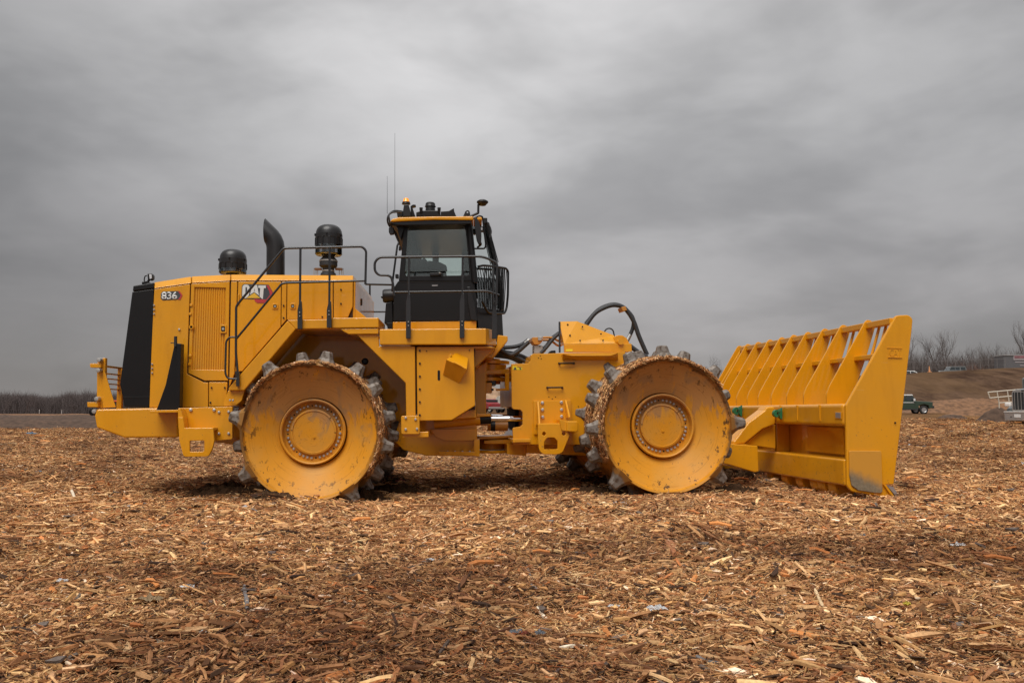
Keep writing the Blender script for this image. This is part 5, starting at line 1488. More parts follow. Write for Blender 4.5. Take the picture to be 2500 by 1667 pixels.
# ================================================================== WOOD CHIPS
def chip_mat(name='wood_chip', dark=1.0):
    m, nt, b = new_mat(name)
    N, L = nt.nodes, nt.links
    at = N.new('ShaderNodeAttribute'); at.attribute_name = 'chipcol'; at.attribute_type = 'GEOMETRY'
    g = N.new('ShaderNodeNewGeometry')
    def nz(scale, detail, sca=(1, 1, 1), off=(0, 0, 0)):
        mp = N.new('ShaderNodeMapping'); mp.inputs['Scale'].default_value = sca; mp.inputs['Location'].default_value = off
        L.new(g.outputs['Position'], mp.inputs[0])
        t = N.new('ShaderNodeTexNoise'); t.inputs['Scale'].default_value = scale; t.inputs['Detail'].default_value = detail
        t.inputs['Roughness'].default_value = 0.6
        L.new(mp.outputs[0], t.inputs['Vector']); return t.outputs['Fac']
    def rm(x, a, c, d, e):
        q = N.new('ShaderNodeMapRange'); q.interpolation_type = 'SMOOTHSTEP'; L.new(x, q.inputs[0])
        for i, w in enumerate((a, c, d, e)): q.inputs[i + 1].default_value = w
        return q.outputs[0]
    # weathering: damp brown patches and fresh dry patches over the field
    damp = rm(nz(0.42, 4, (1, 1.5, 1), (4.2, 1.0, 0)), 0.40, 0.60, 0.0, 1.0)
    sp = N.new('ShaderNodeSeparateXYZ'); L.new(g.outputs['Position'], sp.inputs[0])
    fresh = rm(sp.outputs[1], 6.0, 8.4, 0.0, 1.0)
    fresh2 = rm(sp.outputs[1], 11.5, 16.0, 1.0, 0.12)
    mu = N.new('ShaderNodeMath'); mu.operation = 'MULTIPLY'; L.new(fresh, mu.inputs[0]); L.new(fresh2, mu.inputs[1])
    ad = N.new('ShaderNodeMath'); ad.operation = 'MULTIPLY_ADD'; ad.inputs[1].default_value = -0.75
    L.new(mu.outputs[0], ad.inputs[0]); L.new(damp, ad.inputs[2])
    f = N.new('ShaderNodeMath'); f.operation = 'MAXIMUM'; f.inputs[1].default_value = 0.0; L.new(ad.outputs[0], f.inputs[0])
    mx = N.new('ShaderNodeMix'); mx.data_type = 'RGBA'; mx.blend_type = 'MULTIPLY'
    L.new(f.outputs[0], mx.inputs['Factor']); L.new(at.outputs['Color'], mx.inputs['A'])
    mx.inputs['B'].default_value = (0.52, 0.45, 0.43, 1)
    gr0 = rm(nz(70, 3), 0.3, 0.7, 0.78 * dark, 1.15 * dark)
    lift = N.new('ShaderNodeMath'); lift.operation = 'MULTIPLY_ADD'; lift.inputs[1].default_value = 0.13; lift.inputs[2].default_value = 1.0
    L.new(mu.outputs[0], lift.inputs[0])
    gm = N.new('ShaderNodeMath'); gm.operation = 'MULTIPLY'; L.new(gr0, gm.inputs[0]); L.new(lift.outputs[0], gm.inputs[1])
    grain = gm.outputs[0]
    s = N.new('ShaderNodeVectorMath'); s.operation = 'SCALE'
    L.new(mx.outputs['Result'], s.inputs[0]); L.new(grain, s.inputs['Scale'])
    L.new(s.outputs[0], b.inputs['Base Color'])
    b.inputs['Roughness'].default_value = 0.85
    b.inputs['Specular IOR Level'].default_value = 0.25
    return m
chip_mat()
CHIP_COLS = [((0.36, 0.195, 0.083), 25), ((0.48, 0.29, 0.135), 17), ((0.62, 0.42, 0.215), 10), ((0.27, 0.125, 0.050), 20), ((0.150, 0.070, 0.030), 17),
             ((0.050, 0.027, 0.015), 14), ((0.36, 0.14, 0.048), 4), ((0.15, 0.12, 0.10), 1.2), ((0.76, 0.62, 0.44), 1.3)]
_cw = [w for _, w in CHIP_COLS]
def chip_color(rng):
    c = rng.choices([c for c, _ in CHIP_COLS], _cw)[0]
    k = rng.uniform(0.72, 1.28) * 1.40
    return (c[0] * k, 0.965 * c[1] * k * rng.uniform(0.95, 1.05), 0.93 * c[2] * k * rng.uniform(0.9, 1.1), 1.0)
def chip_geo(rng, length, width, thick, verts, faces, cols, M, col, bend=None):
    """a splinter: tapered, ragged ends, a little bent"""
    b0 = len(verts)
    bend = rng.uniform(-0.10, 0.10) * length if bend is None else bend
    w0, w1, w2 = width * rng.uniform(0.25, 0.95), width, width * rng.uniform(0.15, 0.9)
    xs = (-length / 2, rng.uniform(-0.15, 0.2) * length, length / 2)
    for x, w, z in zip(xs, (w0, w1, w2), (0.0, abs(bend) * 0.4, 0.0)):
        sk = rng.uniform(-0.25, 0.25) * width
        for yy, zz in ((-w / 2, 0), (w / 2, 0), (w / 2 * 0.8, thick), (-w / 2 * 0.8, thick)):
            xo = x + (sk if yy > 0 else -sk)
            verts.append(M @ Vector((xo, yy + (bend if x == xs[1] else 0), zz + z)))
    for k in (0, 4):
        a = b0 + k; c = a + 4
        for i in range(4):
            j = (i + 1) % 4
            faces.append((a + i, a + j, c + j, c + i))
    faces.append((b0 + 3, b0 + 2, b0 + 1, b0)); faces.append((b0 + 8, b0 + 9, b0 + 10, b0 + 11))
    cols.extend([col] * 12)
def chips_mesh(name, seed, n, sigma, med, big=0.06, zspread=0.03, tiltmax=0.42, mat='wood_chip', rmax=0.5):
    rng = random.Random(seed)
    verts, faces, cols = [], [], []
    for i in range(n):
        while True:
            x, y = rng.gauss(0, sigma), rng.gauss(0, sigma)
            if x * x + y * y < rmax * rmax: break
        fibre = rng.random() < 0.38
        ln = med * math.exp(rng.gauss(0, 0.55)) * (1.25 if fibre else 1.0)
        if rng.random() < big: ln *= rng.uniform(1.8, 3.2)
        ln = min(ln, 0.26)
        wd = min(0.032, max(0.0035, ln * rng.choice((0.06, 0.08, 0.11, 0.15, 0.2, 0.28, 0.42)) * rng.uniform(0.8, 1.2)))
        if fibre: wd = rng.uniform(0.0016, 0.0036)
        th = min(0.012, max(0.002, wd * rng.uniform(0.25, 0.6)))
        M = Matrix.Translation((x, y, rng.uniform(-0.014, zspread) * (1 - 0.4 * (x * x + y * y) / (rmax * rmax)))) @ Matrix.Rotation(rng.uniform(0, 6.283), 4, 'Z') @ Matrix.Rotation(max(-0.55, min(0.55, rng.gauss(0, tiltmax * 0.5))) * (1.0 if ln < 0.07 else 0.45), 4, 'Y') @ Matrix.Rotation(rng.gauss(0, 0.5), 4, 'X')
        chip_geo(rng, ln, wd, th, verts, faces, cols, M, chip_color(rng))
    me = bpy.data.meshes.new(name)
    me.from_pydata([tuple(v) for v in verts], [], faces)
    ca = me.color_attributes.new('chipcol', 'FLOAT_COLOR', 'POINT')
    ca.data.foreach_set('color', [v for c in cols for v in c])
    me.materials.append(MATS[mat])
    return me
patch_col = bpy.data.collections.new('chip_patches')
for k in range(14):
    o = bpy.data.objects.new('chip_patch_%02d' % k, chips_mesh('chip_patch', 100 + k, 900, 0.19, 0.027, 0.10, 0.040, 0.62))
    patch_col.objects.link(o)
packed_col = bpy.data.collections.new('packed_patches')
for k in range(6):
    o = bpy.data.objects.new('packed_patch_%02d' % k, chips_mesh('packed_patch', 300 + k, 150, 0.06, 0.036, 0.07, 0.020, 0.55, rmax=0.15))
    packed_col.objects.link(o)
def scatter(name, pts, col, label, cat):
    """pts: list of (location, rotation euler, scale, index) -> one stuff object that carries instances"""
    me = bpy.data.meshes.new(name)
    me.from_pydata([p[0] for p in pts], [], [])
    a = me.attributes.new('rot', 'FLOAT_VECTOR', 'POINT'); a.data.foreach_set('vector', [v for p in pts for v in p[1]])
    a = me.attributes.new('scl', 'FLOAT', 'POINT'); a.data.foreach_set('value', [p[2] for p in pts])
    a = me.attributes.new('idx', 'INT', 'POINT'); a.data.foreach_set('value', [p[3] for p in pts])
    o = bpy.data.objects.new(name, me)
    ng = bpy.data.node_groups.new(name, 'GeometryNodeTree')
    ng.interface.new_socket('Geometry', in_out='INPUT', socket_type='NodeSocketGeometry')
    ng.interface.new_socket('Geometry', in_out='OUTPUT', socket_type='NodeSocketGeometry')
    N, L = ng.nodes, ng.links
    gi, go = N.new('NodeGroupInput'), N.new('NodeGroupOutput')
    ci = N.new('GeometryNodeCollectionInfo'); ci.inputs['Collection'].default_value = col
    ci.inputs['Separate Children'].default_value = True; ci.inputs['Reset Children'].default_value = True
    ip = N.new('GeometryNodeInstanceOnPoints'); ip.inputs['Pick Instance'].default_value = True
    def attr(nm, ty):
        q = N.new('GeometryNodeInputNamedAttribute'); q.data_type = ty; q.inputs[0].default_value = nm
        return [s for s in q.outputs if s.enabled][0]
    e2r = N.new('FunctionNodeEulerToRotation')
    L.new(attr('rot', 'FLOAT_VECTOR'), e2r.inputs[0])
    L.new(gi.outputs[0], ip.inputs['Points']); L.new(ci.outputs[0], ip.inputs['Instance'])
    L.new(attr('idx', 'INT'), ip.inputs['Instance Index'])
    L.new(e2r.outputs[0], ip.inputs['Rotation']); L.new(attr('scl', 'FLOAT'), ip.inputs['Scale'])
    L.new(ip.outputs[0], go.inputs[0])
    md = o.modifiers.new('scatter', 'NODES'); md.node_group = ng
    place(o, None, Matrix.Identity(4))
    tag(o, label, cat, kind='stuff')
    return o
MUD_SPOTS = []
def spread():
    rng = random.Random(11)
    for px, py, rx_, ry_ in ((655, 1233, 0.40, 0.22), (535, 1216, 0.5, 0.35), (890, 1231, 0.36, 0.22), (970, 1212, 0.45, 0.35), (1800, 1211, 0.4, 0.28), (1450, 1211, 0.36, 0.2)):
        p = gp(px, py); MUD_SPOTS.append((p.x, p.y, rx_, ry_))
    pts = []
    def band(y0, y1, step, scale, wk, wc):
        y = y0
        while y < y1:
            w = y * wk + wc
            x = -w
            while x < w:
                px, py = x + rng.uniform(-0.6, 0.6) * step, y + rng.uniform(-0.6, 0.6) * step
                if any(((px - mx_) / a_) ** 2 + ((py - my_) / b_) ** 2 < 1.25 for mx_, my_, a_, b_ in MUD_SPOTS) and rng.random() < 0.72:
                    x += step; continue
                e = 0.12
                zx = (terrain(px + e, py) - terrain(px - e, py)) / (2 * e); zy = (terrain(px, py + e) - terrain(px, py - e)) / (2 * e)
                nrm = Vector((-zx + rng.gauss(0, 0.07), -zy + rng.gauss(0, 0.07), 1)).normalized()
                q = nrm.to_track_quat('Z', 'Y') @ Matrix.Rotation(rng.uniform(0, 6.283), 3, 'Z').to_quaternion()
                pts.append(((px, py, terrain(px, py) + 0.004), tuple(q.to_euler()), scale * rng.uniform(0.85, 1.2), rng.randrange(14)))
                x += step
            y += step
    band(1.6, 7.5, 0.245, 1.0, 0.66, 1.6)
    band(7.5, 15.0, 0.29, 1.22, 0.64, 1.6)
    band(15.0, 30.0, 0.40, 1.45, 0.64, 1.5)
    band(30.0, 56.0, 0.72, 2.1, 0.64, 1.0)
    scatter('wood_chips', pts, patch_col, 'loose brown and tan wood chips covering the whole field', 'wood chips')
spread()

# chips and mud packed on the treads between the teeth
def tread_pack(fr, x, z, yface, rad, a0, a1, thick, seed, label, density=1.0):
    rng = random.Random(seed)
    # lumpy brown cake under the loose chips
    bm = bmesh.new()
    na, ny = int((a1 - a0) * 1.1), 26
    grid = []
    for i in range(na + 1):
        row = []
        for j in range(ny + 1):
            a = R(a0 + (a1 - a0) * i / na); t = j / ny
            y = yface + 0.012 + 1.36 * t
            fade = min(1, i / 8, (na - i) / 8) * min(1, (j + 0.3) / 1.6, (ny - j + 0.3) / 2)
            h = thick * fade * (0.55 + 0.75 * (mnoise.noise(Vector((a * 9, y * 6, seed))) * 0.5 + 0.5) + 0.35 * mnoise.noise(Vector((a * 30, y * 20, seed)))) - 0.006
            p = fr.at(x + (rad + h) * math.cos(a), y, z + (rad + h) * math.sin(a))
            row.append(bm.verts.new(p))
        grid.append(row)
    for i in range(na):
        for j in range(ny):
            bm.faces.new((grid[i][j], grid[i + 1][j], grid[i + 1][j + 1], grid[i][j + 1]))
    o = finish('caked_mud', bm, 'mud', None, smooth=True, angle=80)
    tag(o, label.replace('splinters stuck', 'mud caked'), 'mud', kind='stuff')
    pts = []
    n = int((a1 - a0) * 3.4 * density)
    for _ in range(n):
        a = R(rng.uniform(a0 + 1, a1 - 1)); t = rng.random() ** 1.3
        y = yface + 0.02 + 1.34 * t
        rr = rad + thick * rng.uniform(0.1, 0.8) * (0.35 if t < 0.06 else 1.0)
        p = fr.at(x + rr * math.cos(a), y, z + rr * math.sin(a))
        nrm = (fr.f * math.cos(a) + Vector((0, 0, 1)) * math.sin(a))
        q = nrm.to_track_quat('Z', 'Y') @ Matrix.Rotation(rng.uniform(0, 6.283), 3, 'Z').to_quaternion()
        pts.append((tuple(p), tuple(q.to_euler()), rng.uniform(0.7, 1.05), rng.randrange(6)))
    scatter('packed_chips', pts, packed_col, label, 'wood chips')
simple('mud', (0.062, 0.034, 0.018), 1.0, var=0.5, vscale=16, bump=1.0, bscale=36, spec=0.05)
tread_pack(RF, rx, rz, -1.9, RR, -35, 152, 0.034, 5, 'wood splinters stuck on the tread of the rear drum')
tread_pack(FF, fx, fz, -2.0, RR, 38, 206, 0.046, 9, 'wood splinters stuck on the tread of the front drum', 1.3)

# mud clods the drums churned up
def clods(name, spots, seed, label):
    rng = random.Random(seed)
    bm = bmesh.new()
    for cx, cy, rx_, ry_, h, n in spots:
        for _ in range(n):
            u, v = rng.gauss(0, 0.45), rng.gauss(0, 0.45)
            x, y = cx + u * rx_, cy + v * ry_
            s = rng.uniform(0.02, 0.075) * (1.3 if rng.random() < 0.2 else 1)
            z = terrain(x, y) + h * math.exp(-(u * u + v * v) * 2.2) * rng.uniform(0.2, 1.0) + s * 0.2 + 0.03
            r = bmesh.ops.create_icosphere(bm, subdivisions=2, radius=1.0, matrix=Matrix.Translation((x, y, z)) @ Matrix.Rotation(rng.uniform(0, 6), 4, Vector((rng.random(), rng.random(), rng.random())).normalized()) @ Matrix.Diagonal((s * rng.uniform(0.8, 1.5), s * rng.uniform(0.8, 1.3), s * rng.uniform(0.55, 0.9), 1)))
            for vt in r['verts']:
                d = vt.co - Vector((x, y, z))
                vt.co += d * (0.45 * mnoise.noise(vt.co * 17) + 0.25 * mnoise.noise(vt.co * 45))
    o = finish(name, bm, 'mud', None, smooth=True, angle=60)
    tag(o, label, 'mud', kind='stuff')
def spots(lst):
    out = []
    for px, py, a, b, h, n in lst:
        p = gp(px, py); out.append((p.x, p.y, a, b, h, n))
    return out
clods('churned_mud', spots([(640, 1214, 0.55, 0.30, 0.10, 70), (560, 1205, 0.40, 0.35, 0.10, 40), (880, 1206, 0.35, 0.25, 0.09, 40), (930, 1180, 0.4, 0.4, 0.14, 60), (820, 1216, 0.25, 0.12, 0.05, 20)]), 3, 'dark clods of mud churned up around the rear drum')
clods('churned_mud', spots([(1470, 1188, 0.4, 0.3, 0.10, 40), (1790, 1180, 0.45, 0.35, 0.12, 60), (1400, 1150, 0.45, 0.4, 0.16, 60), (1830, 1165, 0.3, 0.3, 0.08, 30)]), 4, 'dark clods of mud churned up around the front drum')

# ================================================================== FAR THINGS
simple('tyre', (0.022, 0.021, 0.020), 0.8)
simple('alloy', (0.50, 0.50, 0.50), 0.35, 0.7)
simple('jeep_green', (0.028, 0.052, 0.034), 0.3, coat=0.5)
simple('white_paint', (0.70, 0.69, 0.66), 0.4, coat=0.3)
simple('dirty_white', (0.40, 0.37, 0.32), 0.6, var=0.2, vscale=3)
simple('red_paint', (0.26, 0.028, 0.03), 0.35, coat=0.4)
simple('grey_paint', (0.16, 0.17, 0.17), 0.4, coat=0.3)
simple('plastic_dark', (0.025, 0.025, 0.026), 0.6)
simple('lamp_glass', (0.75, 0.72, 0.68), 0.15, coat=0.5)
simple('tail_lamp', (0.42, 0.02, 0.025), 0.3)
simple('bumper_chrome', (0.62, 0.61, 0.59), 0.28, 0.85)
simple('tractor_orange', (0.70, 0.09, 0.015), 0.45)
simple('cone_orange', (0.62, 0.27, 0.11), 0.6)
simple('galvanised', (0.36, 0.34, 0.33), 0.6, 0.3)
simple('gate_white', (0.62, 0.56, 0.46), 0.6)
simple('shed_grey', (0.135, 0.128, 0.13), 0.7, var=0.1)
simple('sign_face', (0.42, 0.36, 0.36), 0.6)
simple('sign_red', (0.27, 0.12, 0.13), 0.7, var=0.3, vscale=2.0)
simple('fence_wire', (0.17, 0.15, 0.14), 0.9)
simple('bark', (0.098, 0.078, 0.070), 0.9)
simple('bark_far', (0.105, 0.086, 0.082), 1.0, spec=0.0)
simple('brush_red', (0.155, 0.088, 0.066), 0.95)

def world_at(px, dist):
    """ground point in the direction of a pixel column, dist metres away along the view"""
    d = ray(px, 1005)
    p = CAMC + d * dist
    return Vector((p.x, p.y, terrain(p.x, p.y)))
def local_prism(name, prof, w0, w1, mat, parent, M, bevel=0.03, top_in=0.0, zref=None):
    """side profile (x, z) extruded across local Y from w0 to w1; top_in narrows what lies above zref"""
    def yy(y, z):
        if top_in and zref is not None and z > zref:
            return y * (1 - top_in)
        return y
    a = [M @ Vector((x, yy(w0, z), z)) for x, z in prof]
    b = [M @ Vector((x, yy(w1, z), z)) for x, z in prof]
    return finish(name, prism_bm(a, b), mat, parent, bevel)
def wheel(M, x, y, r, w, parent, rim='alloy', side=-1):
    def ring(prof, nm, mt, par):
        bm = bmesh.new(); rings = []
        n = 22
        for rr, yv_ in prof:
            if rr < 1e-5: rings.append([bm.verts.new(M @ Vector((x, y + yv_, r)))])
            else: rings.append([bm.verts.new(M @ Vector((x + rr * math.cos(2 * math.pi * k / n), y + yv_, r + rr * math.sin(2 * math.pi * k / n)))) for k in range(n)])
        for a, b in zip(rings, rings[1:]):
            for k in range(n):
                if len(a) == 1: bm.faces.new((a[0], b[k], b[(k + 1) % n]))
                elif len(b) == 1: bm.faces.new((a[k], b[0], a[(k + 1) % n]))
                else: bm.faces.new((a[k], b[k], b[(k + 1) % n], a[(k + 1) % n]))
        return finish(nm, bm, mt, par, smooth=True)
    t = ring([(r * 0.6, -w / 2), (r * 0.93, -w / 2), (r, -w * 0.3), (r, w * 0.3), (r * 0.93, w / 2), (r * 0.6, w / 2)], 'wheel', 'tyre', parent)
    ring([(0, -w * 0.30), (r * 0.18, -w * 0.34), (r * 0.5, -w * 0.30), (r * 0.62, -w * 0.46), (r * 0.62, w * 0.46), (0, w * 0.4)], 'rim', rim, t)
    for k in range(6):
        a = R(60 * k + 15)
        Mk = M @ Matrix.Translation((x + 0.36 * r * math.cos(a), y - w * 0.36, r + 0.36 * r * math.sin(a))) @ Matrix.Rotation(-a, 4, 'Y')
        box('spoke', Mk, (r * 0.42, w * 0.08, r * 0.12), rim, t, 0)
def lbox(name, M, c, s, mat, parent, bevel=0.01):
    return box(name, M @ Matrix.Translation(c), s, mat, parent, bevel)
def vehicle(name, label, cat, loc, rz, spec, group=None):
    t = empty(name, loc, rz); tag(t, label, cat, group)
    M = Matrix.Translation(loc) @ Matrix.Rotation(rz, 4, 'Z')
    w = spec['w'] / 2
    local_prism('body', spec['body'], -w, w, spec['paint'], t, M, 0.05)
    local_prism('cabin', spec['cabin'], -w * 0.96, w * 0.96, spec.get('cabin_paint', spec['paint']), t, M, 0.04, spec.get('tumble', 0.12), spec['belt'] + 0.05)
    if 'roof' in spec:
        local_prism('roof', spec['roof'], -w * 0.88, w * 0.88, spec['roof_paint'], t, M, 0.04)
    for poly in spec['windows']:
        for s in (-1, 1):
            def yy(z): return s * (w * 0.96 * (1 - spec.get('tumble', 0.12) * min(1, max(0, (z - spec['belt']) / 0.45))) )
            pts = [M @ Vector((x, yy(z) + s * 0.006, z)) for x, z in poly]
            finish('window', prism_bm(pts, (M.to_3x3() @ Vector((0, -s * 0.02, 0)))), 'car_glass', t)
    for poly in spec.get('screens', []):
        (x0, z0), (x1, z1) = poly
        k = 0.82
        n_ = (M.to_3x3() @ Vector((z1 - z0, 0, -(x1 - x0)))).normalized() * 0.02
        pts = [M @ Vector((x0, -w * k, z0)), M @ Vector((x0, w * k, z0)), M @ Vector((x1, w * k * 0.92, z1)), M @ Vector((x1, -w * k * 0.92, z1))]
        finish('windscreen', prism_bm([p + n_ for p in pts], n_ * -0.5), 'car_glass', t)
    for x in spec['axles']:
        for s in (-1, 1):
            wheel(M if s < 0 else M @ Matrix.Translation((2 * x, 0, 0)) @ Matrix.Rotation(math.pi, 4, 'Z'), x, -w + 0.10, spec['r'], 0.24, t, spec.get('rim', 'alloy'))
    for nm, c, s, mt in spec.get('extras', []):
        lbox(nm, M, c, s, mt, t, 0.02)
    return t
# off-roader, nose to the east
FJ = dict(w=1.9, paint='jeep_green', belt=1.05, r=0.40, axles=(1.35, -1.35),
    body=[(-2.2, 0.55), (-1.85, 0.50), (-1.8, 0.8), (-1.35, 0.92), (-0.9, 0.8), (-0.85, 0.42), (0.85, 0.42), (0.9, 0.8), (1.35, 0.92), (1.8, 0.8), (1.85, 0.5), (2.2, 0.6), (2.2, 1.05), (2.05, 1.15), (0.75, 1.22), (-2.2, 1.22)],
    cabin=[(-2.15, 1.2), (0.72, 1.2), (0.42, 1.72), (-2.05, 1.72)], cabin_paint='jeep_green', roof=[(-2.08, 1.72), (0.46, 1.72), (0.36, 1.84), (-1.95, 1.84)], roof_paint='white_paint',
    windows=[[(-1.95, 1.26), (-1.2, 1.26), (-1.2, 1.68), (-1.9, 1.68)], [(-1.0, 1.26), (-0.35, 1.26), (-0.35, 1.68), (-1.0, 1.68)], [(-0.25, 1.26), (0.60, 1.26), (0.36, 1.68), (-0.25, 1.68)]],
    screens=[((0.74, 1.24), (0.44, 1.70))],
    extras=[('front_bumper', (2.22, 0, 0.66), (0.26, 1.85, 0.24), 'plastic_dark'), ('bull_bar', (2.36, 0, 0.92), (0.06, 1.1, 0.42), 'plastic_dark'), ('headlamp', (2.2, -0.62, 0.98), (0.06, 0.3, 0.18), 'lamp_glass'), ('headlamp', (2.2, 0.62, 0.98), (0.06, 0.3, 0.18), 'lamp_glass'),
            ('side_mirror', (0.42, -1.06, 1.34), (0.14, 0.18, 0.24), 'white_paint'), ('door_trim', (-0.2, -0.965, 1.08), (1.3, 0.02, 0.06), 'white_paint'), ('sill', (0, -0.93, 0.44), (1.6, 0.08, 0.12), 'plastic_dark')])
p = world_at(2210, 82)
vehicle('off_roader', 'dark green off-road car with white roof parked beyond the blade', 'car', p + Vector((0, 0, -0.02)), R(-3), FJ)
# white pickup truck seen through the hitch gap, tail towards the camera's right
PK = dict(w=1.95, paint='dirty_white', belt=1.1, r=0.40, axles=(1.75, -1.75), rim='dirty_white',
    body=[(-2.75, 0.62), (-2.3, 0.55), (-2.25, 0.85), (-1.75, 0.98), (-1.25, 0.85), (-1.2, 0.45), (1.2, 0.45), (1.25, 0.85), (1.75, 0.98), (2.25, 0.85), (2.3, 0.55), (2.75, 0.6), (2.75, 1.05), (1.2, 1.15), (-2.75, 1.25)],
    cabin=[(-0.9, 1.14), (1.25, 1.14), (0.55, 1.82), (-0.75, 1.84)],
    windows=[[(-0.78, 1.2), (0.0, 1.2), (0.0, 1.72), (-0.7, 1.74)], [(0.08, 1.2), (1.0, 1.2), (0.52, 1.72), (0.08, 1.72)]],
    screens=[((1.22, 1.18), (0.58, 1.78))],
    extras=[('tail_lamp', (-2.77, -0.85, 1.02), (0.06, 0.16, 0.36), 'tail_lamp'), ('tail_lamp', (-2.77, 0.85, 1.02), (0.06, 0.16, 0.36), 'tail_lamp'), ('rear_bumper', (-2.85, 0, 0.62), (0.18, 1.9, 0.2), 'bumper_chrome'), ('side_mirror', (0.9, -1.1, 1.3), (0.12, 0.2, 0.25), 'plastic_dark'), ('rear_window', (-0.88, 0, 1.5), (0.05, 1.4, 0.4), 'car_glass')])
p = world_at(1236, 96)
vehicle('pickup_truck', 'dusty white pickup truck with red tail lamps seen through the hitch gap', 'pickup', p, R(128), PK)
SD = dict(w=1.8, paint='red_paint', belt=0.92, r=0.33, axles=(1.4, -1.4), tumble=0.16,
    body=[(-2.35, 0.45), (-1.8, 0.4), (-1.4, 0.72), (-1.0, 0.35), (1.0, 0.35), (1.4, 0.72), (1.8, 0.4), (2.35, 0.42), (2.35, 0.75), (1.3, 0.95), (-1.6, 1.02), (-2.35, 0.98)],
    cabin=[(-1.75, 0.98), (1.15, 0.92), (0.35, 1.44), (-1.0, 1.46)],
    windows=[[(-1.3, 1.02), (-0.35, 1.0), (-0.35, 1.38), (-0.92, 1.39)], [(-0.25, 1.0), (0.85, 0.97), (0.3, 1.37), (-0.25, 1.38)]],
    screens=[((1.15, 0.95), (0.38, 1.41))],
    extras=[('rear_bumper', (-2.36, 0, 0.52), (0.2, 1.75, 0.22), 'bumper_chrome'), ('tail_lamp', (-2.36, -0.7, 0.82), (0.05, 0.36, 0.14), 'tail_lamp'), ('tail_lamp', (-2.36, 0.7, 0.82), (0.05, 0.36, 0.14), 'tail_lamp'), ('rear_screen', (-1.42, 0, 1.22), (0.3, 1.3, 0.3), 'car_glass')])
p = world_at(1184, 90)
vehicle('saloon_car', 'dark red car with pale bumper seen through the hitch gap', 'car', p, R(118), SD)
# cars on top of the bank
def bank_top(px, dist):
    return world_at(px, dist)
p = bank_top(2226, 139)
SDw = dict(SD); SDw['paint'] = 'white_paint'
vehicle('saloon_car', 'white car on top of the bank behind the blade', 'car', p + Vector((0, 0, -1.0)), R(-4), SDw)
SUV = dict(FJ); SUV.update(paint='grey_paint', cabin_paint='grey_paint', roof_paint='grey_paint')
p = bank_top(2326, 140)
vehicle('sport_utility', 'grey car on top of the bank below the bare trees', 'car', p + Vector((0, 0, -1.0)), R(176), SUV)
# orange tractor glimpsed behind the rear guard
def tractor():
    p = world_at(280, 120)
    t = empty('orange_tractor', p); tag(t, 'small orange machine with dark cab glimpsed behind the rear guard', 'tractor')
    M = Matrix.Translation(p)
    lbox('body', M, (0.1, 0, 1.0), (2.6, 1.4, 0.75), 'tractor_orange', t, 0.08)
    lbox('cab', M, (-0.3, 0, 1.95), (1.35, 1.3, 1.15), 'car_glass', t, 0.05)
    lbox('roof', M, (-0.3, 0, 2.62), (1.7, 1.5, 0.22), 'tractor_orange', t, 0.06)
    for dx in (-0.95, 0.35): lbox('cab_post', M, (dx, -0.66, 1.95), (0.09, 0.06, 1.2), 'plastic_dark', t, 0.01)
    for x, r in ((-0.75, 0.72), (1.1, 0.5)):
        for s in (-1, 1): wheel(M, x, s * 0.75, r, 0.4, t, 'tractor_orange')
tractor()

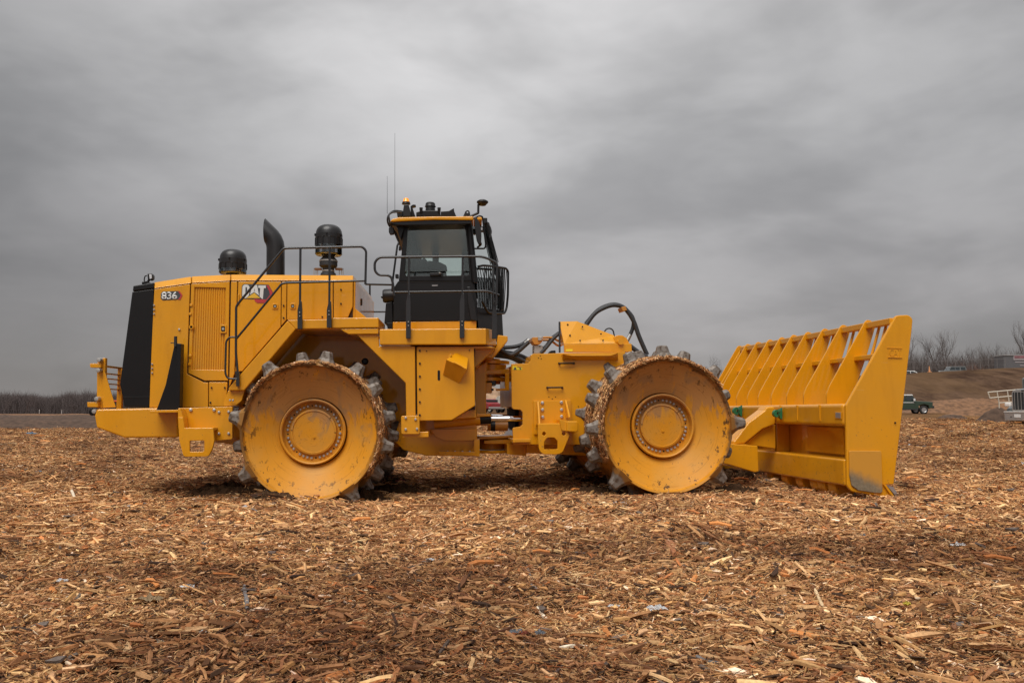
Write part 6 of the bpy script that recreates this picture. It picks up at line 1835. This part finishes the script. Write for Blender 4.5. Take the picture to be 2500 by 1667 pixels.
# highway truck, nose towards the camera
def truck():
    p = world_at(2496, 47)
    t = empty('highway_truck', p); tag(t, 'silver-grey highway truck with tall barred grille at the field edge', 'truck')
    ang = math.atan2(-p.x, p.y) - R(34)
    M = Matrix.Translation(p) @ Matrix.Rotation(ang, 4, 'Z')     # local -Y looks at the camera
    def B(nm, c, s, mt, bv=0.02, par=t): return lbox(nm, M, c, s, mt, par, bv)
    B('bumper', (0, 0.05, 0.52), (2.05, 0.22, 0.48), 'bumper_chrome', 0.04)
    B('bumper_lip', (0, 0.03, 0.78), (2.05, 0.26, 0.05), 'lamp_glass', 0.02)
    for x in (-0.62, 0.62): B('fog_lamp', (x, -0.065, 0.50), (0.07, 0.02, 0.06), 'plastic_dark', 0.005)
    B('number_plate', (-0.25, -0.07, 0.56), (0.36, 0.02, 0.18), 'white_paint', 0.004)
    gsh = finish('grille_shell', prism_bm([M @ Vector(q) for q in [(-0.66, 0.12, 0.82), (0.66, 0.12, 0.82), (0.66, 0.12, 1.82), (0.58, 0.12, 1.95), (0.40, 0.12, 2.02), (-0.40, 0.12, 2.02), (-0.58, 0.12, 1.95), (-0.66, 0.12, 1.82)]],
                          M.to_3x3() @ Vector((0, 0.35, 0))), 'bumper_chrome', t, 0.03)
    B('grille_screen', (0, 0.105, 1.38), (1.14, 0.03, 0.96), 'plastic_dark', 0.0, gsh)
    for k in range(6):
        B('grille_bar', (-0.46 + 0.184 * k, 0.08, 1.38), (0.028, 0.03, 0.96), 'bumper_chrome', 0.004, gsh)
    B('emblem', (0, 0.10, 1.945), (0.16, 0.02, 0.07), 'plastic_dark', 0.01, gsh)
    local = [(0.4, 0.95), (1.6, 0.95), (1.6, 2.15), (0.45, 2.0)]
    a = [M @ Vector((-0.72, y, z)) for y, z in local]; b = [M @ Vector((0.72, y, z)) for y, z in local]
    finish('hood', prism_bm(a, b), 'grey_paint', t, 0.06)
    for s in (-1, 1):
        B('headlamp', (s * 0.86, 0.10, 1.18), (0.34, 0.22, 0.22), 'lamp_glass', 0.06)
        fn = [(0.15, 0.55), (0.2, 0.95), (0.55, 1.12), (1.0, 1.05), (1.3, 0.7), (1.2, 0.55)]
        x0, x1 = (s * 0.74, s * 1.05)
        finish('fender', prism_bm([M @ Vector((x0, y, z)) for y, z in fn], [M @ Vector((x1, y, z)) for y, z in fn]), 'grey_paint', t, 0.04)
        Mw = M @ Matrix.Translation((s * 0.9, 0.85, 0)) @ Matrix.Rotation(R(90), 4, 'Z')
        wheel(Mw, 0, 0, 0.5, 0.28, t)
    B('cab', (0, 2.3, 1.85), (2.1, 1.4, 1.7), 'grey_paint', 0.08)
    B('windscreen', (0, 1.58, 2.35), (1.8, 0.04, 0.55), 'car_glass', 0.01)
truck()
# white pipe gate leaning beside the truck
def pipe_gate():
    a0, a1, a2, a3 = (2412, 957.5), (2417, 971.5), (2438, 982.5), (2490, 951)
    D = 52
    g0 = world_at(2440, D)
    t = empty('pipe_gate', g0); tag(t, 'white pipe gate standing open beside the truck', 'gate')
    def Q(px, py): return CAMC + ray(px, py) * D
    for nm, q in (('top_rail', [(2412, 957.5), (2490, 950.5)]), ('middle_rail', [(2416.5, 971.5), (2478, 966)]), ('bottom_rail', [(2438, 983.5), (2478, 981)]), ('end_post', [(2412, 957.5), (2416.5, 971.5)]),
                  ('upright', [(2434, 955.5), (2439, 983.5)]), ('upright', [(2459, 953), (2464, 981.5)]), ('support_post', [(2439, 983), (2440, 1002)]), ('support_post', [(2464, 981), (2465, 1004)])):
        tube(nm, [Q(*q[0]), Q(*q[1])], 0.035, 'gate_white', t, n=8)
pipe_gate()

# traffic cone on the bank
p = bank_top(2273, 138)
tc_ = empty('traffic_cone', p); tag(tc_, 'pale orange traffic cone standing on the bank', 'traffic cone')
finish('cone_body', vlathe_bm(p, [(0, p.z + 1.0), (0.05, p.z + 1.0), (0.16, p.z + 0.08), (0, p.z + 0.08)], 16), 'cone_orange', tc_, smooth=True)
box('cone_base', Matrix.Translation(p + Vector((0, 0, 0.05))), (0.5, 0.5, 0.08), 'cone_orange', tc_, 0.01)

# site trailer with sign on the bank, right edge
def trailer():
    D = 150
    p = world_at(2490, D)
    t = empty('site_trailer', p); tag(t, 'grey site trailer with a faded red sign on top of the bank', 'trailer')
    def Q(px, py): return CAMC + ray(px, py) * D
    a, b = Q(2450, 898), Q(2450, 868)
    wdir = Vector((math.cos(-YAW), math.sin(-YAW), 0))
    def W(px0, py0, px1, py1, nm, mt, dep, off):
        q = [Q(px0, py0), Q(px1, py0), Q(px1, py1), Q(px0, py1)]
        n = Vector((math.sin(YAW), math.cos(YAW), 0))
        finish(nm, prism_bm([v + n * off for v in q], n * dep), mt, t, 0.02)
    W(2450.5, 868, 2560, 900, 'wall', 'shed_grey', 3.0, 0.0)
    W(2450, 865.8, 2561, 868.2, 'roof', 'galvanised', 3.2, -0.1)
    W(2474, 867, 2560, 879, 'sign_board', 'sign_face', 0.05, -0.06)
    W(2478, 883, 2560, 885.2, 'trim', 'sign_face', 0.03, -0.04)
    W(2490, 891, 2560, 893, 'trim', 'sign_face', 0.03, -0.04)
    # the faded red marking is too far off to read: a dull red band
    W(2476, 868.6, 2560, 874.6, 'sign_band', 'sign_red', 0.03, -0.10)
trailer()

# ---- bare trees -----------------------------------------------------------------
def bare_tree_mesh(seed, height, lean=0.0, spread_=0.5, levels=5):
    rng = random.Random(seed)
    tr, cr = bmesh.new(), bmesh.new()
    def seg(bm, a, b, r0, r1, n):
        d = (b - a)
        if d.length < 1e-4: return
        dn = d.normalized(); u = dn.orthogonal().normalized(); v = dn.cross(u)
        A = [bm.verts.new(a + (u * math.cos(2 * math.pi * k / n) + v * math.sin(2 * math.pi * k / n)) * r0) for k in range(n)]
        B = [bm.verts.new(b + (u * math.cos(2 * math.pi * k / n) + v * math.sin(2 * math.pi * k / n)) * r1) for k in range(n)]
        for k in range(n): bm.faces.new((A[k], A[(k + 1) % n], B[(k + 1) % n], B[k]))
    def grow(p, d, ln, r, lv):
        steps = 3
        q = p
        for s in range(steps):
            d2 = (d + Vector((rng.gauss(0, 0.10), rng.gauss(0, 0.10), rng.gauss(0.03, 0.06)))).normalized()
            e = q + d2 * ln / steps
            r2 = r * (1 - 0.16)
            seg(tr if lv <= 1 else cr, q, e, r, r2, 6 if lv <= 1 else 3)
            q, d, r = e, d2, r2
            if lv < levels and (s > 0 or lv > 0):
                for _ in range(rng.choice((1, 1, 2)) if lv < 3 else 2):
                    a = rng.uniform(0, 6.283); w = rng.uniform(0.45, 0.95) * spread_ * 1.6
                    o = d.orthogonal().normalized(); o2 = d.cross(o)
                    nd = (d + (o * math.cos(a) + o2 * math.sin(a)) * w + Vector((0, 0, 0.12))).normalized()
                    grow(q, nd, ln * rng.uniform(0.55, 0.78), r * rng.uniform(0.5, 0.68), lv + 1)
        if lv < levels:
            grow(q, d, ln * 0.7, r * 0.8, lv + 1)
    grow(Vector((0, 0, -0.3)), Vector((lean, 0.05, 1)).normalized(), height * 0.40, height * 0.020, 0)
    return tr, cr
TREES = []
def add_tree(variant, loc, scale, rz, label, group):
    src = TREES[variant]
    t = empty('bare_tree', loc, rz); tag(t, label, 'tree', group)
    M = Matrix.Translation(loc) @ Matrix.Rotation(rz, 4, 'Z') @ Matrix.Scale(scale, 4)
    for nm, me in (('trunk', src[0]), ('crown', src[1])):
        o = bpy.data.objects.new(nm, me); place(o, t, M)
for i, (h, le, sp) in enumerate(((9.5, 0.05, 0.55), (8.5, -0.12, 0.62), (9.0, 0.3, 0.5), (8.0, -0.05, 0.45))):
    tr, cr = bare_tree_mesh(40 + i, h, le, sp, 4)
    mt = bpy.data.meshes.new('trunk'); tr.to_mesh(mt); tr.free(); mt.materials.append(MATS['bark'])
    mc = bpy.data.meshes.new('crown'); cr.to_mesh(mc); cr.free(); mc.materials.append(MATS['bark'])
    TREES.append((mt, mc))
tree_rows = [(2232, 190, 0, 1.3, 'bare tree just beside the top of the blade end plate'), (2262, 205, 1, 1.3, 'bare spreading tree above the traffic cone'), (2290, 195, 3, 1.45, 'bare tree with upright twigs right of the traffic cone'),
             (2328, 200, 2, 1.35, 'bare leaning tree above the grey car on the bank'), (2372, 215, 3, 1.2, 'low bare tree in the middle of the bank skyline'), (2405, 220, 0, 1.1, 'low bare tree left of the site trailer'),
             (2432, 215, 1, 1.2, 'bare tree whose twigs touch the site trailer corner'), (2493, 170, 2, 1.15, 'large bare tree behind the site trailer'), (1752, 210, 0, 0.95, 'bare tree between the front drum and the far blade end'), (1784, 215, 3, 0.8, 'bare tree half hidden by the far blade end')]
for k, (px, D, v, s, lb) in enumerate(tree_rows):
    p = world_at(px, D)
    add_tree(v, p, s, 0.9 * k, lb, 'bare trees on the bank')
# brush along the bank and the far wood on the western horizon: masses nobody could count
def thicket(name, px0, px1, D0, D1, h0, h1, n, mat, label, seed, base=-0.3, lean=0.35, r=0.02):
    rng = random.Random(seed)
    bm = bmesh.new()
    for _ in range(n):
        px = rng.uniform(px0, px1); D = rng.uniform(D0, D1)
        p = world_at(px, D)
        env = 0.75 + 0.5 * (mnoise.noise(Vector((px * 0.012, seed, 0))) * 0.5 + 0.5) + 0.25 * mnoise.noise(Vector((px * 0.05, seed, 4)))
        h = rng.uniform(h0, h1) * env
        d = Vector((rng.gauss(0, lean), rng.gauss(0, lean), 1)).normalized()
        a = p + Vector((0, 0, base)); b = a + d * h
        w = r * D / 100 * rng.uniform(0.5, 1.2)
        side = Vector((1, 0, 0)) * w; dep = Vector((0, 1, 0)) * w
        v = [bm.verts.new(a - side), bm.verts.new(a + side), bm.verts.new(a + dep), bm.verts.new(b)]
        bm.faces.new((v[0], v[1], v[3])); bm.faces.new((v[1], v[2], v[3])); bm.faces.new((v[2], v[0], v[3]))
        for _k in range(3):
            c = a.lerp(b, rng.uniform(0.3, 0.85)); e = c + (d + Vector((rng.gauss(0, 0.7), rng.gauss(0, 0.4), rng.uniform(0, 0.5)))).normalized() * h * rng.uniform(0.2, 0.45)
            v = [bm.verts.new(c - side * 0.6), bm.verts.new(c + side * 0.6), bm.verts.new(c + dep * 0.6), bm.verts.new(e)]
            bm.faces.new((v[0], v[1], v[3])); bm.faces.new((v[1], v[2], v[3])); bm.faces.new((v[2], v[0], v[3]))
    o = finish(name, bm, mat, None)
    tag(o, label, 'brush', kind='stuff')
thicket('bank_brush', 2190, 2560, 165, 235, 3.0, 6.6, 8000, 'bark', 'grey bare brush filling the skyline behind the bank', 2)
thicket('red_brush', 2330, 2400, 160, 190, 1.6, 3.2, 700, 'brush_red', 'reddish bare brush above the middle of the bank', 3)
thicket('bank_brush', 1720, 1830, 170, 230, 2.5, 6.0, 700, 'bark', 'bare brush between the front drum and the blade', 5)
thicket('far_wood', -200, 420, 400, 520, 9.5, 11.5, 17000, 'bark_far', 'dark leafless wood along the western horizon', 4, -1.0, 0.22, 0.026)
thicket('far_wood', 420, 1000, 420, 520, 9.0, 12.5, 3500, 'bark_far', 'dark leafless wood behind the compactor', 6, -1.0, 0.22, 0.03)
tr, cr = bare_tree_mesh(77, 9.5, 0.1, 0.7, 4)
mt = bpy.data.meshes.new('trunk'); tr.to_mesh(mt); tr.free(); mt.materials.append(MATS['bark_far'])
mc = bpy.data.meshes.new('crown'); cr.to_mesh(mc); cr.free(); mc.materials.append(MATS['bark_far'])
TREES.append((mt, mc))
for px, D, s, lb in ((62, 330, 0.9, 'broad bare tree before the far wood'), (8, 340, 0.75, 'bare tree cut by the picture edge before the far wood'), (176, 345, 0.6, 'small bare tree before the far wood near the rear guard')):
    add_tree(4, world_at(px, D), s, px * 0.1, lb, 'bare trees before the far wood')

# ---- fences ----------------------------------------------------------------------
def fence(name, label, pxs, D0, D1, h, mats, npost, white=()):
    p0 = world_at(pxs[0], D0)
    t = empty(name, p0); tag(t, label, 'fence')
    P = []
    for k in range(npost):
        f = k / (npost - 1)
        P.append(world_at(pxs[0] + (pxs[1] - pxs[0]) * f, D0 + (D1 - D0) * f))
    for k, p in enumerate(P):
        tube('post', [p, p + Vector((0, 0, h))], 0.07 if k in white else 0.04, 'white_paint' if k in white else mats, t, n=6)
    for z in (h, h * 0.5, 0.15):
        tube('rail', [p + Vector((0, 0, z)) for p in P], 0.022 if z == h else 0.012, mats, t, n=5)
fence('chain_link_fence', 'thin wire fence running along the top of the bank', (2195, 2460), 142, 146, 2.0, 'fence_wire', 14)
fence('wire_fence', 'low wire fence in front of the far wood', (-150, 260), 300, 300, 2.0, 'bark_far', 16, (9, 11))

# ---- earth mounds ------------------------------------------------------------------
simple('mound_soil', (0.075, 0.044, 0.028), 0.95, var=0.4, vscale=3, bump=0.8, bscale=8)
simple('mound_chip', (0.17, 0.085, 0.04), 0.95, var=0.5, vscale=2.5, bump=0.8, bscale=9)
simple('mound_tan', (0.33, 0.21, 0.13), 0.95, var=0.35, vscale=1.5, bump=0.6, bscale=6)
def mound(label, px, D, rx_, ry_, h, mat, seed, name='earth_mound', cat='mound'):
    c = world_at(px, D)
    bm = bmesh.new(); n, m = 40, 16
    rings = []
    for j in range(m + 1):
        t = j / m
        ring = []
        for i in range(n):
            a = 2 * math.pi * i / n
            k = 1 + 0.22 * mnoise.noise(Vector((math.cos(a) * 1.7, math.sin(a) * 1.7, seed)))
            x, y = c.x + rx_ * t * k * math.cos(a), c.y + ry_ * t * k * math.sin(a)
            z = terrain(x, y) - 0.1 + (h + 0.1) * (math.cos(math.pi * t) * 0.5 + 0.5) ** 0.8
            z += 0.14 * h * (1 - t) * mnoise.noise(Vector((x * 2.3 / max(0.6, h), y * 2.3 / max(0.6, h), seed))) + 0.05 * h * mnoise.noise(Vector((x * 6, y * 6, seed)))
            ring.append(bm.verts.new((x, y, z)))
        rings.append(ring)
    for a, b in zip(rings, rings[1:]):
        for i in range(n): bm.faces.new((a[i], a[(i + 1) % n], b[(i + 1) % n], b[i]))
    bm.faces.new(rings[0])
    bmesh.ops.remove_doubles(bm, verts=bm.verts, dist=1e-4)
    o = finish(name, bm, mat, None, smooth=True, angle=80)
    tag(o, label, cat)
mound('dark soil mound beside the truck bumper', 2440, 52, 1.9, 1.2, 0.95, 'mound_soil', 1)
mound('low dark soil hump between the off-road car and the truck', 2325, 56, 1.9, 1.2, 0.45, 'mound_soil', 2)
mound('orange chip windrow at the foot of the bank', 2380, 92, 14, 5, 1.5, 'mound_chip', 3, 'chip_windrow')
mound('orange chip heap behind the pipe gate', 2450, 72, 6, 3, 1.1, 'mound_chip', 4, 'chip_windrow')
mound('low dark soil windrow left of the rear bumper, nearer one', 60, 62, 16, 3.0, 0.7, 'mound_soil', 11, 'soil_windrow')
mound('low dark soil windrow left of the rear bumper, farther one', 180, 88, 18, 4, 0.85, 'mound_soil', 12, 'soil_windrow')
mound('long dark soil windrow at the left picture edge', -60, 100, 30, 6, 0.85, 'mound_soil', 13, 'soil_windrow')
mound('orange chip windrow before the far wood', 120, 170, 45, 6, 0.8, 'mound_chip', 14, 'chip_windrow')
mound('tan sand heap behind the red car and the white pickup', 1196, 112, 4.5, 4, 2.3, 'mound_tan', 5, 'sand_heap', 'heap')

# ---- litter in the mulch --------------------------------------------------------------
simple('litter_white', (0.72, 0.72, 0.72), 0.6, var=0.15, vscale=20)
simple('litter_blue', (0.05, 0.24, 0.40), 0.5, var=0.2, vscale=20)
simple('litter_red', (0.42, 0.05, 0.06), 0.5, var=0.2, vscale=20)
simple('litter_orange', (0.60, 0.16, 0.03), 0.5, var=0.2, vscale=20)
simple('litter_grey', (0.20, 0.21, 0.23), 0.5, var=0.2, vscale=20)
simple('litter_yellow', (0.66, 0.55, 0.06), 0.5)
simple('litter_plum', (0.12, 0.09, 0.16), 0.4, var=0.3, vscale=30)
simple('litter_brick', (0.24, 0.055, 0.028), 0.8, var=0.2, vscale=30)
simple('litter_beige', (0.42, 0.30, 0.17), 0.9, var=0.2, vscale=30)
def crumpled(px, py, wpx, hpx, mat, label, cat, name, seed):
    """a crumpled scrap, wpx x hpx pixels as seen"""
    p = gp(px, py)
    D = (p - CAMC).length
    w, h = wpx * D / FPX, hpx * D / FPX
    bm = bmesh.new(); n = 9
    rng = random.Random(seed)
    g = []
    for i in range(n):
        row = []
        for j in range(n):
            u, v = i / (n - 1) - 0.5, j / (n - 1) - 0.5
            e = 1 + 0.35 * mnoise.noise(Vector((u * 3 + seed, v * 3, 1)))
            x = u * w * e; y = v * w * 0.75 * e
            z = h * (0.45 + 0.65 * mnoise.noise(Vector((u * 4.5, v * 4.5, seed)))) * (1 - 1.1 * max(abs(u), abs(v))) + 0.012
            row.append(bm.verts.new((x, y, z)))
        g.append(row)
    for i in range(n - 1):
        for j in range(n - 1): bm.faces.new((g[i][j], g[i + 1][j], g[i + 1][j + 1], g[i][j + 1]))
    r = bmesh.ops.solidify(bm, geom=list(bm.faces), thickness=0.003)
    M = Matrix.Translation((p.x, p.y, terrain(p.x, p.y) + 0.040)) @ Matrix.Rotation(rng.uniform(-0.5, 0.5), 4, 'Z')
    o = finish(name, bm, mat, None, M=M)
    tag(o, label, cat)
for i, a in enumerate([
    (75, 1064, 32, 9, 'litter_blue', 'flat blue plastic scrap lying left of the rear bumper', 'plastic scrap', 'plastic_scrap'),
    (462, 1456, 36, 22, 'litter_white', 'crumpled white paper scrap in the left foreground', 'paper scrap', 'paper_scrap'),
    (152, 1440, 22, 14, 'litter_white', 'small white paper scrap at the left of the foreground', 'paper scrap', 'paper_scrap'),
    (1604, 1512, 42, 22, 'litter_white', 'largest bright white scrap in the foreground below the front drum', 'paper scrap', 'paper_scrap'),
    (1512, 1240, 34, 9, 'litter_white', 'white paper scrap on the pale chips below the front drum', 'paper scrap', 'paper_scrap'),
    (1497, 1506, 26, 10, 'litter_white', 'torn white strip beside the largest white scrap', 'paper scrap', 'paper_scrap'),
    (978, 1186, 20, 14, 'litter_red', 'red wrapper lying right of the rear drum', 'wrapper', 'wrapper'),
    (1362, 1215, 18, 10, 'litter_orange', 'orange plastic bit between the two drums', 'plastic scrap', 'plastic_scrap'),
    (1276, 1273, 40, 14, 'litter_plum', 'dark glossy plum-coloured wrapper on the pale chips', 'wrapper', 'wrapper'),
    (2232, 1262, 22, 9, 'litter_blue', 'bright blue plastic scrap below the blade end', 'plastic scrap', 'plastic_scrap'),
    (2258, 1280, 44, 12, 'litter_beige', 'crumpled clear-tan film scrap below the blade end', 'film scrap', 'film_scrap'),
    (2088, 1221, 8, 10, 'litter_grey', 'small grey stone chip under the blade wear plate', 'stone', 'stone_chip'),
    (2340, 1349, 26, 12, 'litter_white', 'white and blue scrap at the right of the field', 'paper scrap', 'paper_scrap'),
    (2216, 1499, 16, 11, 'litter_yellow', 'yellow wrapper scrap in the right foreground', 'wrapper', 'wrapper'),
    (2465, 1082, 10, 9, 'litter_white', 'white scrap far right below the truck', 'paper scrap', 'paper_scrap'),
    (2497, 1144, 18, 13, 'litter_white', 'white bag cut by the right picture edge', 'bag', 'plastic_bag'),
    (2225, 1094, 30, 8, 'litter_white', 'flat white film right of the blade end plate', 'film scrap', 'film_scrap'),
    (25, 1090, 40, 9, 'litter_beige', 'pale rag at the left edge of the field', 'rag', 'rag'),
    (94, 1160, 12, 9, 'litter_blue', 'tiny blue cap in the left field', 'cap', 'bottle_cap'),
    (1282, 1576, 24, 18, 'litter_brick', 'brick-red flat shard in the foreground', 'shard', 'shard'),
    (1320, 1575, 24, 20, 'litter_grey', 'grey rounded stone beside the brick-red shard', 'stone', 'stone'),
    (1260, 1570, 30, 16, 'litter_grey', 'dark grey crumpled lump left of the brick-red shard', 'lump', 'lump'),
    (366, 1490, 44, 26, 'litter_beige', 'tan fibrous clump in the left foreground', 'clump', 'fibre_clump'),
    (492, 1570, 22, 16, 'litter_white', 'white-rimmed grey scrap in the left foreground', 'scrap', 'scrap'),
    (310, 1250, 16, 10, 'litter_white', 'small white scrap left of the rear drum', 'paper scrap', 'paper_scrap'),
    (598, 1250, 12, 9, 'litter_white', 'small white scrap below the rear drum', 'paper scrap', 'paper_scrap'),
    (1050, 1385, 18, 12, 'litter_white', 'white fleck in the middle of the foreground', 'paper scrap', 'paper_scrap'),
    (1880, 1217, 16, 6, 'litter_white', 'white fleck below the blade', 'paper scrap', 'paper_scrap'),
    (2107, 1327, 22, 14, 'litter_grey', 'grey-white bottle neck scrap below the blade end', 'scrap', 'scrap')]):
    crumpled(*a, 50 + i)

# ---- large pieces of wood lying on the mulch ------------------------------------------------
def wood_piece(px0, py0, px1, py1, wpx, col, label, seed, name='wood_piece'):
    rng = random.Random(seed)
    a, b = gp(px0, py0), gp(px1, py1)
    c = (a + b) / 2
    D = (c - CAMC).length
    ln = (b - a).length; w = wpx * D / FPX
    d = (b - a).normalized()
    z = Vector((0, 0, 1)); y = z.cross(d).normalized(); z = d.cross(y)
    M = Matrix.Identity(4)
    M.col[0][:3] = d; M.col[1][:3] = y; M.col[2][:3] = z; M.col[3][:3] = c + Vector((0, 0, 0.050))
    bm = bmesh.new(); n = 9
    th = min(w * 0.55, 0.03)
    rings = []
    for i in range(n):
        t = i / (n - 1)
        x = (t - 0.5) * ln
        k = 0.75 + 0.35 * mnoise.noise(Vector((t * 4, seed, 0)))
        if i in (0, n - 1): k *= 0.55
        yo = 0.25 * w * mnoise.noise(Vector((t * 2.5, seed, 5)))
        zz = 0.010 * math.sin(t * 3 + seed)
        rings.append([bm.verts.new((x + rng.uniform(-1, 1) * 0.012 * (i in (0, n - 1)), yo + sy_ * w / 2 * k * kz, zz + sz * th)) for sy_, sz, kz in ((-1, -0.5, 1), (1, -0.5, 1), (1, 0.4, 0.9), (0.2, 0.5, 1), (-1, 0.3, 0.85))])
    for r0, r1_ in zip(rings, rings[1:]):
        for k in range(5): bm.faces.new((r0[k], r0[(k + 1) % 5], r1_[(k + 1) % 5], r1_[k]))
    bm.faces.new(rings[0]); bm.faces.new(rings[-1][::-1])
    key = 'wood_%s' % col
    if key not in MATS:
        cc = {'tan': (0.47, 0.28, 0.125), 'pale': (0.64, 0.46, 0.26), 'brown': (0.20, 0.095, 0.042), 'dark': (0.065, 0.04, 0.028), 'grey': (0.15, 0.135, 0.13), 'rust': (0.34, 0.13, 0.05), 'bone': (0.72, 0.60, 0.44)}[col]
        simple(key, cc, 0.85, var=0.28, vscale=25, bump=0.35, bscale=60)
    o = finish(name, bm, key, None, M=M)
    tag(o, label, 'wood piece', 'large wood pieces on the mulch')
for i, a in enumerate([
    (1614, 1308, 1650, 1372, 22, 'rust', 'thick reddish-brown stick at a slant below the front drum'),
    (172, 1200, 184, 1232, 7, 'bone', 'upright pale splinter left of the rear drum'),
    (212, 1240, 232, 1212, 9, 'bone', 'pale slanted splinter left of the rear drum'),
    (224, 1358, 274, 1342, 9, 'tan', 'light tan stake in the left foreground'),
    (450, 1310, 558, 1294, 7, 'pale', 'long pale twig below the rear drum'),
    (596, 1445, 604, 1510, 12, 'grey', 'weathered grey-brown slat standing near upright in the left foreground'),
    (178, 1414, 210, 1411, 16, 'dark', 'dark wooden block in the left foreground'),
    (30, 1470, 72, 1432, 10, 'tan', 'tan stake at the left edge of the foreground'),
    (98, 1497, 142, 1496, 7, 'rust', 'orange flat splinter at the left of the foreground'),
    (30, 1560, 100, 1558, 10, 'dark', 'long dark bark strip at the left of the foreground'),
    (118, 1483, 164, 1474, 6, 'bone', 'bone-white thin stake in the left foreground'),
    (375, 1576, 398, 1592, 12, 'bone', 'bright cut chip in the lower left foreground'),
    (990, 1400, 1032, 1398, 10, 'dark', 'charred dark stick in the middle of the foreground'),
    (1072, 1620, 1100, 1590, 9, 'dark', 'dark brown slat pointing up from the lower edge'),
    (1368, 1610, 1432, 1604, 12, 'bone', 'bright pale split stake in the lower foreground'),
    (1286, 1402, 1298, 1434, 9, 'grey', 'blue-grey weathered stub in the middle of the foreground'),
    (1296, 1448, 1340, 1470, 7, 'grey', 'crooked grey twig in the middle of the foreground'),
    (1312, 1502, 1334, 1532, 9, 'bone', 'crooked bone-white root in the foreground'),
    (1406, 1644, 1474, 1656, 22, 'rust', 'broad orange-brown plank chip at the lower edge'),
    (1148, 1660, 1156, 1638, 14, 'tan', 'stubby tan chip at the lower edge'),
    (1228, 1267, 1294, 1265, 7, 'pale', 'straight pale lath on the chips between the drums'),
    (1000, 1265, 1100, 1262, 9, 'tan', 'long flat tan board between the drums'),
    (1392, 1294, 1496, 1298, 8, 'dark', 'dark purple-brown branch on the pale chips'),
    (1500, 1260, 1560, 1264, 8, 'rust', 'orange lath below the front drum'),
    (2055, 1296, 2084, 1284, 13, 'tan', 'flat tan wood tile below the blade'),
    (2160, 1308, 2236, 1294, 9, 'tan', 'long tan plank below the blade end'),
    (2258, 1312, 2320, 1340, 7, 'pale', 'pale slanted lath at the right of the field'),
    (1780, 1404, 1808, 1402, 8, 'tan', 'flat tan splinter in the right foreground'),
    (1990, 1462, 2010, 1498, 9, 'pale', 'curved pale stick in the right foreground'),
    (2440, 1620, 2500, 1640, 12, 'tan', 'pale board end at the right picture edge'),
    (1700, 1625, 1752, 1650, 14, 'grey', 'weathered grey plank in the lower right foreground'),
    (1185, 1148, 1225, 1143, 8, 'tan', 'tan board under the machine between the drums')]):
    wood_piece(*a, 200 + i)

# ---- smooth heaps of wet soil pressed up against the drums ---------------------------------------
def heap(px, py, rx_, ry_, h, seed, label):
    c = gp(px, py)
    bm = bmesh.new(); n = 44
    g = []
    for i in range(n):
        row = []
        for j in range(n):
            u, v = 2 * i / (n - 1) - 1, 2 * j / (n - 1) - 1
            x, y = c.x + u * rx_, c.y + v * ry_
            r = math.sqrt(u * u + v * v) * (1 + 0.25 * mnoise.noise(Vector((u * 1.6, v * 1.6, seed))))
            f = max(0.0, 1 - r * r)
            z = terrain(x, y) - 0.03 + h * f * (0.65 + 0.45 * mnoise.noise(Vector((x * 6, y * 6, seed)))) + 0.055 * min(1, f * 2) * mnoise.noise(Vector((x * 15, y * 15, seed))) + 0.035 * min(1, f * 2) * mnoise.noise(Vector((x * 37, y * 37, seed)))
            row.append(bm.verts.new((x, y, z + 0.06 * min(1.0, f * 4))))
        g.append(row)
    for i in range(n - 1):
        for j in range(n - 1): bm.faces.new((g[i][j], g[i + 1][j], g[i + 1][j + 1], g[i][j + 1]))
    o = finish('soil_heap', bm, 'mud', None, smooth=True, angle=80)
    tag(o, label, 'mud', kind='stuff')
heap(655, 1233, 0.40, 0.22, 0.20, 1, 'dark wet soil pressed up in front of the rear drum')
heap(535, 1216, 0.55, 0.40, 0.18, 2, 'dark wet soil behind the rear drum')
heap(890, 1231, 0.36, 0.24, 0.22, 3, 'dark wet soil at the forward side of the rear drum')
heap(970, 1212, 0.55, 0.40, 0.17, 4, 'dark wet soil between the rear drum and the hitch')
heap(1800, 1211, 0.42, 0.30, 0.18, 5, 'dark wet soil between the front drum and the blade')
heap(1450, 1211, 0.40, 0.25, 0.13, 6, 'dark wet soil behind the front drum')
